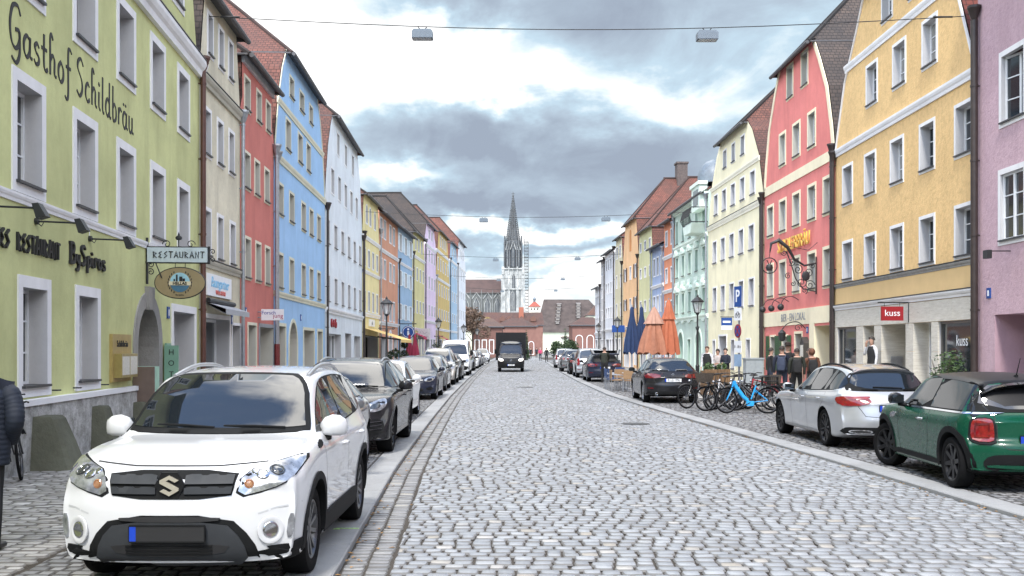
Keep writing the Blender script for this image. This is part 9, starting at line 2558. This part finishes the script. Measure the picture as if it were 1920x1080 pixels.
def furniture():
 l0 = street_lamp(); G = 'lantern street lamps'
 pos = [(-5.75, 47.7, 'black lantern lamp in front of the terracotta house on the left footway'), (-5.65, 80, 'lantern lamp before the lilac house'), (-4.75, 102, 'lantern lamp before the last white house'), (-4.1, 122, 'farthest lantern lamp on the left, near the brown tree'),
     (8.15, 45.7, 'tall black lantern lamp in front of the mint green house'), (7.9, 78, 'lantern lamp beside the dark blue parasols'), (8.1, 97.5, 'farthest lantern lamp on the right side')]
 for i, (x, y, lab) in enumerate(pos):
  if i == 0: l0.location = (x, y, 0); l0['label'] = lab; l0['group'] = G
  else: dup(l0, (x, y, 0), .4 * i, lab, G)
 # span wires and hanging lamps
 bx = simple('lamp_housing', (.13, .16, .19), .5, var=.1)
 for i, (Y, H, lamps, xl, xr, lab) in enumerate(((27.3, 9.95, (-2.35, 5.12), -7.95, 11.86, 'nearest'), (65, 9.75, (-1.77, 5.87), -9.15, 11.2, 'second'), (96, 9.9, (-1.5, 6.05), -8.4, 10.1, 'third'), (125, 9.9, (-1.6, 6.1), -7.4, 9.6, 'fourth'), (150, 9.9, (-1.4, 6.3), -6.6, 9.6, 'farthest'))):
  m = MB(); hw = lambda x: H - .35 * math.sin(PI * (x - xl) / (xr - xl)) + .5
  m.tube([(x, Y, hw(x)) for x in np.linspace(xl, xr, 16)], .012 + .003 * i, 5)
  if i == 0:
   for x in (xl + .3, xr - .3): m.tube([(x, Y, hw(x)), (x + (.5 if x < 0 else -.5), Y, hw(x))], .025, 6)
  tag(m.build('span_wire', M_IRON), lab + ' wire spanning the street with hanging lamps', 'wire', 'wires over the street')
  for j, x in enumerate(lamps):
   z = hw(x); t = thing('hanging_lamp', 'grey box lamp on the %s wire, %s side of the street' % (lab, ('restaurant', 'red inn')[j]), 'hanging lamp', (x, Y, z - .12), 0, 'lamps hung over the street')
   m = MB(); m.box(-.27, .27, -.16, .16, -.2, -.03); m.prism([(-.27, -.027), (.27, -.027), (.22, .03), (-.22, .03)], -.13, .13); m.build('housing', bx, t)
   m = MB(); m.box(-.24, .24, -.14, .14, -.215, -.2); m.build('diffuser', simple('lamp_cover', (.3, .32, .34), .3), t)
   m = MB()
   for sg in (1, -1): m.tube([(sg * .05, 0, .03), (sg * .12, 0, .12)], .012, 5)
   m.build('hook', M_IRON, t)
 BLU = MATS['sign_blue']; WH = M_WHITE
 t = thing('sign_post', 'grey post with stacked parking and no stopping signs by the bicycles', 'sign post', (6.66, 30.5, 0), math.radians(-74))
 m = MB(); m.tube([(0, 0, 0), (0, 0, 3.55)], .032, 10); m.build('post', M_PIPE_Z, t, 50)
 def pan(z0, z1, mat, nm='panel', w=.21): q = MB(); q.box(-w, w, -.05, -.035, z0, z1); return q.build(nm, mat, t)
 pan(2.95, 3.55, BLU, 'parking_sign'); link_mesh('lettering', text_mesh('P', .5, .004, WH, bold=.008), t, (0, -.054, 3.25))
 pan(2.55, 2.92, WH, 'supplementary_sign'); m = MB()
 for x in (-.08, .09): m.tube([(x + .06 * math.cos(a), -.053, 2.70 + .06 * math.sin(a)) for a in np.linspace(0, 2 * PI, 14, endpoint=False)], .009, 4, close=True)
 m.tube([(-.08, -.053, 2.7), (-.02, -.053, 2.8), (.06, -.053, 2.8), (.09, -.053, 2.7)], .009, 4); m.build('bicycle_symbol', M_BLACK, t)
 m = MB(); m.lathe([(0, -.035), (.2, -.035), (.2, -.05), (0, -.05)], 26, 0, (0, 0, 2.24), 'y'); m.build('no_stopping_sign', MATS['sign_red'], t); m = MB(); m.lathe([(0, -.05), (.155, -.05), (.155, -.054), (0, -.054)], 26, 0, (0, 0, 2.24), 'y'); m.build('blue_field', BLU, t)
 m = MB()
 for a in (45, -45): m.cbox((0, -.056, 2.24), (.32, .006, .04), 0, Matrix.Translation((0, -.056, 2.24)) @ Matrix.Rotation(math.radians(a), 4, 'Y') @ Matrix.Translation((0, .056, -2.24)))
 m.build('red_cross', MATS['sign_red'], t)
 pan(1.60, 1.95, WH, 'supplementary_sign'); link_mesh('lettering', text_mesh('8 - 18 h', .12, .004, M_BLACK), t, (0, -.053, 1.78)); pan(1.2, 1.56, simple('pale_blue_sign', (.25, .36, .5), .5), 'supplementary_sign')
 t = thing('utility_cabinet', 'grey utility cabinet beside the gateway of the cream house', 'cabinet', (9.35, 40.3, 0), .1); m = MB(); m.box(-.35, .35, -.18, .18, 0, 1.3); m.box(-.38, .38, -.21, .21, 1.3, 1.36); m.build('cabinet', simple('cabinet_grey', (.30, .33, .34), .5, var=.1), t); m = MB(); m.box(-.32, -.01, -.19, -.18, .1, 1.22); m.box(.01, .32, -.19, -.18, .1, 1.22); m.build('door', MATS['cabinet_grey'], t)
 # parasols
 def parasol(label, x, y, H, z0, R, mat, flare=0.0, group='closed parasols of the cafe', topmat=None):
  t = thing('parasol', label, 'parasol', (x, y, 0), random.uniform(0, 3), group)
  def cone(rows, nm, mt):
   n = 64; V = []
   for z, r, f in rows:
    for k in range(n):
     a = 2 * PI * k / n; q = r * (1 + f * math.cos(8 * a + z * .8) + f * .35 * math.cos(19 * a)); V.append((q * math.cos(a), q * math.sin(a), z + (.06 * math.cos(8 * a) if z <= z0 + .02 and nm == 'canopy' else 0)))
   m = MB(); m.add(V, [(n * i + k, n * i + (k + 1) % n, n * i + n + (k + 1) % n, n * i + n + k) for i in range(len(rows) - 1) for k in range(n)]); m.build(nm, mt, t, 70)
  h = H - z0
  cone([(z0, R, .16), (z0 + h * .25, R * .84, .18), (z0 + h * .5, R * .62, .16), (z0 + h * .66, R * .46, .1), (z0 + h * .8, R * .30 + flare * .05, .1), (H - .08, .08, .05), (H, .03, 0)], 'canopy', mat)
  if flare: cone([(z0 + h * .64, R * (.52 + flare), .14), (z0 + h * .8, R * (.34 + flare * .5), .12), (H - .06, .09, .05), (H + .02, .04, 0)], 'vent', topmat or mat)
  m = MB(); m.tube([(0, 0, 0), (0, 0, H + .1)], .03, 8); m.build('pole', M_PIPE_Z, t); m = MB(); m.lathe([(.35, 0), (.35, .06), (.06, .1)], 16); m.build('base', simple('concrete_base', (.25, .25, .24), .9), t)
 on = simple('orange_canvas', (.38, .115, .055), .85, var=.12); op = simple('faded_orange_canvas', (.34, .145, .085), .85, var=.14); nv = simple('navy_canvas', (.012, .03, .085), .85, var=.15); bg = simple('burgundy_canvas', (.16, .008, .03), .85, var=.15)
 parasol('faded orange closed parasol spread wide, with pale vent top', 6.15, 45.0, 3.5, 1.5, .62, op, .12, topmat=simple('bleached_canvas', (.38, .22, .16), .85, var=.12)); parasol('bright orange closed parasol standing tallest nearest the mint green house', 6.78, 45.0, 3.8, 1.5, .46, on, .10)
 parasol('navy closed parasol nearest the road', 5.42, 47.0, 3.6, 1.5, .34, nv); parasol('navy closed parasol beside the faded orange one', 5.98, 48.0, 3.65, 1.6, .30, nv)
 for x, lab in ((-7.25, 'burgundy closed parasol nearer the topiary'), (-6.85, 'burgundy closed parasol nearer the road')): parasol(lab, x, 73.5, 2.7, 1.0, .3, bg, group='burgundy parasols on the left')
 # cafe tables and chairs
 def chair(mat, frame):
  t = thing('cafe_chair', '', 'chair', (0, 0, 0)); m = MB(); m.box(-.22, .22, -.22, .22, .43, .46); m.build('seat', mat, t); m = MB(); m.box(-.22, .22, .20, .23, .5, .86); m.build('backrest', mat, t)
  for sx in (-1, 1):
   for y in (-.21, .21): m = MB(); m.tube([(sx * .2, y, .45 if y < 0 else .86), (sx * .22, y * 1.08, 0)], .014, 6); m.build('leg', frame, t)
   m = MB(); m.tube([(sx * .23, .21, .66), (sx * .23, -.2, .65), (sx * .22, -.22, .45)], .014, 6); m.build('armrest', frame, t)
  return t
 tan = simple('tan_weave', (.27, .17, .09), .8, var=.25, scale=40); bl = simple('blue_weave', (.02, .05, .14), .8, var=.2)
 GC = 'cafe chairs by the kerb'; first = {}
 for i, (x, y, rz, c, lab) in enumerate(((4.62, 41.3, 180, 0, 'tan woven cafe chair nearest the camera, back to us'), (5.35, 41.6, 170, 0, 'tan woven cafe chair next to the black hatchback'), (4.5, 43.0, 10, 0, 'tan cafe chair tucked at the second table'), (5.5, 43.3, -20, 0, 'tan cafe chair on the footway side of the second table'),
           (4.35, 44.6, 90, 1, 'blue cafe chair nearest the road'), (4.3, 45.8, 90, 1, 'blue cafe chair next to the dark estate'), (5.6, 45.2, -90, 1, 'blue cafe chair under the navy parasol'), (5.4, 46.6, -100, 0, 'tan cafe chair behind the navy parasol'), (6.9, 42.5, 40, 0, 'tan cafe chair below the bright orange parasol'), (7.2, 46.4, 120, 0, 'tan cafe chair far back by the lamp'), (4.15, 43.4, 90, 1, 'blue cafe chair on the kerb beside the second table'), (4.2, 42.0, 95, 0, 'tan cafe chair on the kerb beside the first table'), (5.7, 44.5, -80, 1, 'blue cafe chair between the table rows'), (6.0, 42.2, 200, 0, 'tan cafe chair before the footway table'), (4.9, 47.0, 0, 1, 'blue cafe chair behind the last kerb table'))):
  if c not in first: first[c] = chair((tan, bl)[c], M_PIPE_Z); o = first[c]; o.location = (x, y, 0); o.rotation_euler = (0, 0, math.radians(rz)); o['label'] = lab; o['group'] = GC
  else: dup(first[c], (x, y, 0), math.radians(rz), lab, GC)
 tb = None
 for x, y, lab in ((4.9, 42.2, 'white cafe table nearest the camera'), (4.95, 43.9, 'white cafe table between tan and blue chairs'), (4.95, 45.4, 'white cafe table behind, by the dark estate'), (6.5, 43.4, 'white cafe table under the orange parasols'), (6.9, 47.5, 'white cafe table far back beneath the navy parasol')):
  if tb is None:
   tb = thing('cafe_table', lab, 'table', (x, y, 0), 0, 'cafe tables by the kerb'); m = MB(); m.box(-.4, .4, -.4, .4, .71, .74); m.build('tabletop', simple('pale_tabletop', (.6, .6, .6), .4), tb); m = MB(); m.tube([(0, 0, .02), (0, 0, .71)], .03, 8); m.lathe([(.25, 0), (.25, .02), (.04, .04)], 14); m.build('pedestal', M_PIPE_Z, tb)
  else: dup(tb, (x, y, 0), 0, lab, 'cafe tables by the kerb')
 wd = simple('planter_wood', (.17, .10, .05), .8, var=.3)
 for i, (x, y) in enumerate(((7.3, 38.6), (7.85, 38.9))):
  t = thing('planter_box', ('brown wooden planter box nearer the black hatchback', 'brown wooden planter box nearer the waiter')[i], 'planter', (x, y, 0), .2, 'wooden planter boxes'); m = MB()
  for k in range(4): m.box(-.24 + .125 * k, -.13 + .125 * k, -.22, -.19, 0, .95)
  m.box(-.25, .25, -.19, .22, 0, .9); m.build('box', wd, t)
  foliage('crown', 160, blob_pts([(0, 0, 1.0, .2)]), .05, MATS['shrub_leaves'], t, i)
furniture()
